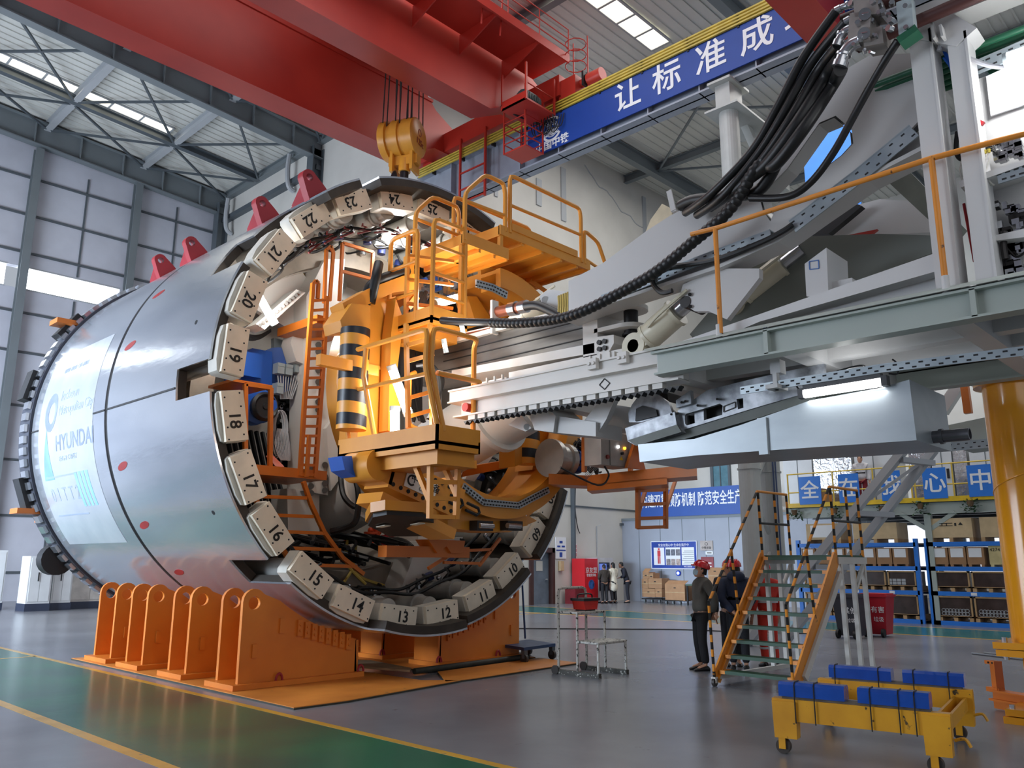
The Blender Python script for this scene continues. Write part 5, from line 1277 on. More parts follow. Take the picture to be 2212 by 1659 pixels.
# chute tank in galvanized steel
tk = thing('muck_chute', 'long galvanized steel chute box with a stub pipe, slung below the gantry', 'chute', (7.3, 3.6, 2.7))
prof = [(1378, 960), (1382, 998), (1500, 984), (1980, 951), (1964, 820), (1900, 838), (1750, 865), (1600, 918), (1500, 948)]
m_galvd = mat('chute_galvanized', (160, 168, 174), .36, .4, .12, 1.6, rgb2=(140, 150, 156), stretch=(1, .5, 1.5))
mb = M(); mb.prism([PX(u, v, 7.3) for u, v in prof], (.95, 0, 0)); put('chute_body', mb, m_galvd, tk)
a, b = PX(1646, 903, 7.29), PX(1652, 982, 7.29)
mb = M(); mb.obox((a + b) / 2, V((.02, 0, 0)), V((0, .045, 0)), V((0, 0, abs(a.z - b.z) / 2))); put('stiffener', mb, m_galvd, tk)
y = PX(1975, 950, 7.3).y; p = PY(2012, 945, y)
mb = M(); mb.lathe(p + V((0, .05, 0)), (0, -1, 0), [(.055, 0), (.055, .12), (.068, .12), (.068, .15), (.055, .15), (.055, .36), (.045, .36), (.045, .2)], 20); put('stub_pipe', mb, mat('pipe_dark', (104, 106, 112), .35, .6), tk)
hp = thing('conveyor_tail', 'galvanized tail section of the belt conveyor with slotted side plates and a dark roller', 'conveyor', (7.7, 5, 3.1))
P = lambda L_, x: [PX(u, v, x) for u, v in L_]
m_worn = mat('worn_galvanized', (178, 182, 188), .4, .35, .25, 7, rgb2=(112, 116, 122))
m_under = mat('shade_green_grey', (96, 102, 96), .5)  # shadow between conveyor and chute, put into the underside colour
mb = M(); mb.prism(P([(1350, 925), (1457, 890), (1462, 919), (1471, 933), (1370, 961), (1356, 953)], 7.42), (.95, 0, 0)); put('tail_box', mb, m_worn, hp)
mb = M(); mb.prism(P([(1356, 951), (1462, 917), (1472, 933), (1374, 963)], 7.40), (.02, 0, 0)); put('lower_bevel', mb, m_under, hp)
mb = M(); mb.prism(P([(1359, 912), (1357, 892), (1365, 874), (1377, 858), (1403, 840), (1444, 869), (1452, 892), (1420, 903), (1385, 912)], 7.6), (.05, 0, 0)); mb.prism(P([(1359, 912), (1357, 892), (1365, 874), (1377, 858), (1403, 840), (1444, 869), (1452, 892)], 8.3), (.05, 0, 0)); put('roller_cheek', mb, m_worn, hp)
mb = M(); mb.prism(P([(1372, 910), (1374, 883), (1388, 876), (1417, 885), (1420, 898)], 7.57), (.03, 0, 0)); put('roller_opening', mb, m_black, hp)
c = PX(1396, 890, 7.75); mb = M(); mb.cyl(c, c + V((.5, 0, 0)), .1, 20); put('tail_roller', mb, m_black, hp)
sl = [[(1479, 898), (1482, 894), (1555, 872), (1561, 876), (1560, 896), (1484, 919), (1480, 916)], [(1591, 862), (1605, 860), (1606, 881), (1594, 884)]]
mb = M(); mb.holed(P([(1464, 887), (1529, 842), (1640, 815), (1780, 785), (1780, 838), (1640, 878), (1471, 930)], 7.5), [P(h, 7.5) for h in sl], (.05, 0, 0)); put('slotted_side', mb, m_worn, hp)
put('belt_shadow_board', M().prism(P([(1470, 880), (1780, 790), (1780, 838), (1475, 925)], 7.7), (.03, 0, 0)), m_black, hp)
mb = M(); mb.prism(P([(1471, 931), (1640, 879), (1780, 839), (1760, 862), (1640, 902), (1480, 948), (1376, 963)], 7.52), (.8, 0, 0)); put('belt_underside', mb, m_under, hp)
mb = M(); mb.box(PX(1500, 895, 7.56).x, 7.62, PX(1520, 895, 7.56).y, PX(1500, 895, 7.56).y, PX(1510, 912, 7.56).z, PX(1510, 885, 7.56).z); put('return_idler', mb, m_worn, hp)
q4 = P([(1563, 878), (1588, 868), (1588, 880), (1563, 890)], 7.49); mb = M()
for a_, b_ in zip(q4, q4[1:] + q4[:1]): mb.beam(a_, b_, .008, .008)
put('cover_outline', mb, m_dirty, hp)
mb = M(); mb.prism(P([(1460, 865), (1491, 843), (1493, 872), (1461, 881)], 7.44), (.06, 0, 0)); hg = put('hanger_plate', mb, m_worn, hp)
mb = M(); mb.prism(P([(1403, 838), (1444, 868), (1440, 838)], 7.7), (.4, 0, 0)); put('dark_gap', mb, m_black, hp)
mb = M()
for u, v in ((1472, 869), (1480, 867), (1450, 895), (1464, 893), (1507, 876), (1549, 862)): mb.cyl(PX(u, v, 7.5), PX(u, v, 7.41), .013, 8)
put('hanger_bolt', mb, m_dirty, hp)
# cable tray and lamp below the deck
def xt(px, x, w_, par):
    return xtray(px, x, w_, par)
ct = thing('cable_tray', 'galvanized slotted cable tray running under the gantry walkway', 'cable tray', (7.2, 2.5, 3.3))
xtray([(1600, 845), (1900, 797), (2230, 757)], 7.2, .07, ct)
mb = M(); a = PX(1680, 808, 7.25); mb.box(7.2, 7.32, a.y - .05, a.y + .05, a.z, zt - .2).box(7.1, 7.32, a.y - .06, a.y + .06, a.z - .16, a.z - .12).box(7.18, 7.24, a.y - .02, a.y + .02, a.z - .16, a.z); put('tray_hanger', mb, m_grey_w, ct)
mb = M(); mb.tube(catmull([PX(1790, 808, 7.3), PX(1840, 793, 7.3), PX(1865, 790, 7.3), PX(1872, 797, 7.25)], 5), .009, 6); put('tray_cable', mb, m_hose, ct)
a, b = PX(1738, 850, 7.25), PX(1906, 824, 7.25)
lt = solo('tube_light', M().cyl(a, b, .045, 16), mat('gantry_tube', (255, 255, 255), .3, emit=6.0), 'long glowing tube light hanging below the gantry walkway', 'lamp', (a + b) / 2)
put('light_housing', M().beam(a - V((0, 0, -.05)), b + V((0, 0, .05)), .07, .05).beam(a - (b - a).normalized() * .05, a, .08, .09).beam(b, b + (b - a).normalized() * .05, .08, .09), mat('housing_dark', (60, 62, 66), .4), lt)
put('light_hook', M().tube(catmull([b + V((0, -.06, .06)), b + V((0, -.13, .05)), b + V((0, -.13, .14)), b + V((0, -.1, .18))], 4), .008, 6).tube(catmull([a + V((0, .04, .04)), a + V((0, .07, .08)), a + V((0, .05, .16))], 4), .008, 6), m_black, lt)
l = bpy.data.lights.new('tube_lamp', 'AREA'); l.shape = 'RECTANGLE'; l.size = .7; l.size_y = .08; l.energy = 3; o = bpy.data.objects.new('tube_lamp', l); COL.objects.link(o); o.location = (a + b) / 2 - zz * .06; o.rotation_euler = (0, 0, math.pi / 2)
l = bpy.data.lights.new('tube_lamp', 'POINT'); l.energy = 4; l.shadow_soft_size = .1; o = bpy.data.objects.new('tube_lamp', l); COL.objects.link(o); o.location = (a + b) / 2 + V((.12, 0, .1))
# far walkway seen below
fw = thing('far_walkway', 'distant underside of a second grey gantry walkway beyond the chute', 'gantry', (13, 3.4, 3.2))
fx = 13.0
mb = M(); mb.prism(P([(2040, 920), (2230, 880), (2230, 912), (2045, 935)], fx), (.2, 0, 0)).prism(P([(2045, 935), (2230, 912), (2230, 938), (2050, 962)], fx), (1.2, 0, 0)); put('deck', mb, m_sage, fw)
mb = M(); mb.beam(PX(2082, 820, fx), PX(2092, 893, fx), .1); put('orange_post', mb, m_orange, fw)
mb = M(); mb.beam(PX(2035, 890, fx + .3), PX(2075, 828, fx + .3), .16); put('brace', mb, m_grey_w, fw)
xtray([(2050, 966), (2230, 948)], fx - .1, .12, fw)
# column
pole = thing('support_column', 'thick glossy yellow steel column with a dark blue packing block on top', 'column', (10.85, 2.45, 0))
pc = V((11.08, 2.3, 0))
m_pole = mat('column_yellow', (232, 158, 30), .2, 0, .04, 1.5, coat=.4)
mb = M(); mb.cyl(pc + zz * .85, pc + zz * 3.8, .33, 40).cyl(pc + zz * 3.77, pc + zz * 3.85, .42, 40); put('tube', mb, m_pole, pole)
mb = M(); mb.tube([pc + V((.332 * math.cos(t), .332 * math.sin(t), 2.3 + t * .12)) for t in np.linspace(0, 6.28, 40)], .008, 5); put('spiral_weld', mb, m_pole, pole)
mb = M(); mb.box(pc.x - .46, pc.x + .46, pc.y - .42, pc.y + .42, .78, .85).box(pc.x - .44, pc.x + .44, pc.y - .4, pc.y + .4, .70, .77); put('flange', mb, m_pole, pole)
mb = M(); mb.box(pc.x - .45, pc.x + .45, pc.y - .4, pc.y + .4, 0.0, .07).box(pc.x - .43, pc.x + .43, pc.y - .38, pc.y + .38, .08, .15).box(pc.x - .2, pc.x + .2, pc.y - .2, pc.y + .2, .1, .75); put('base_plate', mb, m_pole, pole)
mb = M()
for sx in (-1, 1):
    for sy in (-1, 1): mb.cyl(pc + V((.36 * sx, .32 * sy, .66)), pc + V((.36 * sx, .32 * sy, .9)), .03, 8).cyl(pc + V((.36 * sx, .32 * sy, .15)), pc + V((.36 * sx, .32 * sy, .19)), .03, 8)
put('bolt', mb, m_chrome, pole)
put('packing_block', M().box(pc.x - .5, pc.x + .5, pc.y - .46, pc.y + .46, 3.85, 4.1), mat('packing_navy', (20, 34, 74), .5, 0, .1, 3), pole)
put('timber_packing', M().box(pc.x - .48, pc.x + .5, pc.y - .44, pc.y + .44, 4.1, 4.19), mat('old_timber', (150, 100, 50), .7, 0, .2, 4), pole)
# pipework, valves and electrics at the top right
xg = 7.45
for k in range(6):
    a = PX(1918 + k * 14, 150 + k * 9, xg); z = PX(2060 + k * 24, 62 + k * 18, xg).z
    mb = M(); mb.lathe((7.2 + k * .1, 2.28 - k * .06, 5.98), (0, -1, 0), [(.008, -.1), (.02, -.04), (.03, 0), (.03, 4.2)], 14)
    solo('green_pipe', mb, m_green_p, 'dark green pipe in the bank at top right, number %s from the left' % ('one', 'two', 'three', 'four', 'five', 'six')[k], 'pipe', (7.2 + k * .1, 1, 5.98), 'bank of green pipes')
mb = M()
for y in (2.05, 1.5): mb.box(7.35, 8.3, y - .03, y + .03, 5.9, 5.96)
solo('pipe_support', mb, m_galv, 'galvanized strut carrying the bank of green pipes', 'bracket', (7.8, 1.8, 5.9))
mp = mat('oxide_pipe', (74, 40, 38), .45, 0, .1, 3)
for k, (a, b) in enumerate((((1915, 75), (2230, -60)), ((1880, 20), (2230, -120)))):
    A, B = PX(*a, 6.8), PX(*b, 6.8); A2 = A - (B - A).normalized() * .25
    pr = solo('oxide_pipe', M().cyl(A2, B, .055, 16), mp, ('lower' if k == 0 else 'upper') + ' of two dark red brown pipes running into the top right corner', 'pipe', A)
cl = thing('pipe_clamp', 'grey clamp block holding the two brown pipes', 'clamp', PX(1950, 40, 6.78))
mb = M(); a = PX(1956, 5, 6.7); b = PX(1962, 75, 6.7); mb.beam(a, b, .12, .1, up=(1, 0, 0)); put('clamp_block', mb, m_grey_box, cl); put('clamp_foot', M().beam(b, b + V((0, -.02, -.06)), .16, .14, up=(1, 0, 0)), m_green_p, cl)
mb = M(); bt = PX(1958, 60, 6.62); mb.cyl(bt, bt - V((.02, 0, 0)), .02, 8).cyl(PX(1955, 12, 6.62), PX(1955, 12, 6.6), .02, 8); put('clamp_bolt', mb, m_chrome, cl)
# hose manifold at the top
mf = thing('hose_manifold', 'chrome and cast hose manifold with elbows where the thick black hoses start', 'manifold', PX(1870, 60, 6.7))
m_cast = mat('cast_grey', (156, 150, 146), .4, .4, .12, 5)
mb = M(); mb.obox(PX(1866, 68, 6.7), V((.1, 0, 0)), V((0, .09, .03)), V((0, -.02, .13))).obox(PX(1880, 25, 6.7), V((.1, 0, 0)), V((0, .1, .03)), V((0, 0, .09))).obox(PX(1895, 90, 6.75), V((.1, 0, 0)), V((0, .08, .02)), V((0, 0, .08)))
put('valve_body', mb, m_cast, mf)
mb = M()
for c in ((1866, 72), (1868, 30)): mb.cyl(PX(*c, 6.62), PX(*c, 6.56), .05, 16); mb.beam(PX(c[0] - 6, c[1], 6.55), PX(c[0] + 8, c[1] - 3, 6.55), .012)
put('hand_valve', mb, m_chrome, mf)
mb = M()
for pts, r_ in ((((1858, 88), (1838, 98), (1822, 118), (1813, 145)), .055), (((1850, 58), (1828, 66), (1815, 82), (1808, 100)), .04), (((1850, 10), (1825, 14), (1805, 24)), .03), (((1860, 35), (1840, 40), (1825, 48)), .03)):
    mb.tube(catmull([PX(u, v, 6.65) for u, v in pts], 5), r_, 14)
    e, f_ = PX(*pts[-1], 6.65), PX(*pts[-2], 6.65); d = (e - f_).normalized(); mb.cyl(e - d * .05, e, r_ * 1.25, 14).cyl(e - d * .12, e - d * .1, r_ * 1.25, 14)
put('elbow', mb, m_chrome, mf)
mb = M(); random.seed(12)
for i in range(26): c = PX(random.uniform(1845, 1935), random.uniform(5, 120), 6.6 + random.uniform(-.02, .1)); mb.cyl(c, c + V((-.05, random.uniform(-.02, .02), 0)), random.uniform(.012, .03), 6)
put('flange_bolt', mb, m_chrome, mf)
# equipment rack at the right edge
er_ = thing('equipment_rack', 'white rack crowded with valves, cable glands and wiring at the right edge of the gantry', 'equipment rack', (7.2, 1.3, 4))
X = 7.3
mb = M(); mb.prism([PX(u, v, X) for u, v in ((2100, 175), (2230, 130), (2230, 640), (2115, 640))], (.04, 0, 0)); mb.prism([PX(u, v, X - .3) for u, v in ((2070, 392), (2230, 338), (2230, 350), (2075, 405))], (.3, 0, 0)); mb.prism([PX(u, v, X - .25) for u, v in ((2150, 508), (2230, 490), (2230, 510), (2150, 520))], (.2, 0, 0)); mb.prism([PX(u, v, X - .1) for u, v in ((2110, 430), (2140, 425), (2160, 600), (2120, 612))], (.1, 0, 0))
mb.prism([PX(u, v, X - .02) for u, v in ((2060, 125), (2105, 120), (2108, 240), (2075, 240))], (.04, 0, 0))
put('rack_frame', mb, m_grey_w, er_)
mb = M(); mb.prism([PX(u, v, X - .05) for u, v in ((2130, 165), (2230, 120), (2230, 220), (2140, 250))], (.02, 0, 0)); put('light_panel', mb, mat('panel_bright', (244, 244, 250), .4), er_)
mb = M(); mb.tube(catmull([PX(2068, 285, X - .2), PX(2066, 330, X - .2), PX(2085, 345, X - .2), PX(2130, 330, X - .2)], 5), .02, 8)
for i in range(5): mb.tube(catmull([PX(2072, 330 + i * 3, X - .22), PX(2100, 318 + i * 4, X - .22), PX(2140, 305 + i * 5, X - .2), PX(2150, 330, X - .2)], 5), .01, 6)
o = put('wire_loom', mb, m_hose, er_); o['kind'] = 'stuff'
mb = M()
for i in range(9): mb.tube(catmull([PX(2078 + i * 8, 345 - i * 2, X - .25), PX(2074 + i * 7, 372, X - .27), PX(2082 + i * 7, 392, X - .25), PX(2100 + i * 6, 400, X - .22)], 5), .007, 6)
o = put('gland_wire', mb, mat('wire_white', (216, 214, 208), .4), er_); o['kind'] = 'stuff'
mb = M()
for i in range(8): mb.cyl(PX(2080 + i * 8, 336 - i * 2, X - .25), PX(2080 + i * 8, 344 - i * 2, X - .25), .012, 8)
put('cable_gland', mb, mat('gland_yellow', (196, 176, 60), .4), er_)
mb = M()
for (u0, v0, u1, v1, r_) in ((2062, 130, 2075, 210, .03), (2078, 205, 2092, 285, .025), (2082, 190, 2098, 240, .02)): mb.cyl(PX(u0, v0, X - .18), PX(u1, v1, X - .18), r_, 10)
mb.obox(PX(2078, 215, X - .2), V((.05, 0, 0)), V((0, .04, 0)), V((0, 0, .07))); put('valve_stack', mb, m_black, er_)
mb = M(); random.seed(8)
for i in range(40): c = PX(random.uniform(2070, 2110), random.uniform(170, 300), X - .22); mb.cyl(c, c + V((0, 0, random.uniform(.02, .07))), random.uniform(.008, .02), 6)
for i in range(60): c = PX(random.uniform(2145, 2212), random.uniform(300, 345) if i % 2 else random.uniform(440, 600), X - .12); mb.obox(c, V((.03, 0, 0)), V((0, random.uniform(.01, .03), 0)), V((0, 0, random.uniform(.01, .03))))
put('rack_fitting', mb, m_chrome, er_)
mb = M(); 
for i in range(36): c = PX(random.uniform(2140, 2212), random.uniform(440, 590), X - .1); mb.obox(c, V((.04, 0, 0)), V((0, random.uniform(.015, .05), 0)), V((0, 0, random.uniform(.015, .04))))
mb.tube(catmull([PX(2170, 500, X - .2), PX(2168, 530, X - .2), PX(2172, 560, X - .2)], 5), .025, 8).tube(catmull([PX(2170, 530, X - .15), PX(2195, 555, X - .15), PX(2220, 540, X - .15)], 5), .01, 6)
put('rack_component', mb, m_dirty, er_)
put('red_handle', M().beam(PX(2098, 255, X - .25), PX(2125, 268, X - .25), .03), mat('handle_red', (190, 40, 50), .4), er_)
put('red_pipe', M().cyl(PX(2082, 440, X - .1), PX(2105, 565, X - .1), .012, 8), MATS['handle_red'], er_)
mb = M()
for i in range(4): mb.tube(catmull([PX(2036 + i * 3, 105 + i * 4, X - .2), PX(2050 + i * 3, 140, X - .2), PX(2060 + i, 165 + i * 4, X - .2), PX(2064, 190, X - .2)], 5), .009, 6)
mb.tube(catmull([PX(2038, 125, X - .22), PX(2055, 145, X - .22), PX(2070, 150, X - .22), PX(2088, 148, X - .2)], 5), .009, 6)
put('blue_air_line', mb, mat('air_blue', (40, 110, 220), .4), er_)
xtray([(2090, 155), (2130, 138), (2230, 95)], X - .1, .12, er_)
xtray([(2155, 385), (2230, 362)], X - .28, .1, er_)
mb = M(); mb.tube(catmull([PX(2028, 110, X - .3), PX(2038, 92, X - .3), PX(2070, 115, X - .3), PX(2130, 140, X - .3), PX(2175, 145, X - .3), PX(2230, 140, X - .3)], 6), .02, 8); put('white_cable', mb, mat('cable_white', (206, 206, 212), .35), er_)
a, b = PX(2178, 130, X - .35), PX(2240, 108, X - .35)
ql = solo('work_light', M().cyl(a, b, .06, 14), MATS['tube_lamp'], 'bright lamp at the right edge among the pipes and wiring', 'lamp', a); put('end_cap', M().cyl(a, a + (a - b).normalized() * .03, .065, 14), m_grey_box, ql)
l = bpy.data.lights.new('work_lamp', 'POINT'); l.energy = 26; l.shadow_soft_size = .12; o = bpy.data.objects.new('work_lamp', l); COL.objects.link(o); o.location = a + V((-.02, -.1, -.14))

# ================================================================ HOSES
def hose(px, x, r, lab, xs=None, ribs=False, mt=None):
    n_ = len(px); pts = [PX(u, v, (xs[i] if xs else x)) for i, (u, v) in enumerate(px)]
    c_ = catmull(pts, 10)
    if ribs:
        L2 = [c_[0]]; acc = 0; out = []
        tot = sum((a - b).length for a, b in zip(c_, c_[1:])); step = .022; k = int(tot / step)
        d_ = [0]
        for a, b in zip(c_, c_[1:]): d_.append(d_[-1] + (b - a).length)
        j = 0
        for i in range(k + 1):
            t = min(i * step, tot - 1e-6)
            while d_[j + 1] < t: j += 1
            out.append(c_[j].lerp(c_[j + 1], (t - d_[j]) / (d_[j + 1] - d_[j])))
        c_ = out; rr = [r * (1.0 if i % 3 else .86) for i in range(len(c_))]
    else: rr = r
    return solo('corrugated_hose' if ribs else 'hydraulic_hose', M().tube(c_, rr, 12), mt or m_hose, lab, 'hose', pts[0], None if ribs else 'thick black hoses')
hose([(1060, 697), (1120, 698), (1200, 690), (1260, 672), (1340, 632), (1420, 585), (1500, 520), (1560, 470), (1600, 420), (1625, 375), (1650, 345)], 7.0, .062, 'black corrugated hose sweeping from the yellow platform up to the hose manifold', [6.85, 6.85, 6.9, 6.9, 6.95, 6.95, 6.95, 6.95, 6.95, 6.9, 6.9], True)
hose([(955, 692), (990, 695), (1060, 697)], 6.85, .05, 'smooth black end of the corrugated hose at the yellow platform')
for i, (dx, st, en, w_) in enumerate(((0, (1806, 24), (1535, 420), 'outermost'), (1, (1825, 48), (1560, 425), 'second'), (2, (1808, 100), (1590, 410), 'third'), (3, (1812, 130), (1620, 385), 'fourth'), (4, (1816, 150), (1650, 345), 'innermost'))):
    m1 = (1735 + i * 16, 125 + i * 14); m2 = (1680 + i * 14, 230 + i * 12); m3 = (1625 + i * 12, 325 + i * 8)
    if i < 3: tail = [(en[0] - 55, en[1] + 40)]
    else: tail = []
    hose([st, m1, m2, m3, en] + tail, 6.75, .042 if i < 3 else .06, 'thick black hose sweeping down from the manifold, %s of the five' % w_, [6.65, 6.72 + .05 * i, 6.8, 6.88, 6.95] + ([7.2] if tail else []))
hose([(1470, 445), (1500, 432), (1560, 425), (1640, 410), (1690, 330), (1740, 260)], 7.1, .06, 'thick black hose lying across the top of the gooseneck', [7.2, 7.15, 7.1, 7.05, 7.0, 6.95])
hose([(1940, 88), (1900, 150), (1850, 240), (1800, 330), (1750, 395), (1700, 425), (1620, 428)], 7.0, .035, 'slack black hose hanging in front of the oval opening', [6.7, 6.8, 6.9, 6.95, 7.0, 7.0, 7.0])
hose([(1135, 662), (1160, 660), (1190, 672), (1215, 685)], 7.55, .06, 'short black hose coupled to the copper pipe by the white knuckle')
A, B = PX(1065, 676, 7.6), PX(1135, 662, 7.6)
o = solo('copper_pipe', M().cyl(A, B, .075, 16), mat('copper', (150, 84, 60), .35, .4), 'stubby copper coloured pipe with a bright coupling beside the white knuckle', 'pipe', A)
put('coupling', M().cyl(A.lerp(B, .55), A.lerp(B, .75), .095, 16).cyl(A.lerp(B, .85), A.lerp(B, 1.05), .085, 16), m_chrome, o)
for k, (a, b) in enumerate((((960, 735), (1062, 712)), ((965, 748), (1062, 728)))):
    A, B = PX(*a, 7.7), PX(*b, 7.7); solo('copper_pipe', M().cyl(A, B, .05, 14), MATS['copper'], ('upper' if k == 0 else 'lower') + ' of two brown pipes lying above the carriage beam', 'pipe', A)
mb = M(); mb.beam(PX(1068, 650, 7.55), PX(1068, 722, 7.55), .12, .04, up=(0, 1, 0)); solo('support_plate', mb, m_white_p, 'upright white plate holding the brown pipes', 'bracket', PX(1068, 722, 7.55))
# ================================================================ CRADLE UNDER THE SHIELD
m_crad = mat('cradle_orange', (222, 130, 44), .38, 0, .07, 1.2, rgb2=(206, 112, 34))
m_rawedge = mat('plate_edge_dark', (62, 62, 54), .6, .2, .2, 5)
def saddle_prof(y):
    P = [(5.86, .1), (5.86, 1.15)] + [(6.03 + .17 * math.cos(t), 1.16 + .17 * math.sin(t)) for t in np.linspace(math.pi, .6, 8)]
    for x in np.linspace(6.42, 7.75, 10): P.append((x, SZ - math.sqrt(3.78 ** 2 - (x - SX) ** 2)))
    P += [(7.78, .1)]; return P
pairs = [(15.55, 14.85), (14.2, 13.6), (12.65, 12.1), (11.15, 10.6)]
nm = ['farthest', 'third', 'second', 'nearest']
def saddle(i, side):
    ya, yb = pairs[i]; f = (lambda x: x) if side == 0 else (lambda x: 2 * SX - x)
    xs_ = sorted((f(5.74), f(7.85)))
    t = thing('cradle_saddle', 'orange twin plate cradle saddle on the %s side of the shield, %s from the camera' % ('left' if side == 0 else 'right', nm[i]), 'support', ((xs_[0] + xs_[1]) / 2, (ya + yb) / 2, .03), 'cradle saddles under the shield')
    for y in (ya, yb):
        pr = [(f(x), y, z) for x, z in saddle_prof(y)]
        hole = [(f(6.03 + .09 * math.cos(q)), y, 1.14 + .09 * math.sin(q)) for q in np.linspace(0, 2 * math.pi, 17)[:-1]]
        pl = put('cradle_plate', M().holed(pr, [hole], (0, .06, 0)), m_crad, t)
        if side == 0 and y == yb or side == 1 and y == yb:
            for k in range(8):
                x = 6.75 + k * .12; z = .78 - k * .035
                put('bolt_tab', M().box(min(f(x - .04), f(x + .04)), max(f(x - .04), f(x + .04)), y - .045, y, z - .11, z + .11).cyl((f(x), y - .045, z - .04), (f(x), y - .065, z - .04), .018, 6).cyl((f(x), y - .045, z + .04), (f(x), y - .065, z + .04), .018, 6), m_crad, pl)
            put('bolt_tab', M().box(min(f(6.03), f(6.1)), max(f(6.03), f(6.1)), y - .03, y, .42, .6), m_crad, pl)
            put('bolt_tab', M().box(min(f(6.43), f(6.51)), max(f(6.43), f(6.51)), y - .03, y, .72, .92), m_crad, pl)
    put('foot_plate', M().box(xs_[0], xs_[1], yb - .1, ya + .14, .03, .1), m_crad, t)
    put('web_plate', M().box(min(f(6.7), f(6.76)), max(f(6.7), f(6.76)), yb + .06, ya, .1, .75), m_crad, t)
    put('end_plate', M().box(min(f(7.74), f(7.8)), max(f(7.74), f(7.8)), yb, ya + .06, .1, .55), m_crad, t)
    for xx in (6.45, 7.82):
        put('lashing_eye', M().tube([(f(xx) + .05 * math.cos(q), yb - .05, .1 + .09 * math.sin(q)) for q in np.linspace(0, math.pi, 9)], .018, 6), m_lugred, t)
for i in range(4): saddle(i, 0); saddle(i, 1)
for y in (15.2, 13.9):
    pass
def sheet(nm_, pts, z, lab, mt=m_crad, h=.028):
    P = [V((x, y, z)) for x, y in pts]; o = put(nm_, M().prism(P, (0, 0, h)), mt, None, False, P[0]); tag(o, lab, 'plate')
    put('cut_edge', M().prism([p + (p - sum(P, V((0, 0, 0))) / len(P)).normalized() * .012 for p in P], (0, 0, h * .7)), m_rawedge, o); return o
m_ply = mat('plate_orange', (222, 142, 58), .42, 0, .10, 1.2, rgb2=(196, 118, 44), wear=(150, 104, 62), wear_t=.68)
sheet('floor_plate', [(5.66, 16.05), (5.66, 8.9), (6.4, 8.88), (8.6, 9.2), (8.2, 9.6), (8.1, 16.05)], 0.0, 'orange steel floor plate under the left row of cradle saddles', m_ply)
sheet('floor_plate', [(8.35, 9.24), (8.8, 9.2), (11.48, 9.34), (11.55, 10.3), (9.0, 10.15)], 0.0, 'orange steel floor plate in front of the right cradle saddles', m_ply)
sheet('floor_plate', [(8.95, 10.3), (11.6, 10.45), (11.75, 16), (9.1, 16)], 0.0, 'orange steel floor plate beneath the right row of cradle saddles', m_ply)
a, b = PZ(895, 1450, .06), PZ(1140, 1418, .06)
solo('steel_pipe', M().cyl(a, b, .045, 14), m_rawedge, 'dark steel pipe lying on the floor plate beside the right saddles', 'pipe', a)
P = [PZ(u, v, .1) for u, v in ((762, 1442), (885, 1452), (888, 1447), (800, 1430), (765, 1430))]
solo('timber_board', M().prism(P, (0, 0, .03)), mat('old_board', (150, 122, 88), .7, 0, .2, 4), 'old timber board lying between the cradle saddles', 'board', P[0])

# ================================================================ CART WITH BLUE BLOCKS
m_cart = mat('cart_yellow', (220, 160, 34), .4, 0, .08, 2.5, rgb2=(200, 140, 26), wear=(70, 58, 36), wear_t=.66)
m_tyre = mat('caster_dark', (58, 52, 48), .5)
ct_ = thing('block_cart', 'yellow steel cart on four casters carrying blue wrapped blocks, in the right foreground', 'cart', (8.35, 3.2, 0))
cz = .48; x0, x1, y0, y1 = 7.55, 8.95, 2.42, 3.75
def cx(u, v, z): return PZ(u, v, z)
A, B, C_, D_ = cx(1667, 1507, cz), cx(2052, 1543, cz), cx(2122, 1490, cz), cx(1782, 1467, cz)
ux = (B - A).normalized(); uy = ((D_ - A) - ux * (D_ - A).dot(ux)).normalized(); LX = (B - A).length; LY = (C_ - B).dot(uy)
def cp(s, t, z): return A + ux * s + uy * t + V((0, 0, z - cz))
mb = M(); mb.obox(cp(LX / 2, .05, cz - .095), ux * LX / 2, uy * .05, zz * .095); put('side_beam', mb, m_cart, ct_)
mb = M(); mb.obox(cp(LX / 2, LY - .05, cz - .095), ux * LX / 2, uy * .05, zz * .095); put('side_beam', mb, m_cart, ct_)
for s in (.06, LX - .06):
    mb = M(); mb.obox(cp(s, LY / 2, cz - .13), ux * .012, uy * (LY / 2 - .1), zz * .06); mb.obox(cp(s + (.1 if s < 1 else -.1), LY / 2, cz - .13), ux * .012, uy * (LY / 2 - .1), zz * .06).obox(cp(s + (.05 if s < 1 else -.05), LY / 2, cz - .18), ux * .06, uy * (LY / 2 - .1), zz * .01); put('end_trough', mb, m_cart, ct_)
for s in (.11, LX - .11):
    for t in (.05, LY - .05):
        mb = M(); mb.prism([cp(s - .11, t - .06, cz - .02), cp(s + .11, t - .06, cz - .02), cp(s + .1, t - .06, .14), cp(s - .1, t - .06, .14)], uy * .12); lg = put('leg', mb, m_cart, ct_)
        c = cp(s - .04, t, .065); mb = M(); mb.cyl(c - uy * .03, c + uy * .03, .065, 20); cs = put('caster', mb, m_tyre, ct_)
        mb = M(); mb.obox(c + uy * .045 + zz * .04, ux * .03, uy * .006, zz * .06).obox(c - uy * .045 + zz * .04, ux * .03, uy * .006, zz * .06).obox(c + zz * .09, ux * .06, uy * .055, zz * .008); put('caster_fork', mb, m_cart, cs)
for t in (.1, LY - .2):
    mb = M(); mb.tube(catmull([cp(LX, t, cz - .22), cp(LX + .08, t, cz - .2), cp(LX + .12, t, cz - .26)], 5), .014, 6); put('tow_hook', mb, m_cart, ct_)
mb = M(); mb.obox(cp(LX * .48, .07, cz + .012), ux * LX * .42, uy * .05, zz * .012); put('timber_strip', mb, mat('timber_grey', (112, 102, 92), .7, 0, .2, 6), ct_)
mb = M(); mb.obox(cp(LX * .52, LY - .05, cz + .012), ux * LX * .42, uy * .05, zz * .012); put('timber_strip', mb, MATS['timber_grey'], ct_)
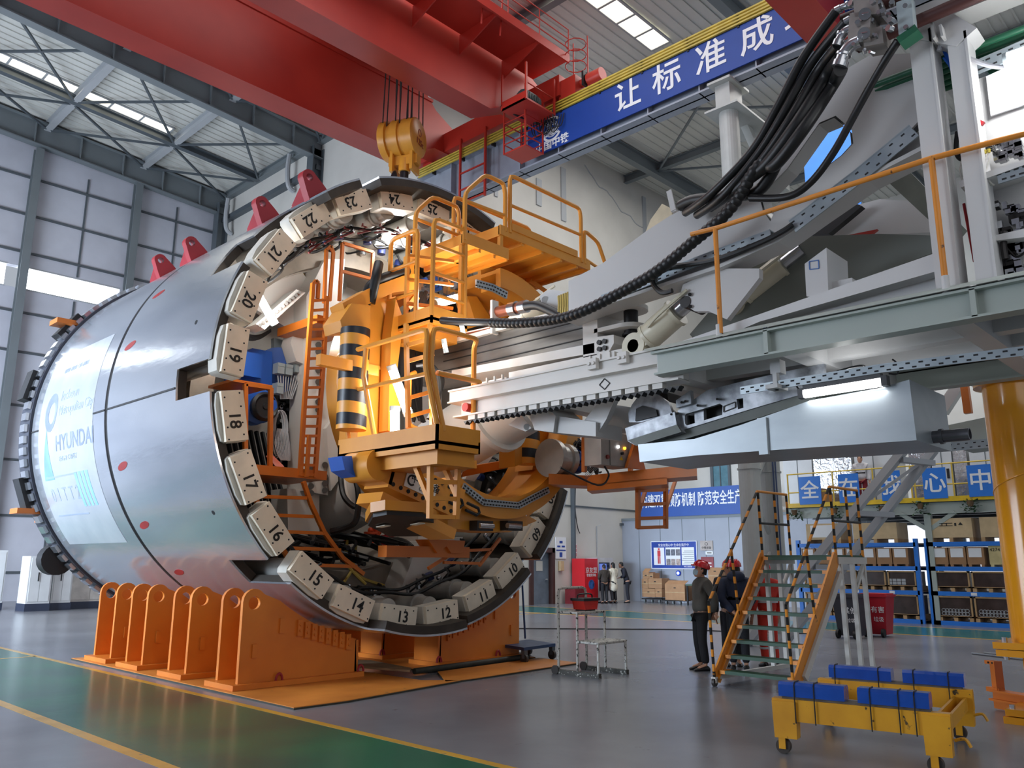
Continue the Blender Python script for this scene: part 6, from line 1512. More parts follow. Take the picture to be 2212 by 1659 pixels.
m_bwrap = mat('blue_wrap', (20, 76, 172), .22, 0, .1, 4.0, .25, 14.0, coat=.3)
def block(s0, s1, t, lab, ties):
    z0 = cz + .025; mb = M(); w_ = .085; h_ = .125
    pr = [(-w_, 0), (w_, 0), (w_, h_ * .8), (w_ * .7, h_), (-w_ * .7, h_), (-w_, h_ * .8)]
    mb.prism([cp(s0, t + y_, z0 + z_) for y_, z_ in pr], ux * (s1 - s0))
    o = solo('wrapped_block', mb, m_bwrap, lab, 'block', cp((s0 + s1) / 2, t, z0), 'blue wrapped blocks on the cart', smooth=False)
    mb = M()
    for q in ties:
        s = s0 + (s1 - s0) * q; L_ = [cp(s, t - w_ - .004, cz - .2), cp(s, t - w_ - .004, z0 + h_ * .8), cp(s, t - w_ * .7, z0 + h_ + .004), cp(s, t + w_ * .7, z0 + h_ + .004), cp(s, t + w_ + .004, z0 + h_ * .8), cp(s, t + w_ + .004, cz - .0)]
        mb.tube(L_, .006, 5)
    put('tie_strap', mb, m_black, o); return o
def srange(u0, u1, v, t, z):
    r_ = []
    for u in (u0, u1): p = PZ(u, v, z); r_.append((p - A).dot(ux))
    return r_
block(.07, .65, .07, 'blue wrapped block at the front left of the yellow cart', (.25, .55))
block(.76, 1.33, .07, 'blue wrapped block at the front right of the yellow cart', (.18, .58, .8))
block(.13, .75, LY - .05, 'blue wrapped block at the back left of the yellow cart', (.1, .8))
block(.86, 1.42, LY - .05, 'blue wrapped block at the back right of the yellow cart', (.18, .75))

# ================================================================ ROLLING STAIR
m_stair = mat('stair_orange', (220, 142, 44), .42, 0, .08, 2.0, rgb2=(200, 122, 36), wear=(120, 80, 40), wear_t=.66)
m_tread = mat('tread_green', (30, 74, 52), .5, 0, .12, 3)
m_leg = mat('stair_white', (206, 204, 198), .45, 0, .06, 2)
ph = R(-3); sc_ = V((math.cos(ph), math.sin(ph), 0)); sw = V((math.sin(ph), -math.cos(ph), 0)); L0 = V((10.95, 6.36, 0)); SW_ = 1.2
st = thing('rolling_stair', 'orange and green rolling access stair with black and yellow striped handrails', 'stair', L0 + sw * .6 + sc_ * .9)
def sp3(s, w_, z): return L0 + sc_ * s + sw * w_ + zz * z
TS, TZ = 1.4, 1.8
for w_ in (0, SW_):
    mb = M(); a = sp3(-.05, w_, .1); b = sp3(TS, w_, TZ); mb.beam(a, b, .03, .2); mb.beam(a + sw * (.025 if w_ == 0 else -.025) - V((0, 0, 0)), b + sw * (.025 if w_ == 0 else -.025), .05, .015); put('stringer', mb, m_stair, st)
    mb = M(); mb.beam(sp3(TS, w_, TZ - .06), sp3(TS + .95, w_, TZ - .06), .07, .1)
    for s in (TS + .1, TS + .5, TS + .88): mb.beam(sp3(s, w_, TZ - .1), sp3(s + .04, w_, .12), .06)
    mb.beam(sp3(-.0, w_, .12), sp3(TS + .95, w_, .12), .06).beam(sp3(TS + .9, w_, TZ - .1), sp3(TS + .5, w_, 1.25), .05).beam(sp3(.15, w_ + (.03 if w_ else -.03), .2), sp3(TS + .02, w_ + (.03 if w_ else -.03), TZ - .25), .05, .1)
    put('support_frame', mb, m_leg, st)
for i in range(9):
    f = (i + .15) / 8.2; s = -.02 + f * (TS + .0); z = .16 + f * (TZ - .18)
    mb = M(); mb.obox(sp3(s + .08, SW_ / 2, z), sc_ * .11, sw * (SW_ / 2 - .12), zz * .022); td = put('tread', mb, m_tread, st)
    mb = M()
    for w_ in (.075, SW_ - .075): mb.obox(sp3(s + .08, w_, z), sc_ * .11, sw * .05, zz * .024)
    put('tread_bracket', mb, m_stair, st)
mb = M(); mb.obox(sp3(TS + .5, SW_ / 2, TZ), sc_ * .45, sw * SW_ / 2, zz * .02); put('platform', mb, m_tread, st)
m_hz = hazard('rail_stripe', (222, 142, 44), (24, 24, 22), .2, 0, 2, .4)
rr = .021; rp = []
mb = M()
for w_ in (0, SW_):
    mb.tube([sp3(-.1, w_, .12), sp3(-.16, w_, 1.15)], rr, 8); mb.tube([sp3(-.16, w_, 1.15), sp3(TS - .05, w_, 2.82)], rr, 8)
    mb.tube([sp3(.62, w_, .95), sp3(.5, w_, 1.92)], rr, 8)
    for s in (TS + .0, TS + .5, TS + .9): mb.tube([sp3(s, w_, TZ), sp3(s - .03, w_, 2.82)], rr, 8)
    mb.tube([sp3(TS - .05, w_, 2.82), sp3(TS + .88, w_, 2.82)], rr, 8); mb.tube([sp3(TS - .0, w_, 2.32), sp3(TS + .9, w_, 2.32)], rr, 8)
o = put('handrail', mb, m_hz, st); o['label'] = 'black and yellow striped handrails'
for w_ in (0, SW_):
    c = sp3(-.1, w_, .055); cs = put('caster', M().cyl(c - sw * .02, c + sw * .02, .055, 18), m_tyre, st); put('caster_fork', M().obox(c + zz * .06, sc_ * .035, sw * .035, zz * .01).obox(c + sw * .028 + zz * .03, sc_ * .02, sw * .004, zz * .04), m_leg, cs)
    c = sp3(TS + .9, w_, .055); put('caster', M().cyl(c - sw * .02, c + sw * .02, .055, 18), m_tyre, st)

# ================================================================ STEP STAND, TOOLBOX, FLAT TROLLEY
m_chip = mat('chipped_white', (196, 194, 186), .5, 0, .1, 4, wear=(46, 42, 38), wear_t=.56)
ss = thing('step_stand', 'chipped white tubular two step stand with a tall push handle on the grey floor', 'step stand', (10.65, 8.4, 0))
fr_ = M(); xa, xb = 10.3, 11.0; ya, ym, yb = 8.78, 8.4, 8.0
for x in (xa, xb):
    put('base_skid', M().box(x - .035, x + .035, yb - .03, ya + .05, 0.0, .07), mat('skid_dark', (70, 68, 62), .6, 0, .2, 5, wear=(180, 178, 168), wear_t=.6), ss)
mb = M()
tube_path(mb, [(xa, ya, .05), (xa, ya, 1.3), (xb, ya, 1.3), (xb, ya, .05)], .022)
for x in (xa, xb):
    mb.tube([(x, ym, .05), (x, ym, .93)], .02, 8).tube([(x, yb, .05), (x, yb, .5)], .02, 8)
    mb.tube([(x, ya, .93), (x, ym, .93)], .02, 8).tube([(x, ym, .5), (x, yb, .5)], .02, 8)
for y, z in ((ya, .93), (ym, .93), (ym, .5), (yb, .5)): mb.tube([(xa, y, z), (xb, y, z)], .02, 8)
put('tube_frame', mb, m_chip, ss)
put('step_tread', M().box(xa - .02, xb + .02, ym - .02, ya + .02, .925, .945), m_chip, ss)
put('step_tread', M().box(xa - .02, xb + .02, yb - .02, ym, .495, .515), m_chip, ss)
for x in (xa, xb): put('wheel', M().cyl((x - .05, ya + .04, .06), (x - .02, ya + .04, .06), .07, 16), m_tyre, ss)
tb = thing('tool_basket', 'red and black tool box standing on the upper tread of the white step stand', 'tool box', (10.75, 8.6, .946))
put('basket', M().prism([(10.6, 8.47, .965), (10.9, 8.47, .965), (10.94, 8.47, 1.1), (10.56, 8.47, 1.1)], (0, .24, 0)), mat('tool_red', (210, 46, 36), .35), tb)
put('rim', M().box(10.54, 10.96, 8.45, 8.73, 1.1, 1.14), m_black, tb)
put('foot', M().box(10.62, 10.88, 8.49, 8.69, .946, .966), m_black, tb)
mb = M(); mb.tube(catmull([(10.56, 8.6, 1.14), (10.6, 8.6, 1.2), (10.9, 8.6, 1.2), (10.94, 8.6, 1.14)], 4), .012, 6); put('handle', mb, m_black, tb)
ft = thing('flat_trolley', 'blue flat bed hand trolley with a tall leaning handle behind the cradle', 'trolley', (11.6, 10.7, 0))
zf = .27; Q = [PZ(u, v, zf) for u, v in ((1075, 1390), (1132, 1399), (1200, 1390), (1142, 1381))]
put('deck', M().prism([q - zz * .05 for q in Q], (0, 0, .05)), mat('trolley_blue', (38, 66, 110), .5, 0, .15, 4), ft)
for q in Q:
    c = (q + (sum(Q, V((0, 0, 0))) / 4 - q) * .12); c = V((c.x, c.y, .08)); w0 = put('wheel', M().cyl(c - V((.025, 0, 0)), c + V((.025, 0, 0)), .08, 16), m_tyre, ft); put('wheel_fork', M().box(c.x - .04, c.x + .04, c.y - .04, c.y + .04, .15, .22).box(c.x + .028, c.x + .035, c.y - .03, c.y + .03, .08, .2).box(c.x - .035, c.x - .028, c.y - .03, c.y + .03, .08, .2), m_steel_d, w0)
h0, h1 = PZ(1128, 1382, zf), PX(1106, 1188, 12.0)
h0 = V((11.75, 11.05, zf)); h1 = PX(1106, 1190, 11.9); h2 = PX(1086, 1195, 12.2)
put('handle', M().tube([h0, h1], .02, 8).tube([h0 + V((.35, .1, 0)), h1 + V((.35, .1, 0)), h1], .02, 8), MATS['trolley_blue'], ft)
# floor cable
mb = M(); pts = [PZ(u, v, .012) for u, v in ((1060, 1357), (1200, 1358), (1350, 1359), (1480, 1360), (1620, 1366), (1760, 1368))]
solo('floor_cable', M().tube(catmull(pts, 8), .014, 6), m_hose, 'black cable lying across the grey floor behind the step stand', 'cable', pts[0])
# orange fixture at the lower right edge
fx_ = thing('orange_fixture', 'orange steel welding fixture with an upright plate at the right edge of the floor', 'fixture', (11.0, 2.9, 0))
b0 = PZ(2150, 1550, 0)
zf = .28
q0 = V((11.25, 2.98, 0))
F = lambda u, v, z: PZ(u, v, z)
mb = M(); q1, q2, q3 = F(2150, 1510, .12), F(2230, 1525, .12), F(2230, 1495, .12)
e1 = (q2 - q1).normalized()
mb.obox(q1 + e1 * .5, e1 * .5, V((-e1.y, e1.x, 0)) * .03, zz * .1).obox(q1 + e1 * .5, e1 * .52, V((-e1.y, e1.x, 0)) * .08, zz * .012).obox(q1 + e1 * .5 + zz * .1, e1 * .5, V((-e1.y, e1.x, 0)) * .08, zz * .012)
mb.obox(q1 + e1 * .6 + V((-e1.y, e1.x, 0)) * .45 + zz * .06, e1 * .5, V((-e1.y, e1.x, 0)) * .03, zz * .05).obox(q1 + e1 * .35 + V((-e1.y, e1.x, 0)) * .25 + zz * .08, e1 * .05, V((-e1.y, e1.x, 0)) * .25, zz * .03)
put('base_frame', mb, m_orange, fx_)
mb = M(); c = q1 + e1 * .04 + zz * .27; mb.obox(c, e1 * .055, V((-e1.y, e1.x, 0)) * .012, zz * .17).obox(c + e1 * .05, e1 * .008, V((-e1.y, e1.x, 0)) * .06, zz * .17).obox(c + zz * .15 - e1 * .02, e1 * .07, V((-e1.y, e1.x, 0)) * .05, zz * .02).obox(c - zz * .16 - e1 * .02, e1 * .09, V((-e1.y, e1.x, 0)) * .05, zz * .025)
put('upright_plate', mb, m_orange, fx_)
mb = M()
for s in (-.03, .03): mb.cyl(c + e1 * s + zz * .15 - V((-e1.y, e1.x, 0)) * .05, c + e1 * s + zz * .15 - V((-e1.y, e1.x, 0)) * .062, .012, 8)
put('bolt', mb, m_dirty, fx_)
mb = M(); mb.cyl(q1 + e1 * .5 - zz * .1, q1 + e1 * .5 - zz * .12, .05, 10); mb.box(q1.x + .2, q1.x + .3, q1.y - .05, q1.y + .05, 0, .05); put('foot', mb, m_orange, fx_)
for k, (a, b) in enumerate((((2100, 1411), (2240, 1428)), ((2126, 1410), (2240, 1422)))):
    A_, B_ = PZ(*a, .02), PZ(*b, .02); solo('aluminium_rod', M().cyl(A_, B_, .02, 8), m_chrome, ('longer' if k == 0 else 'shorter') + ' bright metal rod lying on the floor by the yellow column', 'rod', A_)

# ================================================================ WHEELED BINS
def bin_(x, y, c_, lab, ang=0.0, h=1.0):
    mt = mat('bin_%d_%d' % (c_[0], c_[2]), c_, .4, 0, .08, 2); t = thing('wheelie_bin', lab, 'bin', (x, y, 0)); s = h
    mb = M(); rings = []
    for r_, z in ((.21, .06), (.28, .92)): rings.append([V((x + sx * r_, y + sy * r_ * 1.1, z * s)) for sx, sy in ((-1, -1), (1, -1), (1, 1), (-1, 1))])
    mb.tube_rings(rings); put('body', mb, mt, t)
    mb = M(); mb.box(x - .31, x + .31, y - .34, y + .34, .92 * s, .97 * s).box(x - .28, x + .28, y - .3, y + .3, .97 * s, 1.0 * s); put('lid', mb, mt, t)
    for sy in (-1, 1): put('wheel', M().cyl((x - .3, y + sy * .2 - .03, .1), (x - .3, y + sy * .2 + .03, .1), .1, 16), m_black, t)
    put('handle', M().tube([(x + .3, y - .25, .93 * s), (x + .37, y - .25, .95 * s), (x + .37, y + .25, .95 * s), (x + .3, y + .25, .93 * s)], .02, 6), mt, t)
    return t
def on_face(tx, sz, x, y, z, mt, par, right=(0, -1, 0)): return put('marking', text(tx, sz, (x, y, z), right, (0, 0, 1), .002), mt, par)
b1 = bin_(20.0, 8.05, (56, 58, 66), 'dark grey wheeled bin with white markings behind the rolling stair'); on_face('其他', .16, 19.72, 7.95, .62, m_white, b1); on_face('垃圾', .1, 19.75, 7.95, .4, m_white, b1)
b2 = bin_(20.9, 7.75, (176, 32, 46), 'red wheeled bin beside the dark grey bin'); on_face('有害', .16, 20.62, 7.65, .62, m_white, b2); on_face('垃圾', .12, 20.65, 7.65, .4, m_white, b2)
# ================================================================ PEOPLE
def skinmesh(J, E, sub=2):
    """J: name -> (pos, radius); E: edges. One continuous skinned surface."""
    names = list(J); idx = {n: i for i, n in enumerate(names)}
    me = bpy.data.meshes.new('sk'); me.from_pydata([tuple(J[n][0]) for n in names], [(idx[a], idx[b]) for a, b in E], []); me.update()
    o = bpy.data.objects.new('sk', me); COL.objects.link(o)
    md = o.modifiers.new('skin', 'SKIN'); md.use_smooth_shade = True
    for i, n in enumerate(names):
        r_ = J[n][1]; sv = me.skin_vertices[0].data[i]; sv.radius = r_ if isinstance(r_, tuple) else (r_, r_); sv.use_root = (i == 0)
    s = o.modifiers.new('sub', 'SUBSURF'); s.levels = sub; s.render_levels = sub
    dg = bpy.context.evaluated_depsgraph_get(); dg.update(); m2 = bpy.data.meshes.new_from_object(o.evaluated_get(dg))
    mb = M(); mb._add([tuple(v.co) for v in m2.vertices], [tuple(p.vertices) for p in m2.polygons])
    bpy.data.objects.remove(o); bpy.data.meshes.remove(me); bpy.data.meshes.remove(m2); return mb
m_skin_h = mat('skin', (196, 148, 120), .5, 0, .05, 8)
m_hair = mat('hair_black', (22, 20, 20), .5)
m_helm = mat('helmet_red', (204, 28, 40), .2, 0, .03, coat=.4)
m_shoe = mat('shoe_black', (20, 20, 22), .35)
def person(loc, face, lab, jacket, trousers, h=1.72, arms='down', helmet=True, mask=False, coat=0.0, lean=0.0, longhair=False, hood=False, headpitch=0.0, headyaw=0.0, stripes=False, step=0.0, group=None):
    k = h / 1.72; rot = Matrix.Rotation(math.atan2(face[1], face[0]) - math.pi / 2, 4, 'Z'); base = V(loc)
    def W(p): return base + rot @ (V(p) * k)
    def tr(mb): return mb.xf(Matrix.Translation(base) @ rot @ Matrix.Scale(k, 4))
    t = thing('person', lab, 'person', base, group)
    ly = lambda z: -math.sin(lean) * max(0, z - .9)          # lean: positive = backwards
    def Q(x, y, z): return V((x, y + ly(z), z))
    sh = 1.42
    if arms == 'down': el, wr = (.25, -.02, 1.13), (.26, .06, .87)
    elif arms == 'back': el, wr = (.27, -.14, 1.15), (.07, -.2, .93)
    elif arms == 'front': el, wr = (.27, .05, 1.14), (.12, .24, 1.08)
    J = {'pelvis': (Q(0, 0, .95), (.14, .10)), 'waist': (Q(0, 0, 1.1), (.13, .095)), 'chest': (Q(0, .0, 1.3), (.15, .105)), 'neck0': (Q(0, -.01, 1.47), .06), 'neck1': (Q(0, .01, 1.54), .052), 'head': (Q(0, .02, 1.6), .06)}
    E = [('pelvis', 'waist'), ('waist', 'chest'), ('chest', 'neck0'), ('neck0', 'neck1'), ('neck1', 'head')]
    for s, n_ in ((-1, 'l'), (1, 'r')):
        dy = step * s
        J['sh' + n_] = (Q(.18 * s, -.01, sh), .07); J['el' + n_] = (Q(el[0] * s, el[1], el[2]), .047); J['wr' + n_] = (Q(wr[0] * s, wr[1], wr[2]), .03)
        hd = (V(wr) - V(el)).normalized(); hp = V(wr) + hd * .09
        J['pa' + n_] = (Q(hp.x * s, hp.y, hp.z), (.038, .018))
        E += [('chest', 'sh' + n_), ('sh' + n_, 'el' + n_), ('el' + n_, 'wr' + n_), ('wr' + n_, 'pa' + n_)]
        for f_ in range(4):
            a = hp + hd * .02 + V(((f_ - 1.5) * .008, (f_ - 1.5) * .016, 0)); b = a + hd * (.045 - .006 * abs(f_ - 1.3)) ; c = b + hd * .03 + V((-.012, .012, 0))
            for nm_, p_ in (('a', a), ('b', b), ('c', c)): J['f%d%s%s' % (f_, nm_, n_)] = (Q(p_.x * s, p_.y, p_.z), .0085)
            E += [('pa' + n_, 'f%da%s' % (f_, n_)), ('f%da%s' % (f_, n_), 'f%db%s' % (f_, n_)), ('f%db%s' % (f_, n_), 'f%dc%s' % (f_, n_))]
        a = V(wr) + hd * .03 + V((-.02, .03, 0)); b = a + hd * .04 + V((-.01, .02, 0))
        J['ta' + n_] = (Q(a.x * s, a.y, a.z), .010); J['tb' + n_] = (Q(b.x * s, b.y, b.z), .009); E += [('wr' + n_, 'ta' + n_), ('ta' + n_, 'tb' + n_)]
        J['hip' + n_] = (Q(.09 * s, 0, .9), .09); J['kn' + n_] = (V((.1 * s, .02 + dy * .5, .5)), .058); J['an' + n_] = (V((.1 * s, -.03 + dy, .09)), .04); J['toe' + n_] = (V((.11 * s, .13 + dy, .035)), .03)
        E += [('pelvis', 'hip' + n_), ('hip' + n_, 'kn' + n_), ('kn' + n_, 'an' + n_), ('an' + n_, 'toe' + n_)]
    body = skinmesh(J, E, 1)
    # head with face, built about the neck and turned
    hm = M(); rings = []
    prof = [(-.13, .035, .05, .03), (-.11, .05, .068, .02), (-.07, .066, .085, .012), (-.02, .074, .094, .004), (.03, .077, .098, 0), (.07, .07, .09, -.004), (.1, .05, .065, -.006), (.118, .02, .028, -.006)]
    for z, rx, ry, oy in prof: rings.append([V((rx * math.sin(a), oy + ry * math.cos(a), z)) for a in np.linspace(0, 2 * math.pi, 21)[:-1]])
    hm.tube_rings(rings)
    hm.tube_rings([[V((.011 * math.cos(a), .095, -.0 + .01 * math.sin(a))) for a in np.linspace(0, 6.28, 9)[:-1]], [V((.016 * math.cos(a), .108, -.035 + .014 * math.sin(a))) for a in np.linspace(0, 6.28, 9)[:-1]], [V((.006 * math.cos(a), .106, -.048 + .004 * math.sin(a))) for a in np.linspace(0, 6.28, 9)[:-1]]])
    for s in (-1, 1): hm.sph((s * .078, -.005, -.01), .03, 8, 6, (.3, .6, 1))
    hm.box(-.024, .024, .086, .098, -.078, -.07)
    HM = Matrix.Translation(Q(0, .025, 1.62)) @ Matrix.Rotation(headyaw, 4, 'Z') @ Matrix.Rotation(headpitch, 4, 'X')
    hm.xf(HM); body._add(hm.v, hm.f); put('body', tr(body), m_skin_h, t)
    eb = M()
    for s in (-1, 1): eb.sph((s * .032, .088, .012), .012, 8, 6); 
    put('eye', tr(eb.xf(HM)), m_ink, t)
    hr = M(); rg = []
    for z, rx, ry, oy in ((-.06, .07, .075, -.04), (0, .08, .092, -.018), (.05, .083, .1, -.008), (.1, .064, .08, -.01), (.128, .025, .03, -.01)): rg.append([V((rx * math.sin(a), oy + ry * math.cos(a), z)) for a in np.linspace(0, 2 * math.pi, 17)[:-1]])
    hr.tube_rings(rg)
    if longhair:
        hr.tube_rings([[V((.075 * math.sin(a), -.06 + .05 * math.cos(a), z)) for a in np.linspace(0, 2 * math.pi, 13)[:-1]] for z in (.05, -.1, -.25)] + [[V((.05 * math.sin(a), -.07 + .03 * math.cos(a), -.4)) for a in np.linspace(0, 2 * math.pi, 13)[:-1]]])
    put('hair', tr(hr.xf(HM)), m_hair, t)
    if helmet:
        hb_ = M(); rg = []
        for z, r_ in ((.035, .118), (.05, .12), (.09, .112), (.13, .09), (.155, .055), (.165, .015)): rg.append([V((r_ * .92 * math.sin(a), -.005 + r_ * 1.12 * math.cos(a), z)) for a in np.linspace(0, 2 * math.pi, 25)[:-1]])
        hb_.tube_rings(rg)
        hb_.prism([V((.11 * math.sin(a), .06 + .12 * math.cos(a), .036 - .0)) for a in np.linspace(-1.5, 1.5, 13)], (0, 0, .012))
        for s in (-.03, 0, .03): hb_.tube([V((s, -.005 + 1.13 * r_ * q, z)) for q, (z, r_) in ((1, (.05, .12)), (1, (.1, .11)), (.6, (.16, .1)), (-.6, (.16, .1)), (-1, (.1, .11)), (-1, (.05, .12)))], .008, 6)
        put('hard_hat', tr(hb_.xf(HM)), m_helm, t)
    if mask:
        mk = M(); rg = []
        for z, w_ in ((-.105, .045), (-.07, .062), (-.03, .066), (-.01, .05)): rg.append([V((w_ * math.sin(a), .02 + (.09 + (.012 if -.08 < z < -.02 else 0)) * math.cos(a), z)) for a in np.linspace(-1.15, 1.15, 11)] + [V((w_ * .9 * math.sin(a), .02 + .08 * math.cos(a), z)) for a in np.linspace(1.15, -1.15, 11)])
        mk.tube_rings(rg)
        for s in (-1, 1): mk.tube([V((s * .06, .05, -.03)), V((s * .08, 0, .0))], .003, 4)
        put('face_mask', tr(mk.xf(HM)), mat('mask_blue', (176, 206, 220), .6), t)
    # jacket and trousers, each one continuous surface
    mj = mat('cloth_%d_%d_%d' % jacket, jacket, .8, 0, .12, 6, .3, 30); mt_ = mat('cloth_%d_%d_%d' % trousers, trousers, .8, 0, .12, 6, .3, 30)
    J2 = {'chest': (Q(0, -.0, 1.28), (.19, .135)), 'waist': (Q(0, 0, 1.1), (.185, .135)), 'hem': (Q(0, 0, .88), (.2, .15)), 'up': (Q(0, -.01, 1.42), (.14, .1)), 'col': (Q(0, -.005, 1.51), .075)}
    E2 = [('chest', 'waist'), ('waist', 'hem'), ('chest', 'up'), ('up', 'col')]
    if coat: J2['skirt'] = (Q(0, -.01, .88 - coat), (.29, .22)); E2.append(('hem', 'skirt'))
    for s, n_ in ((-1, 'l'), (1, 'r')):
        J2['sh' + n_] = (Q(.19 * s, -.01, 1.41), .092); J2['el' + n_] = (Q(el[0] * s, el[1], el[2]), .075); J2['wr' + n_] = (Q(wr[0] * s, wr[1], wr[2]), .055); E2 += [('up', 'sh' + n_), ('sh' + n_, 'el' + n_), ('el' + n_, 'wr' + n_)]
    jm = skinmesh(J2, E2, 2)
    if hood: jm.sph(Q(0, -.12, 1.5), .12, 12, 8, (1.25, .8, .8))
    put('jacket', tr(jm), mj, t)
    J3 = {'pelvis': (Q(0, 0, .97), (.165, .12))}; E3 = []
    for s, n_ in ((-1, 'l'), (1, 'r')):
        dy = step * s
        J3['hip' + n_] = (Q(.092 * s, 0, .86), .105); J3['kn' + n_] = (V((.1 * s, .02 + dy * .5, .5)), .08); J3['an' + n_] = (V((.1 * s, -.03 + dy, .1)), .07); E3 += [('pelvis', 'hip' + n_), ('hip' + n_, 'kn' + n_), ('kn' + n_, 'an' + n_)]
    put('trousers', tr(skinmesh(J3, E3, 2)), mt_, t)
    for s in (-1, 1):
        sm = M(); rg = []
        for y, w_, h_ in ((-.09, .03, .05), (-.06, .042, .08), (.0, .045, .085), (.07, .05, .06), (.14, .046, .045), (.18, .02, .03)): rg.append([V((.105 * s + w_ * math.sin(a), y + step * s, max(0.0, h_ * .5 + h_ * .55 * math.cos(a)))) for a in np.linspace(0, 2 * math.pi, 13)[:-1]])
        sm.tube_rings(rg); put('shoe', tr(sm), m_shoe, t)
    if stripes:
        sp_m = M()
        for s in (-1, 1):
            for z in (.3, .36): sp_m.lathe((.1 * s, -.005 + step * s * .8, z), (0, 0, 1), [(.082, 0), (.086, .005), (.086, .03), (.082, .035)], 16)
        for z in (1.08,): sp_m.lathe(Q(0, 0, z), (0, 0, 1), [(.19, 0), (.196, .005), (.196, .04), (.19, .045)], 20)
        put('reflective_band', tr(sp_m), mat('reflective', (200, 200, 204), .35), t)
    return t
person((12.28, 7.42, 0), (-.8, .6), 'person in grey jacket, red hard hat and blue mask, hands behind back, looking up', (86, 84, 78), (18, 18, 20), 1.68, 'back', mask=True, lean=.1, headpitch=.28)
person((12.75, 7.0, 0), (.8, .5), 'person seen from behind in a hooded dark blue padded jacket and red hard hat', (40, 50, 74), (26, 28, 34), 1.7, 'back', hood=True)
person((13.15, 7.35, 0), (-.75, -.66), 'person in a black jacket and red hard hat standing half hidden by the blue jacket', (28, 28, 34), (30, 30, 36), 1.7, 'down')
person((13.5, 6.85, 0), (.5, .8), 'person in red overalls with reflective bands and a red hard hat behind the rolling stair', (214, 56, 40), (222, 58, 40), 1.66, 'down', stripes=True)
person((29.35, 21.9, 0), (.1, 1), 'person with long black hair in a long white coat at the red vending machine', (224, 216, 196), (30, 30, 34), 1.68, 'front', helmet=False, coat=.42, longhair=True)
person((30.1, 21.7, 0), (-.6, .8), 'person in a dark navy suit bending towards the vending machine screen', (26, 28, 42), (24, 26, 36), 1.7, 'front', helmet=False, lean=-.35)
person((28.85, 22.0, 0), (.4, .9), 'person in a dark jacket nearest the red side of the vending machine', (62, 54, 48), (30, 30, 34), 1.6, 'front', helmet=False)
person((27.5, 10.35, 3.5), (-1, -.2), 'person with an orange hard hat on the mezzanine behind the blue signs', (206, 204, 206), (140, 40, 50), 1.65, 'down', helmet=False)
# ================================================================ AISLE: RACKS, MEZZANINE, OFFICE FRONT
m_rack = mat('rack_blue', (36, 122, 220), .4, 0, .06, 2)
m_wood = mat('pallet_wood', (188, 152, 108), .7, 0, .12, 5)
m_card = mat('cardboard', (164, 124, 88), .75, 0, .08, 4)
m_ply2 = mat('plywood', (206, 180, 140), .65, 0, .08, 4)
m_paper = mat('paper', (232, 234, 238), .6, 0, .02)
m_film = mat('dark_crate_interior', (74, 60, 56), .25, 0, .25, 2.5)
rk = [(8.4, 12.0, 'left bay of blue pallet racking beyond the wheeled bins'), (4.1, 8.1, 'right bay of blue pallet racking beside the yellow column')]
ZB = (2.31, 1.62, .93, .12)
for k, (ya, yb, lab) in enumerate(rk):
    t = thing('pallet_rack', lab, 'rack', (26.5, (ya + yb) / 2, 0), 'blue pallet racks')
    for y in (ya, yb):
        for x in (26.0, 27.1): put('upright', M().box(x, x + .1, y - .06, y + .06, 0, 2.42), m_rack, t)
    for z in ZB:
        for x in (26.0, 27.12): put('shelf_beam', M().box(x, x + .06, ya, yb, z - .12, z), m_rack, t)
    put('shelf_deck', M().box(26.06, 27.12, ya, yb, .07, .1).box(26.06, 27.12, ya, yb, .88, .91).box(26.06, 27.12, ya, yb, 1.57, 1.6).box(26.06, 27.12, ya, yb, 2.26, 2.29), m_wood, t)
    put('shelf_label', M().box(25.985, 26.0, ya + .7, ya + .85, .83, .91).box(25.985, 26.0, ya + 1.75, ya + 1.9, .83, .91).box(25.985, 26.0, ya + 2.8, ya + 2.95, .83, .91).box(25.985, 26.0, ya + 1.4, ya + 1.55, .02, .1), m_paper, t)
ords = ('first', 'second', 'third', 'fourth', 'fifth')
def crate(y0, y1, z, h, lab, grp, rolls=False, bars=False):
    t = thing('open_crate', lab, 'crate', (26.5, (y0 + y1) / 2, z), grp); mb = M()
    mb.box(26.02, 26.08, y0, y1, z + .1, z + .14).box(26.02, 26.08, y0, y1, z + h - .04, z + h).box(26.02, 26.08, y0, y0 + .04, z + .1, z + h).box(26.02, 26.08, y1 - .04, y1, z + .1, z + h)
    for q in (y0, (y0 + y1) / 2 - .05, y1 - .1): mb.box(26.02, 27.0, q, q + .1, z, z + .1)
    mb.box(26.02, 27.0, y0, y1, z + .1, z + .125); put('crate_frame', mb, m_wood, t)
    put('crate_panel', M().box(26.06, 26.95, y0 + .03, y1 - .03, z + .12, z + h - .02), m_film, t)
    if rolls:
        mb = M(); random.seed(int(y0 * 10))
        for i in range(16): mb.tube([(26.045, y0 + .15 + i % 8 * (y1 - y0 - .3) / 7 + .06 * math.cos(q), z + .2 + .09 * (i // 8) + .045 * math.sin(q)) for q in np.linspace(0, 6.28, 9)], .008, 4)
        put('ring_stock', mb, m_steel_l, t)
    if bars:
        mb = M()
        for i in range(4):
            for j in range(2): mb.box(26.04, 26.06, y0 + .3 + i * .13, y0 + .41 + i * .13, z + .16 + j * .09, z + .24 + j * .09)
        put('packed_bar', mb, m_steel_l, t)
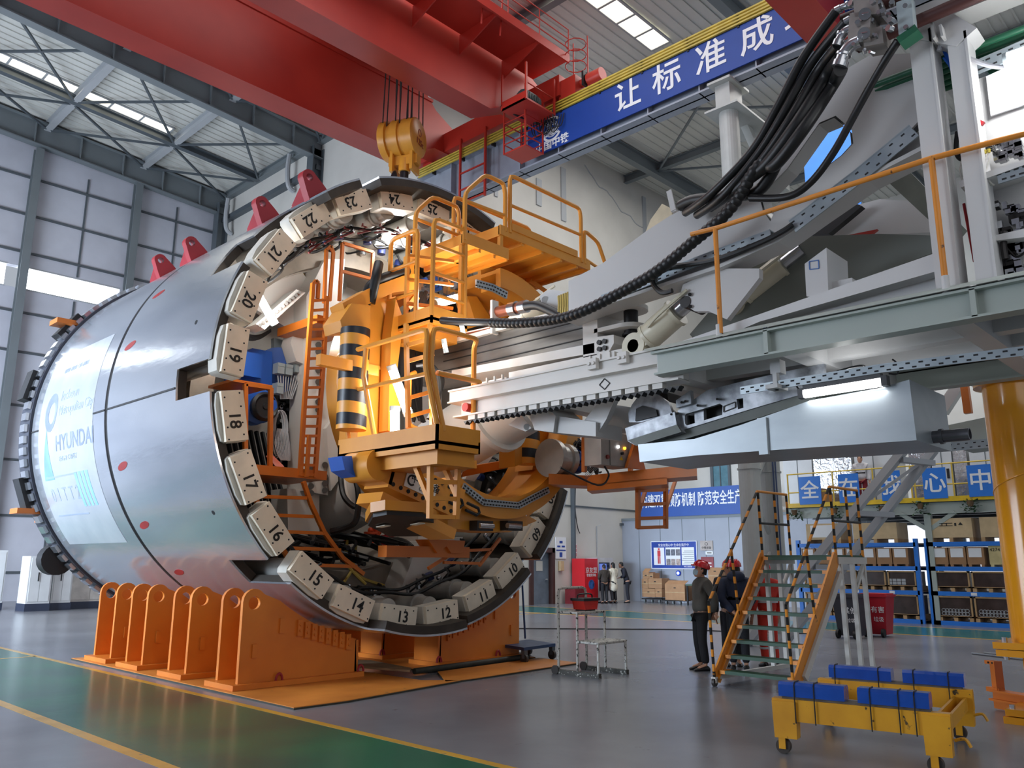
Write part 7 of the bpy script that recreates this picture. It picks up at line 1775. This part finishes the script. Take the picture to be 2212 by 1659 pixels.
for k, (ya, yb, _) in enumerate(rk):
    side = ('left', 'right')[k]; nn = 4; wd = (yb - ya - .16) / nn
    for i in range(nn):
        y0 = yb - .08 - (i + 1) * wd; y1 = y0 + wd - .06
        crate(y0, y1, .93, .56, 'dark filled wooden crate, middle shelf of the %s blue rack, %s from left' % (side, ords[i]), 'open crates on the racks', bars=(k == 0 and i == 3))
        crate(y0, y1, .12, .68, 'dark filled wooden crate, bottom shelf of the %s blue rack, %s from left' % (side, ords[i]), 'open crates on the racks', rolls=(k == 1 and i in (0, 1)))
def carton(y0, y1, z, h, lab, grp, mt, sheet_=True, num=None):
    t = thing('carton', lab, 'box', (26.4, (y0 + y1) / 2, z), grp)
    put('carton_body', M().box(26.04, 26.9, y0, y1, z + .06, z + h).box(26.04, 26.9, y0 + .02, y0 + .1, z, z + .06).box(26.04, 26.9, y1 - .1, y1 - .02, z, z + .06), mt, t)
    if sheet_: put('paper_label', M().box(26.03, 26.04, y0 + .06, y1 - .05, z + h - .28, z + h - .03), m_paper, t)
    if num: put('number', text(num, .13, (26.035, (y0 + y1) / 2, z + h - .12), (0, -1, 0), (0, 0, 1), .003), m_ink, t)
for k, (ya, yb, _) in enumerate(rk):
    for i in range(7 if k == 0 else 3):
        y1 = yb - .1 - i * .47; carton(y1 - .44, y1, 1.62, .54, 'brown carton with white label sheet, upper shelf of %s blue rack, %s from left' % (('left', 'right')[k], ('first', 'second', 'third', 'fourth', 'fifth', 'sixth', 'seventh')[i]), 'labelled cartons on the racks', m_card)
carton(6.05, 6.5, 1.62, .58, 'pale wooden box numbered 427437 on the upper shelf of the right blue rack', None, mat('pale_wood', (212, 194, 140), .6), False, '427437')
t = thing('black_crate', 'dark slatted plastic crate beside the numbered pale box on the right blue rack', 'crate', (26.4, 5.7, 1.62)); put('crate_body', M().box(26.05, 26.8, 5.5, 5.95, 1.62, 1.66).box(26.05, 26.8, 5.5, 5.95, 1.72, 1.8).box(26.05, 26.8, 5.5, 5.95, 1.86, 1.94).box(26.1, 26.8, 5.52, 5.93, 1.62, 2.1), m_dark, t)
for i, (y0, y1, h, lab) in enumerate(((10.6, 11.7, .5, 'plywood case with a white paper on top of the left blue rack'), (8.9, 10.2, .48, 'plywood case on top of the left blue rack, near the middle upright'), (6.85, 8.0, .55, 'plywood case with black handling marks on top of the right blue rack'), (5.55, 6.65, .55, 'plain plywood case on top of the right blue rack, beside the yellow column'))):
    t = thing('plywood_case', lab, 'case', (26.5, (y0 + y1) / 2, 2.31), 'plywood cases on top of the racks')
    put('case_body', M().box(26.05, 27.0, y0, y1, 2.43, 2.43 + h), m_ply2, t)
    mb = M()
    for q in (y0, (y0 + y1) / 2 - .05, y1 - .1): mb.box(26.05, 27.0, q, q + .1, 2.31, 2.43)
    put('skid', mb, m_wood, t)
    if i == 0: put('paper', M().box(26.03, 26.05, y0 + .15, y1 - .15, 2.5, 2.5 + h - .12), m_paper, t)
    if i == 2:
        put('handling_mark', M().box(26.04, 26.05, 7.25, 7.3, 2.76, 2.84).box(26.04, 26.05, 7.35, 7.7, 2.83, 2.845).box(26.04, 26.05, 7.35, 7.7, 2.76, 2.775).box(26.04, 26.05, 7.5, 7.52, 2.76, 2.84).box(26.04, 26.05, 7.62, 7.64, 2.76, 2.84).prism([(26.04, 7.08, 2.78), (26.04, 7.2, 2.78), (26.04, 7.14, 2.86)], (.01, 0, 0)), m_ink, t)
mz = thing('mezzanine', 'pale green steel mezzanine with a yellow edge strip above the blue racks', 'mezzanine', (28, 7, 3.3))
put('edge_beam', M().ibeam((26.1, -2, 3.3), (26.1, 12.3, 3.3), .2, .36, .03), m_sage, mz)
put('kick_strip', M().box(25.98, 26.0, -2, 12.3, 3.46, 3.6), mat('strip_yellow', (236, 196, 30), .4), mz)
put('deck', M().box(26, 33, -2, 12.3, 3.44, 3.5), m_steel_d, mz)
for x in (28, 30, 32): put('joist', M().ibeam((x, -2, 3.3), (x, 12.3, 3.3), .15, .26, .02), m_steel_d, mz)
for y in (8.0, 1.0):
    put('column', M().box(26.0, 26.2, y - .09, y + .09, 0, 3.15), m_sage, mz)
    put('brace', M().beam((26.1, y, 2.65), (26.1, y + .75, 3.15), .12).beam((26.1, y, 2.65), (26.1, y - .75, 3.15), .12), m_sage, mz)
rl = M()
for z in (3.95, 4.55): rl.tube([(26.02, -2, z), (26.02, 12.2, z)], .022, 6)
for y in (12.2, 10.7, 9.45, 8.35, 8.25, 7.2, 6.0, 4.5, 3, 1.5): rl.tube([(26.02, y, 3.5), (26.02, y, 4.57)], .024, 6)
put('guard_rail', rl, mat('rail_yellow2', (226, 190, 70), .4), mz)
m_sgn = mat('sign_blue', (34, 122, 220), .4, 0, .04)
for ch, y0, y1, lab in (('全', 11.08, 11.8, 'leftmost'), ('在', 9.87, 10.5, 'second from left'), ('我', 8.63, 9.2, 'third from left'), ('心', 7.36, 8.0, 'second from right'), ('中', 6.14, 6.8, 'rightmost')):
    t = thing('safety_sign', 'blue board with a white Chinese character on the mezzanine rail, %s of five' % lab, 'sign', (25.97, (y0 + y1) / 2, 3.55), 'blue character boards on the mezzanine rail')
    put('board', M().box(25.95, 25.98, y0, y1, 3.55, 4.44), m_sgn, t); put('character', text(ch, .62, (25.945, (y0 + y1) / 2, 3.97), (0, -1, 0), (0, 0, 1), .004, bold=.008), m_white, t)
m_leaf = mat('plant_green', (44, 84, 50), .6, 0, .25, 8)
for i, (u, v) in enumerate(((1716, 1106), (1803, 1102), (1905, 1098), (1988, 1092), (2096, 1086))):
    p = PX(u, v, 25.85); t = thing('hanging_plant', 'leafy green trailing plant in a pot on the mezzanine edge, %s from the left' % ords[i], 'plant', p, 'trailing plants along the mezzanine')
    put('pot', M().lathe(p - V((0, 0, .1)), (0, 0, 1), [(.07, 0), (.1, .16)], 12), mat('pot_brown', (120, 92, 66), .6), t)
    mb = M(); random.seed(50 + i)
    for j in range(90):
        a = random.uniform(0, 6.28); r_ = random.uniform(.05, .28); q = p + V((r_ * math.cos(a) * .6, r_ * math.sin(a), random.uniform(-.22, .16) - r_ * .25)); d = V((random.uniform(-1, 1), random.uniform(-1, 1), random.uniform(-.6, .4))).normalized(); s = d.cross(zz).normalized() * .035
        mb.quad(q - d * .05, q + s, q + d * .06, q - s)
    put('foliage', mb, m_leaf, t, False)
m_cab = mat('cabinet_white', (216, 220, 222), .35, 0, .03)
m_silver = mat('silver_film', (200, 202, 204), .18, .85, .1, 6, .9, 9.0)
for i, (u0, u1, v0, mt_, lab) in enumerate(((1690, 1752, 985, m_cab, 'white cabinet on the mezzanine, at the far left'), (1756, 1838, 988, m_silver, 'machine wrapped in crumpled silver film on the mezzanine behind the first blue signs'), (1843, 1925, 965, m_cab, 'white control cabinet on the mezzanine behind the third blue sign'), (1960, 2005, 960, m_silver, 'silver wrapped cabinet on the mezzanine behind the heart character sign'), (2008, 2052, 960, m_cab, 'white cabinet with a dark panel on the mezzanine right of centre'), (2056, 2085, 965, m_silver, 'narrow silver wrapped case on the mezzanine'), (2090, 2160, 955, m_cab, 'white cabinet on the mezzanine beside the yellow column'))):
    a = PX(u0, v0, 28.0); b = PX(u1, v0, 28.0); t = thing('machine_cabinet' if mt_ is m_cab else 'wrapped_machine', lab, 'cabinet', (28.4, (a.y + b.y) / 2, 3.5))
    put('cabinet_body', M().box(28.0, 29.2, b.y, a.y, 3.5, a.z), mt_, t)
    if mt_ is m_cab:
        put('door_seam', M().box(27.985, 28.0, (a.y + b.y) / 2 - .012, (a.y + b.y) / 2 + .012, 3.6, a.z - .1), m_steel, t); put('door_handle', M().box(27.96, 28.0, b.y + .1, b.y + .17, 4.3, 4.6), m_ink, t)
put('x', M().box(0, .01, 0, .01, -.2, -.1), m_dark) if False else None
t = thing('storage_box', 'brown carton on the mezzanine deck behind the left rail', 'box', (27, 11.6, 3.5)); put('box_body', M().box(26.6, 27.2, 11.3, 12.1, 3.5, 4.1), m_card, t)
# lit back of the racking aisle
o = struct('window_9', M().box(33.0, 33.05, 3, 12, .9, 3.1), mat('rear_glow', (236, 240, 246), .4, emit=1.1)); put('window_frame', M().box(32.9, 33.0, 5.9, 6.0, .8, 3.2).box(32.9, 33.0, 8.9, 9.0, .8, 3.2).box(32.9, 33.0, 3, 12, 3.1, 3.2), m_steel, o)
# sloping grey support truss standing between the bays
stt = thing('inclined_support', 'grey inclined twin channel support with rungs slanting down behind the rolling stair', 'support', (17, 8, 0))
mb = M(); A_ = PX(1950, 975, 16.5); A2 = PX(1995, 965, 16.5)
B_ = PX(1688, 1300, 16.5); B2 = PX(1745, 1290, 16.5)
def ext(a, b): d = (b - a); return a + d * ((a.z - .02) / (a.z - b.z))
mb.beam(A_, ext(A_, B_), .14, .2, up=(1, 0, 0)).beam(A2 + V((.6, 0, 0)), ext(A2, B2) + V((.6, 0, 0)), .14, .2, up=(1, 0, 0)); put('channel', mb, m_steel_l, stt)
mb = M()
for t_ in (.02, .36, .72): mb.beam(A_.lerp(B_, t_) - V((0, 0, .1)), A2.lerp(B2, t_) + V((.6, 0, -.2)), .16, .1)
mb.beam(A_.lerp(B_, .36), A2.lerp(B2, .05) + V((.6, 0, 0)), .06); put('rung', mb, m_steel_l, stt)
# banner over the office block
bx = 31.9
bnr = thing('wall_banner', 'blue safety banner with white Chinese slogan above the grey office partition', 'banner', (bx, 19.6, 4.3))
put('banner_sheet', M().box(bx, bx + .05, 15.4, 22.2, 3.72, 4.92), mat('banner_blue2', (34, 78, 156), .5, 0, .03), bnr)
p = PX(1392, 1086, bx); q = PX(1588, 1078, bx)
tm = textmesh('构建双重预防机制 防范安全生产', .64, .004, bold=.006)
tm.v = [(x * .56, y_, z_) for x, y_, z_ in tm.v]; p1, p2 = PX(1392, 1086, bx), PX(1596, 1078, bx)
mt4 = Matrix((V((0, -1, 0)), V((0, 0, 1)), V((-1, 0, 0)))).transposed().to_4x4(); mt4.translation = V((bx - .01, (p1.y + p2.y) / 2, 4.4)); put('slogan', tm.xf(mt4), m_white, bnr)
put('maker_mark', M().tube([(bx - .01, 16.72 + .09 * math.cos(a_), 3.86 + .09 * math.sin(a_)) for a_ in np.linspace(0, 6.28, 17)], .015, 5), m_white, bnr)
put('small_print', text('中铁工程装备集团有限公司', .14, (bx - .01, 15.75, 3.86), (0, -1, 0), (0, 0, 1), .003), m_white, bnr)
# notice boards on the partition
bx = 31.96
def board(u0, v0, u1, v1, lab, mt_, nm='notice_board'):
    a, b = PX(u0, v0, bx), PX(u1, v1, bx); t = thing(nm, lab, 'notice board', (bx, (a.y + b.y) / 2, b.z)); put('board', M().box(bx, bx + .02, b.y, a.y, b.z, a.z), mt_, t); return t, a, b
m_bd = mat('board_blue', (30, 66, 160), .4)
t, a, b = board(1407, 1171, 1506, 1228, 'blue framed safety board with three white sheets on the grey partition', m_bd)
yc, zc = (a.y + b.y) / 2, (a.z + b.z) / 2; wd, hg_ = a.y - b.y, a.z - b.z
fr_m = M(); fr_m.box(bx - .01, bx + .01, b.y - .03, a.y + .03, a.z, a.z + .03).box(bx - .01, bx + .01, b.y - .03, a.y + .03, b.z - .03, b.z).box(bx - .01, bx + .01, a.y, a.y + .03, b.z, a.z).box(bx - .01, bx + .01, b.y - .03, b.y, b.z, a.z); put('board_frame', fr_m, m_paper, t)
put('heading', text('安全在我心中 生命在我手中', .13, (bx - .006, yc, a.z - .15), (0, -1, 0), (0, 0, 1), .002), m_white, t)
for f0, f1 in ((.05, .29), (.32, .65), (.68, .95)):
    put('sheet', M().box(bx - .008, bx, a.y - wd * f1, a.y - wd * f0, b.z + .14, a.z - .25), m_paper, t)
y_ = a.y - wd * .17; mb = M(); mb.box(bx - .014, bx - .008, y_ - .08, y_ + .08, zc - .05, zc + .2).box(bx - .014, bx - .008, y_ - .07, y_ - .01, zc - .38, zc - .05).box(bx - .014, bx - .008, y_ + .01, y_ + .07, zc - .38, zc - .05).box(bx - .014, bx - .008, y_ - .045, y_ + .045, zc + .22, zc + .3); put('figure_print', mb, mat('print_red', (206, 50, 60), .5), t)
random.seed(2)
for i in range(6): y_ = a.y - wd * (.38 + .11 * (i % 3)); z_ = a.z - .45 - .42 * (i // 3); put('photo_print', M().box(bx - .012, bx - .008, y_ - .11, y_ + .11, z_ - .15, z_ + .12), mat('print_%d' % i, (90 + 20 * i, 100 + 14 * i, 120 + 8 * i), .5, 0, .3, 12), t)
mb = M()
for i in range(8): y_ = a.y - wd * .82; mb.box(bx - .012, bx - .008, y_ - .28, y_ + .2 + .06 * (i % 3), a.z - .42 - i * .08, a.z - .4 - i * .08)
put('text_line', mb, m_steel, t)
put('small_print', text('中铁工程装备', .07, (bx - .006, b.y + .45, b.z + .07), (0, -1, 0), (0, 0, 1), .002), m_white, t)
t, a, b = board(1512, 1168, 1540, 1189, 'beige company plaque beside the blue safety board', mat('plaque_beige', (176, 166, 160), .4), 'plaque'); put('plaque_text', text('中铁装备', .12, (bx - .006, (a.y + b.y) / 2, (a.z + b.z) / 2 - .1), (0, -1, 0), (0, 0, 1), .002).tube([(bx - .006, (a.y + b.y) / 2 + .07 * math.cos(q), a.z - .14 + .06 * math.sin(q)) for q in np.linspace(0, 6.28, 13)], .008, 4), m_ink, t)
t, a, b = board(1514, 1203, 1542, 1228, 'dark red notice plate below the beige plaque', mat('plate_darkred', (140, 48, 58), .4), 'plaque'); put('text_line', M().box(bx - .008, bx, b.y + .1, a.y - .1, a.z - .28, a.z - .24).box(bx - .008, bx, b.y + .1, a.y - .1, a.z - .42, a.z - .38), m_paper, t)
t, a, b = board(1524, 1191, 1540, 1198, 'small white room sign under the beige plaque', m_paper, 'plaque'); put('sign_text', M().box(bx - .004, bx, b.y + .06, a.y - .06, b.z + .05, b.z + .09), m_ink, t)
p = PX(1466, 1238, 31.98); t = thing('alarm_lamp', 'small round blue alarm light on the grey partition below the safety board', 'lamp', p); put('lamp_ring', M().cyl(p, p - V((.05, 0, 0)), .12, 18), mat('alarm_blue', (20, 60, 180), .3), t); put('lamp_lens', M().cyl(p - V((.05, 0, 0)), p - V((.07, 0, 0)), .06, 14), mat('alarm_glow', (200, 225, 255), .3, emit=4), t)
# cardboard boxes and hand pallets by the partition
def boxes(u0, u1, v0, v1, x, d, lab, mt_=None, flap=False):
    a = PX(u0, v0, x); b = PX(u1, v1, x); z0 = max(b.z, 0.02); t = thing('cardboard_box', lab, 'box', (x + d / 2, (a.y + b.y) / 2, z0)); mb = M(); mb.box(x, x + d, b.y, a.y, z0, a.z)
    if flap: mb.prism([(x, b.y, a.z), (x, a.y, a.z), (x + d * .4, a.y, a.z + .15), (x + d * .4, b.y, a.z + .15)], (0, 0, .01))
    put('box_body', mb, mt_ or m_card, t); put('tape', M().box(x - .004, x, b.y, a.y, (a.z + z0) / 2 - .02, (a.z + z0) / 2 + .02), mat('tape_tan', (178, 146, 104), .4), t); put('hand_hole', M().box(x - .006, x, (a.y + b.y) / 2 - .05, (a.y + b.y) / 2 + .05, a.z - .16, a.z - .12), m_dark, t)
boxes(1387, 1415, 1271, 1290, 30.9, .6, 'brown carton at the bottom left of the stack by the partition')
boxes(1415, 1430, 1271, 1290, 30.9, .6, 'brown carton at the bottom right of the stack by the partition')
boxes(1386, 1400, 1250, 1271, 30.9, .6, 'brown carton in the middle of the stack, left one'); boxes(1400, 1430, 1249, 1271, 30.9, .6, 'brown carton in the middle of the stack, right one')
boxes(1388, 1402, 1236, 1250, 30.9, .5, 'small open carton on top of the stack by the partition', None, True); boxes(1402, 1411, 1238, 1249, 30.9, .5, 'smallest carton on top of the stack by the partition')
boxes(1436, 1480, 1262, 1298, 30.3, .8, 'big brown carton on a low dolly right of the stacked cartons', None, True)
boxes(1529, 1560, 1226, 1262, 30.2, .8, 'big brown carton behind the person in the grey jacket'); boxes(1540, 1575, 1262, 1296, 30.2, .8, 'lower brown carton behind the person in the grey jacket')
for u0, u1, x, lab in ((1386, 1430, 30.9, 'low wheeled dolly under the stacked cartons'), (1432, 1475, 30.3, 'low wheeled dolly under the big carton')):
    a = PX(u0, 1290, x); b = PX(u1, 1290, x); t = thing('dolly', lab, 'dolly', (x + .3, (a.y + b.y) / 2, 0)); put('dolly_frame', M().box(x, x + .6, b.y, a.y, .14, .18), m_dark, t)
    for y_ in (a.y - .15, (a.y + b.y) / 2, b.y + .15): put('wheel', M().cyl((x + .05, y_ - .03, .07), (x + .05, y_ + .03, .07), .07, 12), m_steel, t)
t = thing('work_table', 'dark green work table by the partition', 'table', (30.4, 18.2, 0)); a = PX(1480, 1258, 30.2); b = PX(1530, 1258, 30.2); put('table_top', M().box(30.2, 30.9, b.y, a.y, .78, .84), mat('table_green', (52, 82, 66), .5), t)
for y_ in (a.y - .06, b.y + .06):
    for x in (30.25, 30.85): put('leg', M().box(x - .03, x + .03, y_ - .03, y_ + .03, 0, .78), m_dark, t)
# vending machine
vm = thing('vending_machine', 'tall vending machine with a red printed side against the back wall', 'vending machine', (29.1, 22.7, 0))
m_vred = mat('vending_red', (206, 34, 44), .35, 0, .03)
put('red_side', M().box(28.15, 29.05, 22.5, 23.2, .05, 1.86), m_vred, vm)
put('front_cabinet', M().box(29.05, 30.2, 22.55, 23.2, .05, 1.9), mat('vending_white', (206, 206, 210), .35), vm)
put('display_window', M().box(29.2, 29.95, 22.53, 22.55, .5, 1.7), mat('vending_glass', (38, 42, 54), .1), vm); put('screen', M().box(29.2, 29.7, 22.515, 22.53, 1.3, 1.65), mat('vending_screen', (96, 120, 200), .2, emit=.7), vm)
put('lettering', text('京友盟', .26, (28.6, 22.495, 1.36), (1, 0, 0), (0, 0, 1), .003), m_white, vm); put('small_lettering', text('智能售货机', .13, (28.6, 22.495, 1.16), (1, 0, 0), (0, 0, 1), .003), m_white, vm)
put('round_picture', M().cyl((28.6, 22.495, .78), (28.6, 22.5, .78), .2, 20), mat('vending_pic', (60, 110, 190), .4, 0, .3, 6), vm)
put('base', M().box(28.15, 30.2, 22.55, 23.2, 0, .05), m_dark, vm)
t = thing('red_cabinet', 'low dark red cabinet left of the vending machine', 'cabinet', (27.9, 22.8, 0)); put('cabinet_body', M().box(27.55, 28.12, 22.55, 23.1, 0, .7), mat('cab_darkred', (122, 30, 38), .4), t); put('cabinet_door', M().box(27.58, 28.09, 22.53, 22.55, .05, .65), mat('cab_darkred', (122, 30, 38)), t)
t = thing('notice_sheet', 'white organisation chart notice with blue boxes on the back wall above the door', 'notice board', (27.5, 23.27, 2.0)); put('sheet', M().box(27.15, 27.85, 23.26, 23.29, 1.85, 2.75), m_paper, t)
put('blue_box', M().box(27.4, 27.6, 23.25, 23.26, 2.5, 2.6).box(27.25, 27.45, 23.25, 23.26, 2.33, 2.4).box(27.55, 27.75, 23.25, 23.26, 2.33, 2.4).box(27.2, 27.8, 23.25, 23.26, 2.18, 2.23).box(27.4, 27.58, 23.25, 23.26, 1.92, 2.12), m_bd, t)
t = thing('wall_box', 'small beige switch box on the back wall under the notice sheet', 'switch box', (27.5, 23.2, 1.4)); put('box_body', M().box(27.35, 27.6, 23.18, 23.3, 1.35, 1.75), m_ply2, t); put('box_door', M().box(27.37, 27.58, 23.17, 23.18, 1.37, 1.73), m_ply2, t)
t = thing('red_sign', 'narrow red fire sign on the wall edge beside the downpipe', 'sign', (28.5, 23.2, 1.9)); put('sign_plate', M().box(28.42, 28.55, 23.26, 23.3, 1.9, 2.5), m_white, t); put('sign_text', M().box(28.44, 28.53, 23.25, 23.26, 1.95, 2.1).box(28.44, 28.53, 23.25, 23.26, 2.15, 2.28).box(28.44, 28.53, 23.25, 23.26, 2.32, 2.45), m_vred, t)
mb = M(); mb.tube(catmull([(28.5, 23.22, 5.2), (28.45, 23.22, 4), (28.6, 23.22, 3.2), (28.75, 23.22, 2.95)], 6), .02, 6); solo('wall_cable', mb, m_hose, 'black cable hanging down the back wall near the corner', 'cable', (28.5, 23.2, 4))
mb = M(); mb.tube([(30.0, 23.25, 2.0), (30.0, 23.25, 3.3), (30.1, 23.1, 3.35)], .02, 6); solo('conduit', mb, m_steel_l, 'thin conduit rising from the vending machine up the wall', 'pipe', (30, 23.25, 2))
# white cabinets at the end of the crane bay
for i, (x0, x1, y0, h, mt_, lab) in enumerate(((8.2, 9.3, 33.5, 2.05, m_cab, 'white tall cabinet at the far left end of the hall, second from left'), (9.6, 10.35, 32.0, 1.85, m_cab, 'narrow white cabinet standing in front of the far left row'), (10.45, 11.1, 32.2, 2.05, m_cab, 'white cabinet with an open bright door at the far end of the hall'), (11.15, 12.6, 32.6, 1.95, mat('cabinet_cream', (206, 202, 196), .4), 'pale cabinet with a small blue window beside the shield, at the far end'), (7.0, 8.1, 33.8, 2.1, m_cab, 'leftmost white cabinet at the far left end of the hall'))):
    t = thing('control_cabinet', lab, 'cabinet', ((x0 + x1) / 2, y0 + .4, 0)); put('cabinet_body', M().box(x0, x1, y0, y0 + .9, .25, h), mt_, t); put('plinth', M().box(x0 - .02, x1 + .02, y0 - .02, y0 + .92, 0, .25), mat('plinth_dark', (52, 60, 80), .5), t)
    put('door_panel', M().box(x0 + .05, (x0 + x1) / 2 - .01, y0 - .02, y0, .32, h - .06).box((x0 + x1) / 2 + .01, x1 - .05, y0 - .02, y0, .32, h - .06), mt_, t)
    put('door_handle', M().box((x0 + x1) / 2 - .08, (x0 + x1) / 2 - .05, y0 - .05, y0 - .02, 1.0, 1.3), m_dark, t)
    if i == 3: put('viewing_window', M().box(x0 + .3, x0 + .55, y0 - .03, y0 - .02, 1.3, 1.55), mat('cab_window', (120, 150, 190), .2), t)
a_, b_ = PX(1700, 275, 31), PX(1860, 440, 31)
t = thing('aisle_banner', 'blue banner hanging in the aisle, seen through the oval opening', 'banner', (31, (a_.y + b_.y) / 2, 15)); put('banner_sheet', M().box(31.0, 31.06, b_.y, a_.y - .6, b_.z, a_.z), m_sgn, t)
# second crane girder glimpsed at the top
cr2 = thing('second_crane_girder', 'dark red girder of a second crane crossing the top edge behind the black hoses', 'crane', (12, 8.6, 16))
zg = 14.2; y_ = PZ(1655, 0, zg).y
mb = M(); mb.box(-14, 18.5, y_ - .85, y_, zg - .04, zg).box(-14, 18.5, y_ - .79, y_ - .06, zg, zg + 2.6); put('girder', mb, m_red, cr2); put('end_truck', M().box(18.6, 19.1, y_ - 2.2, y_ + .4, 16.9, 17.6), m_red, cr2)
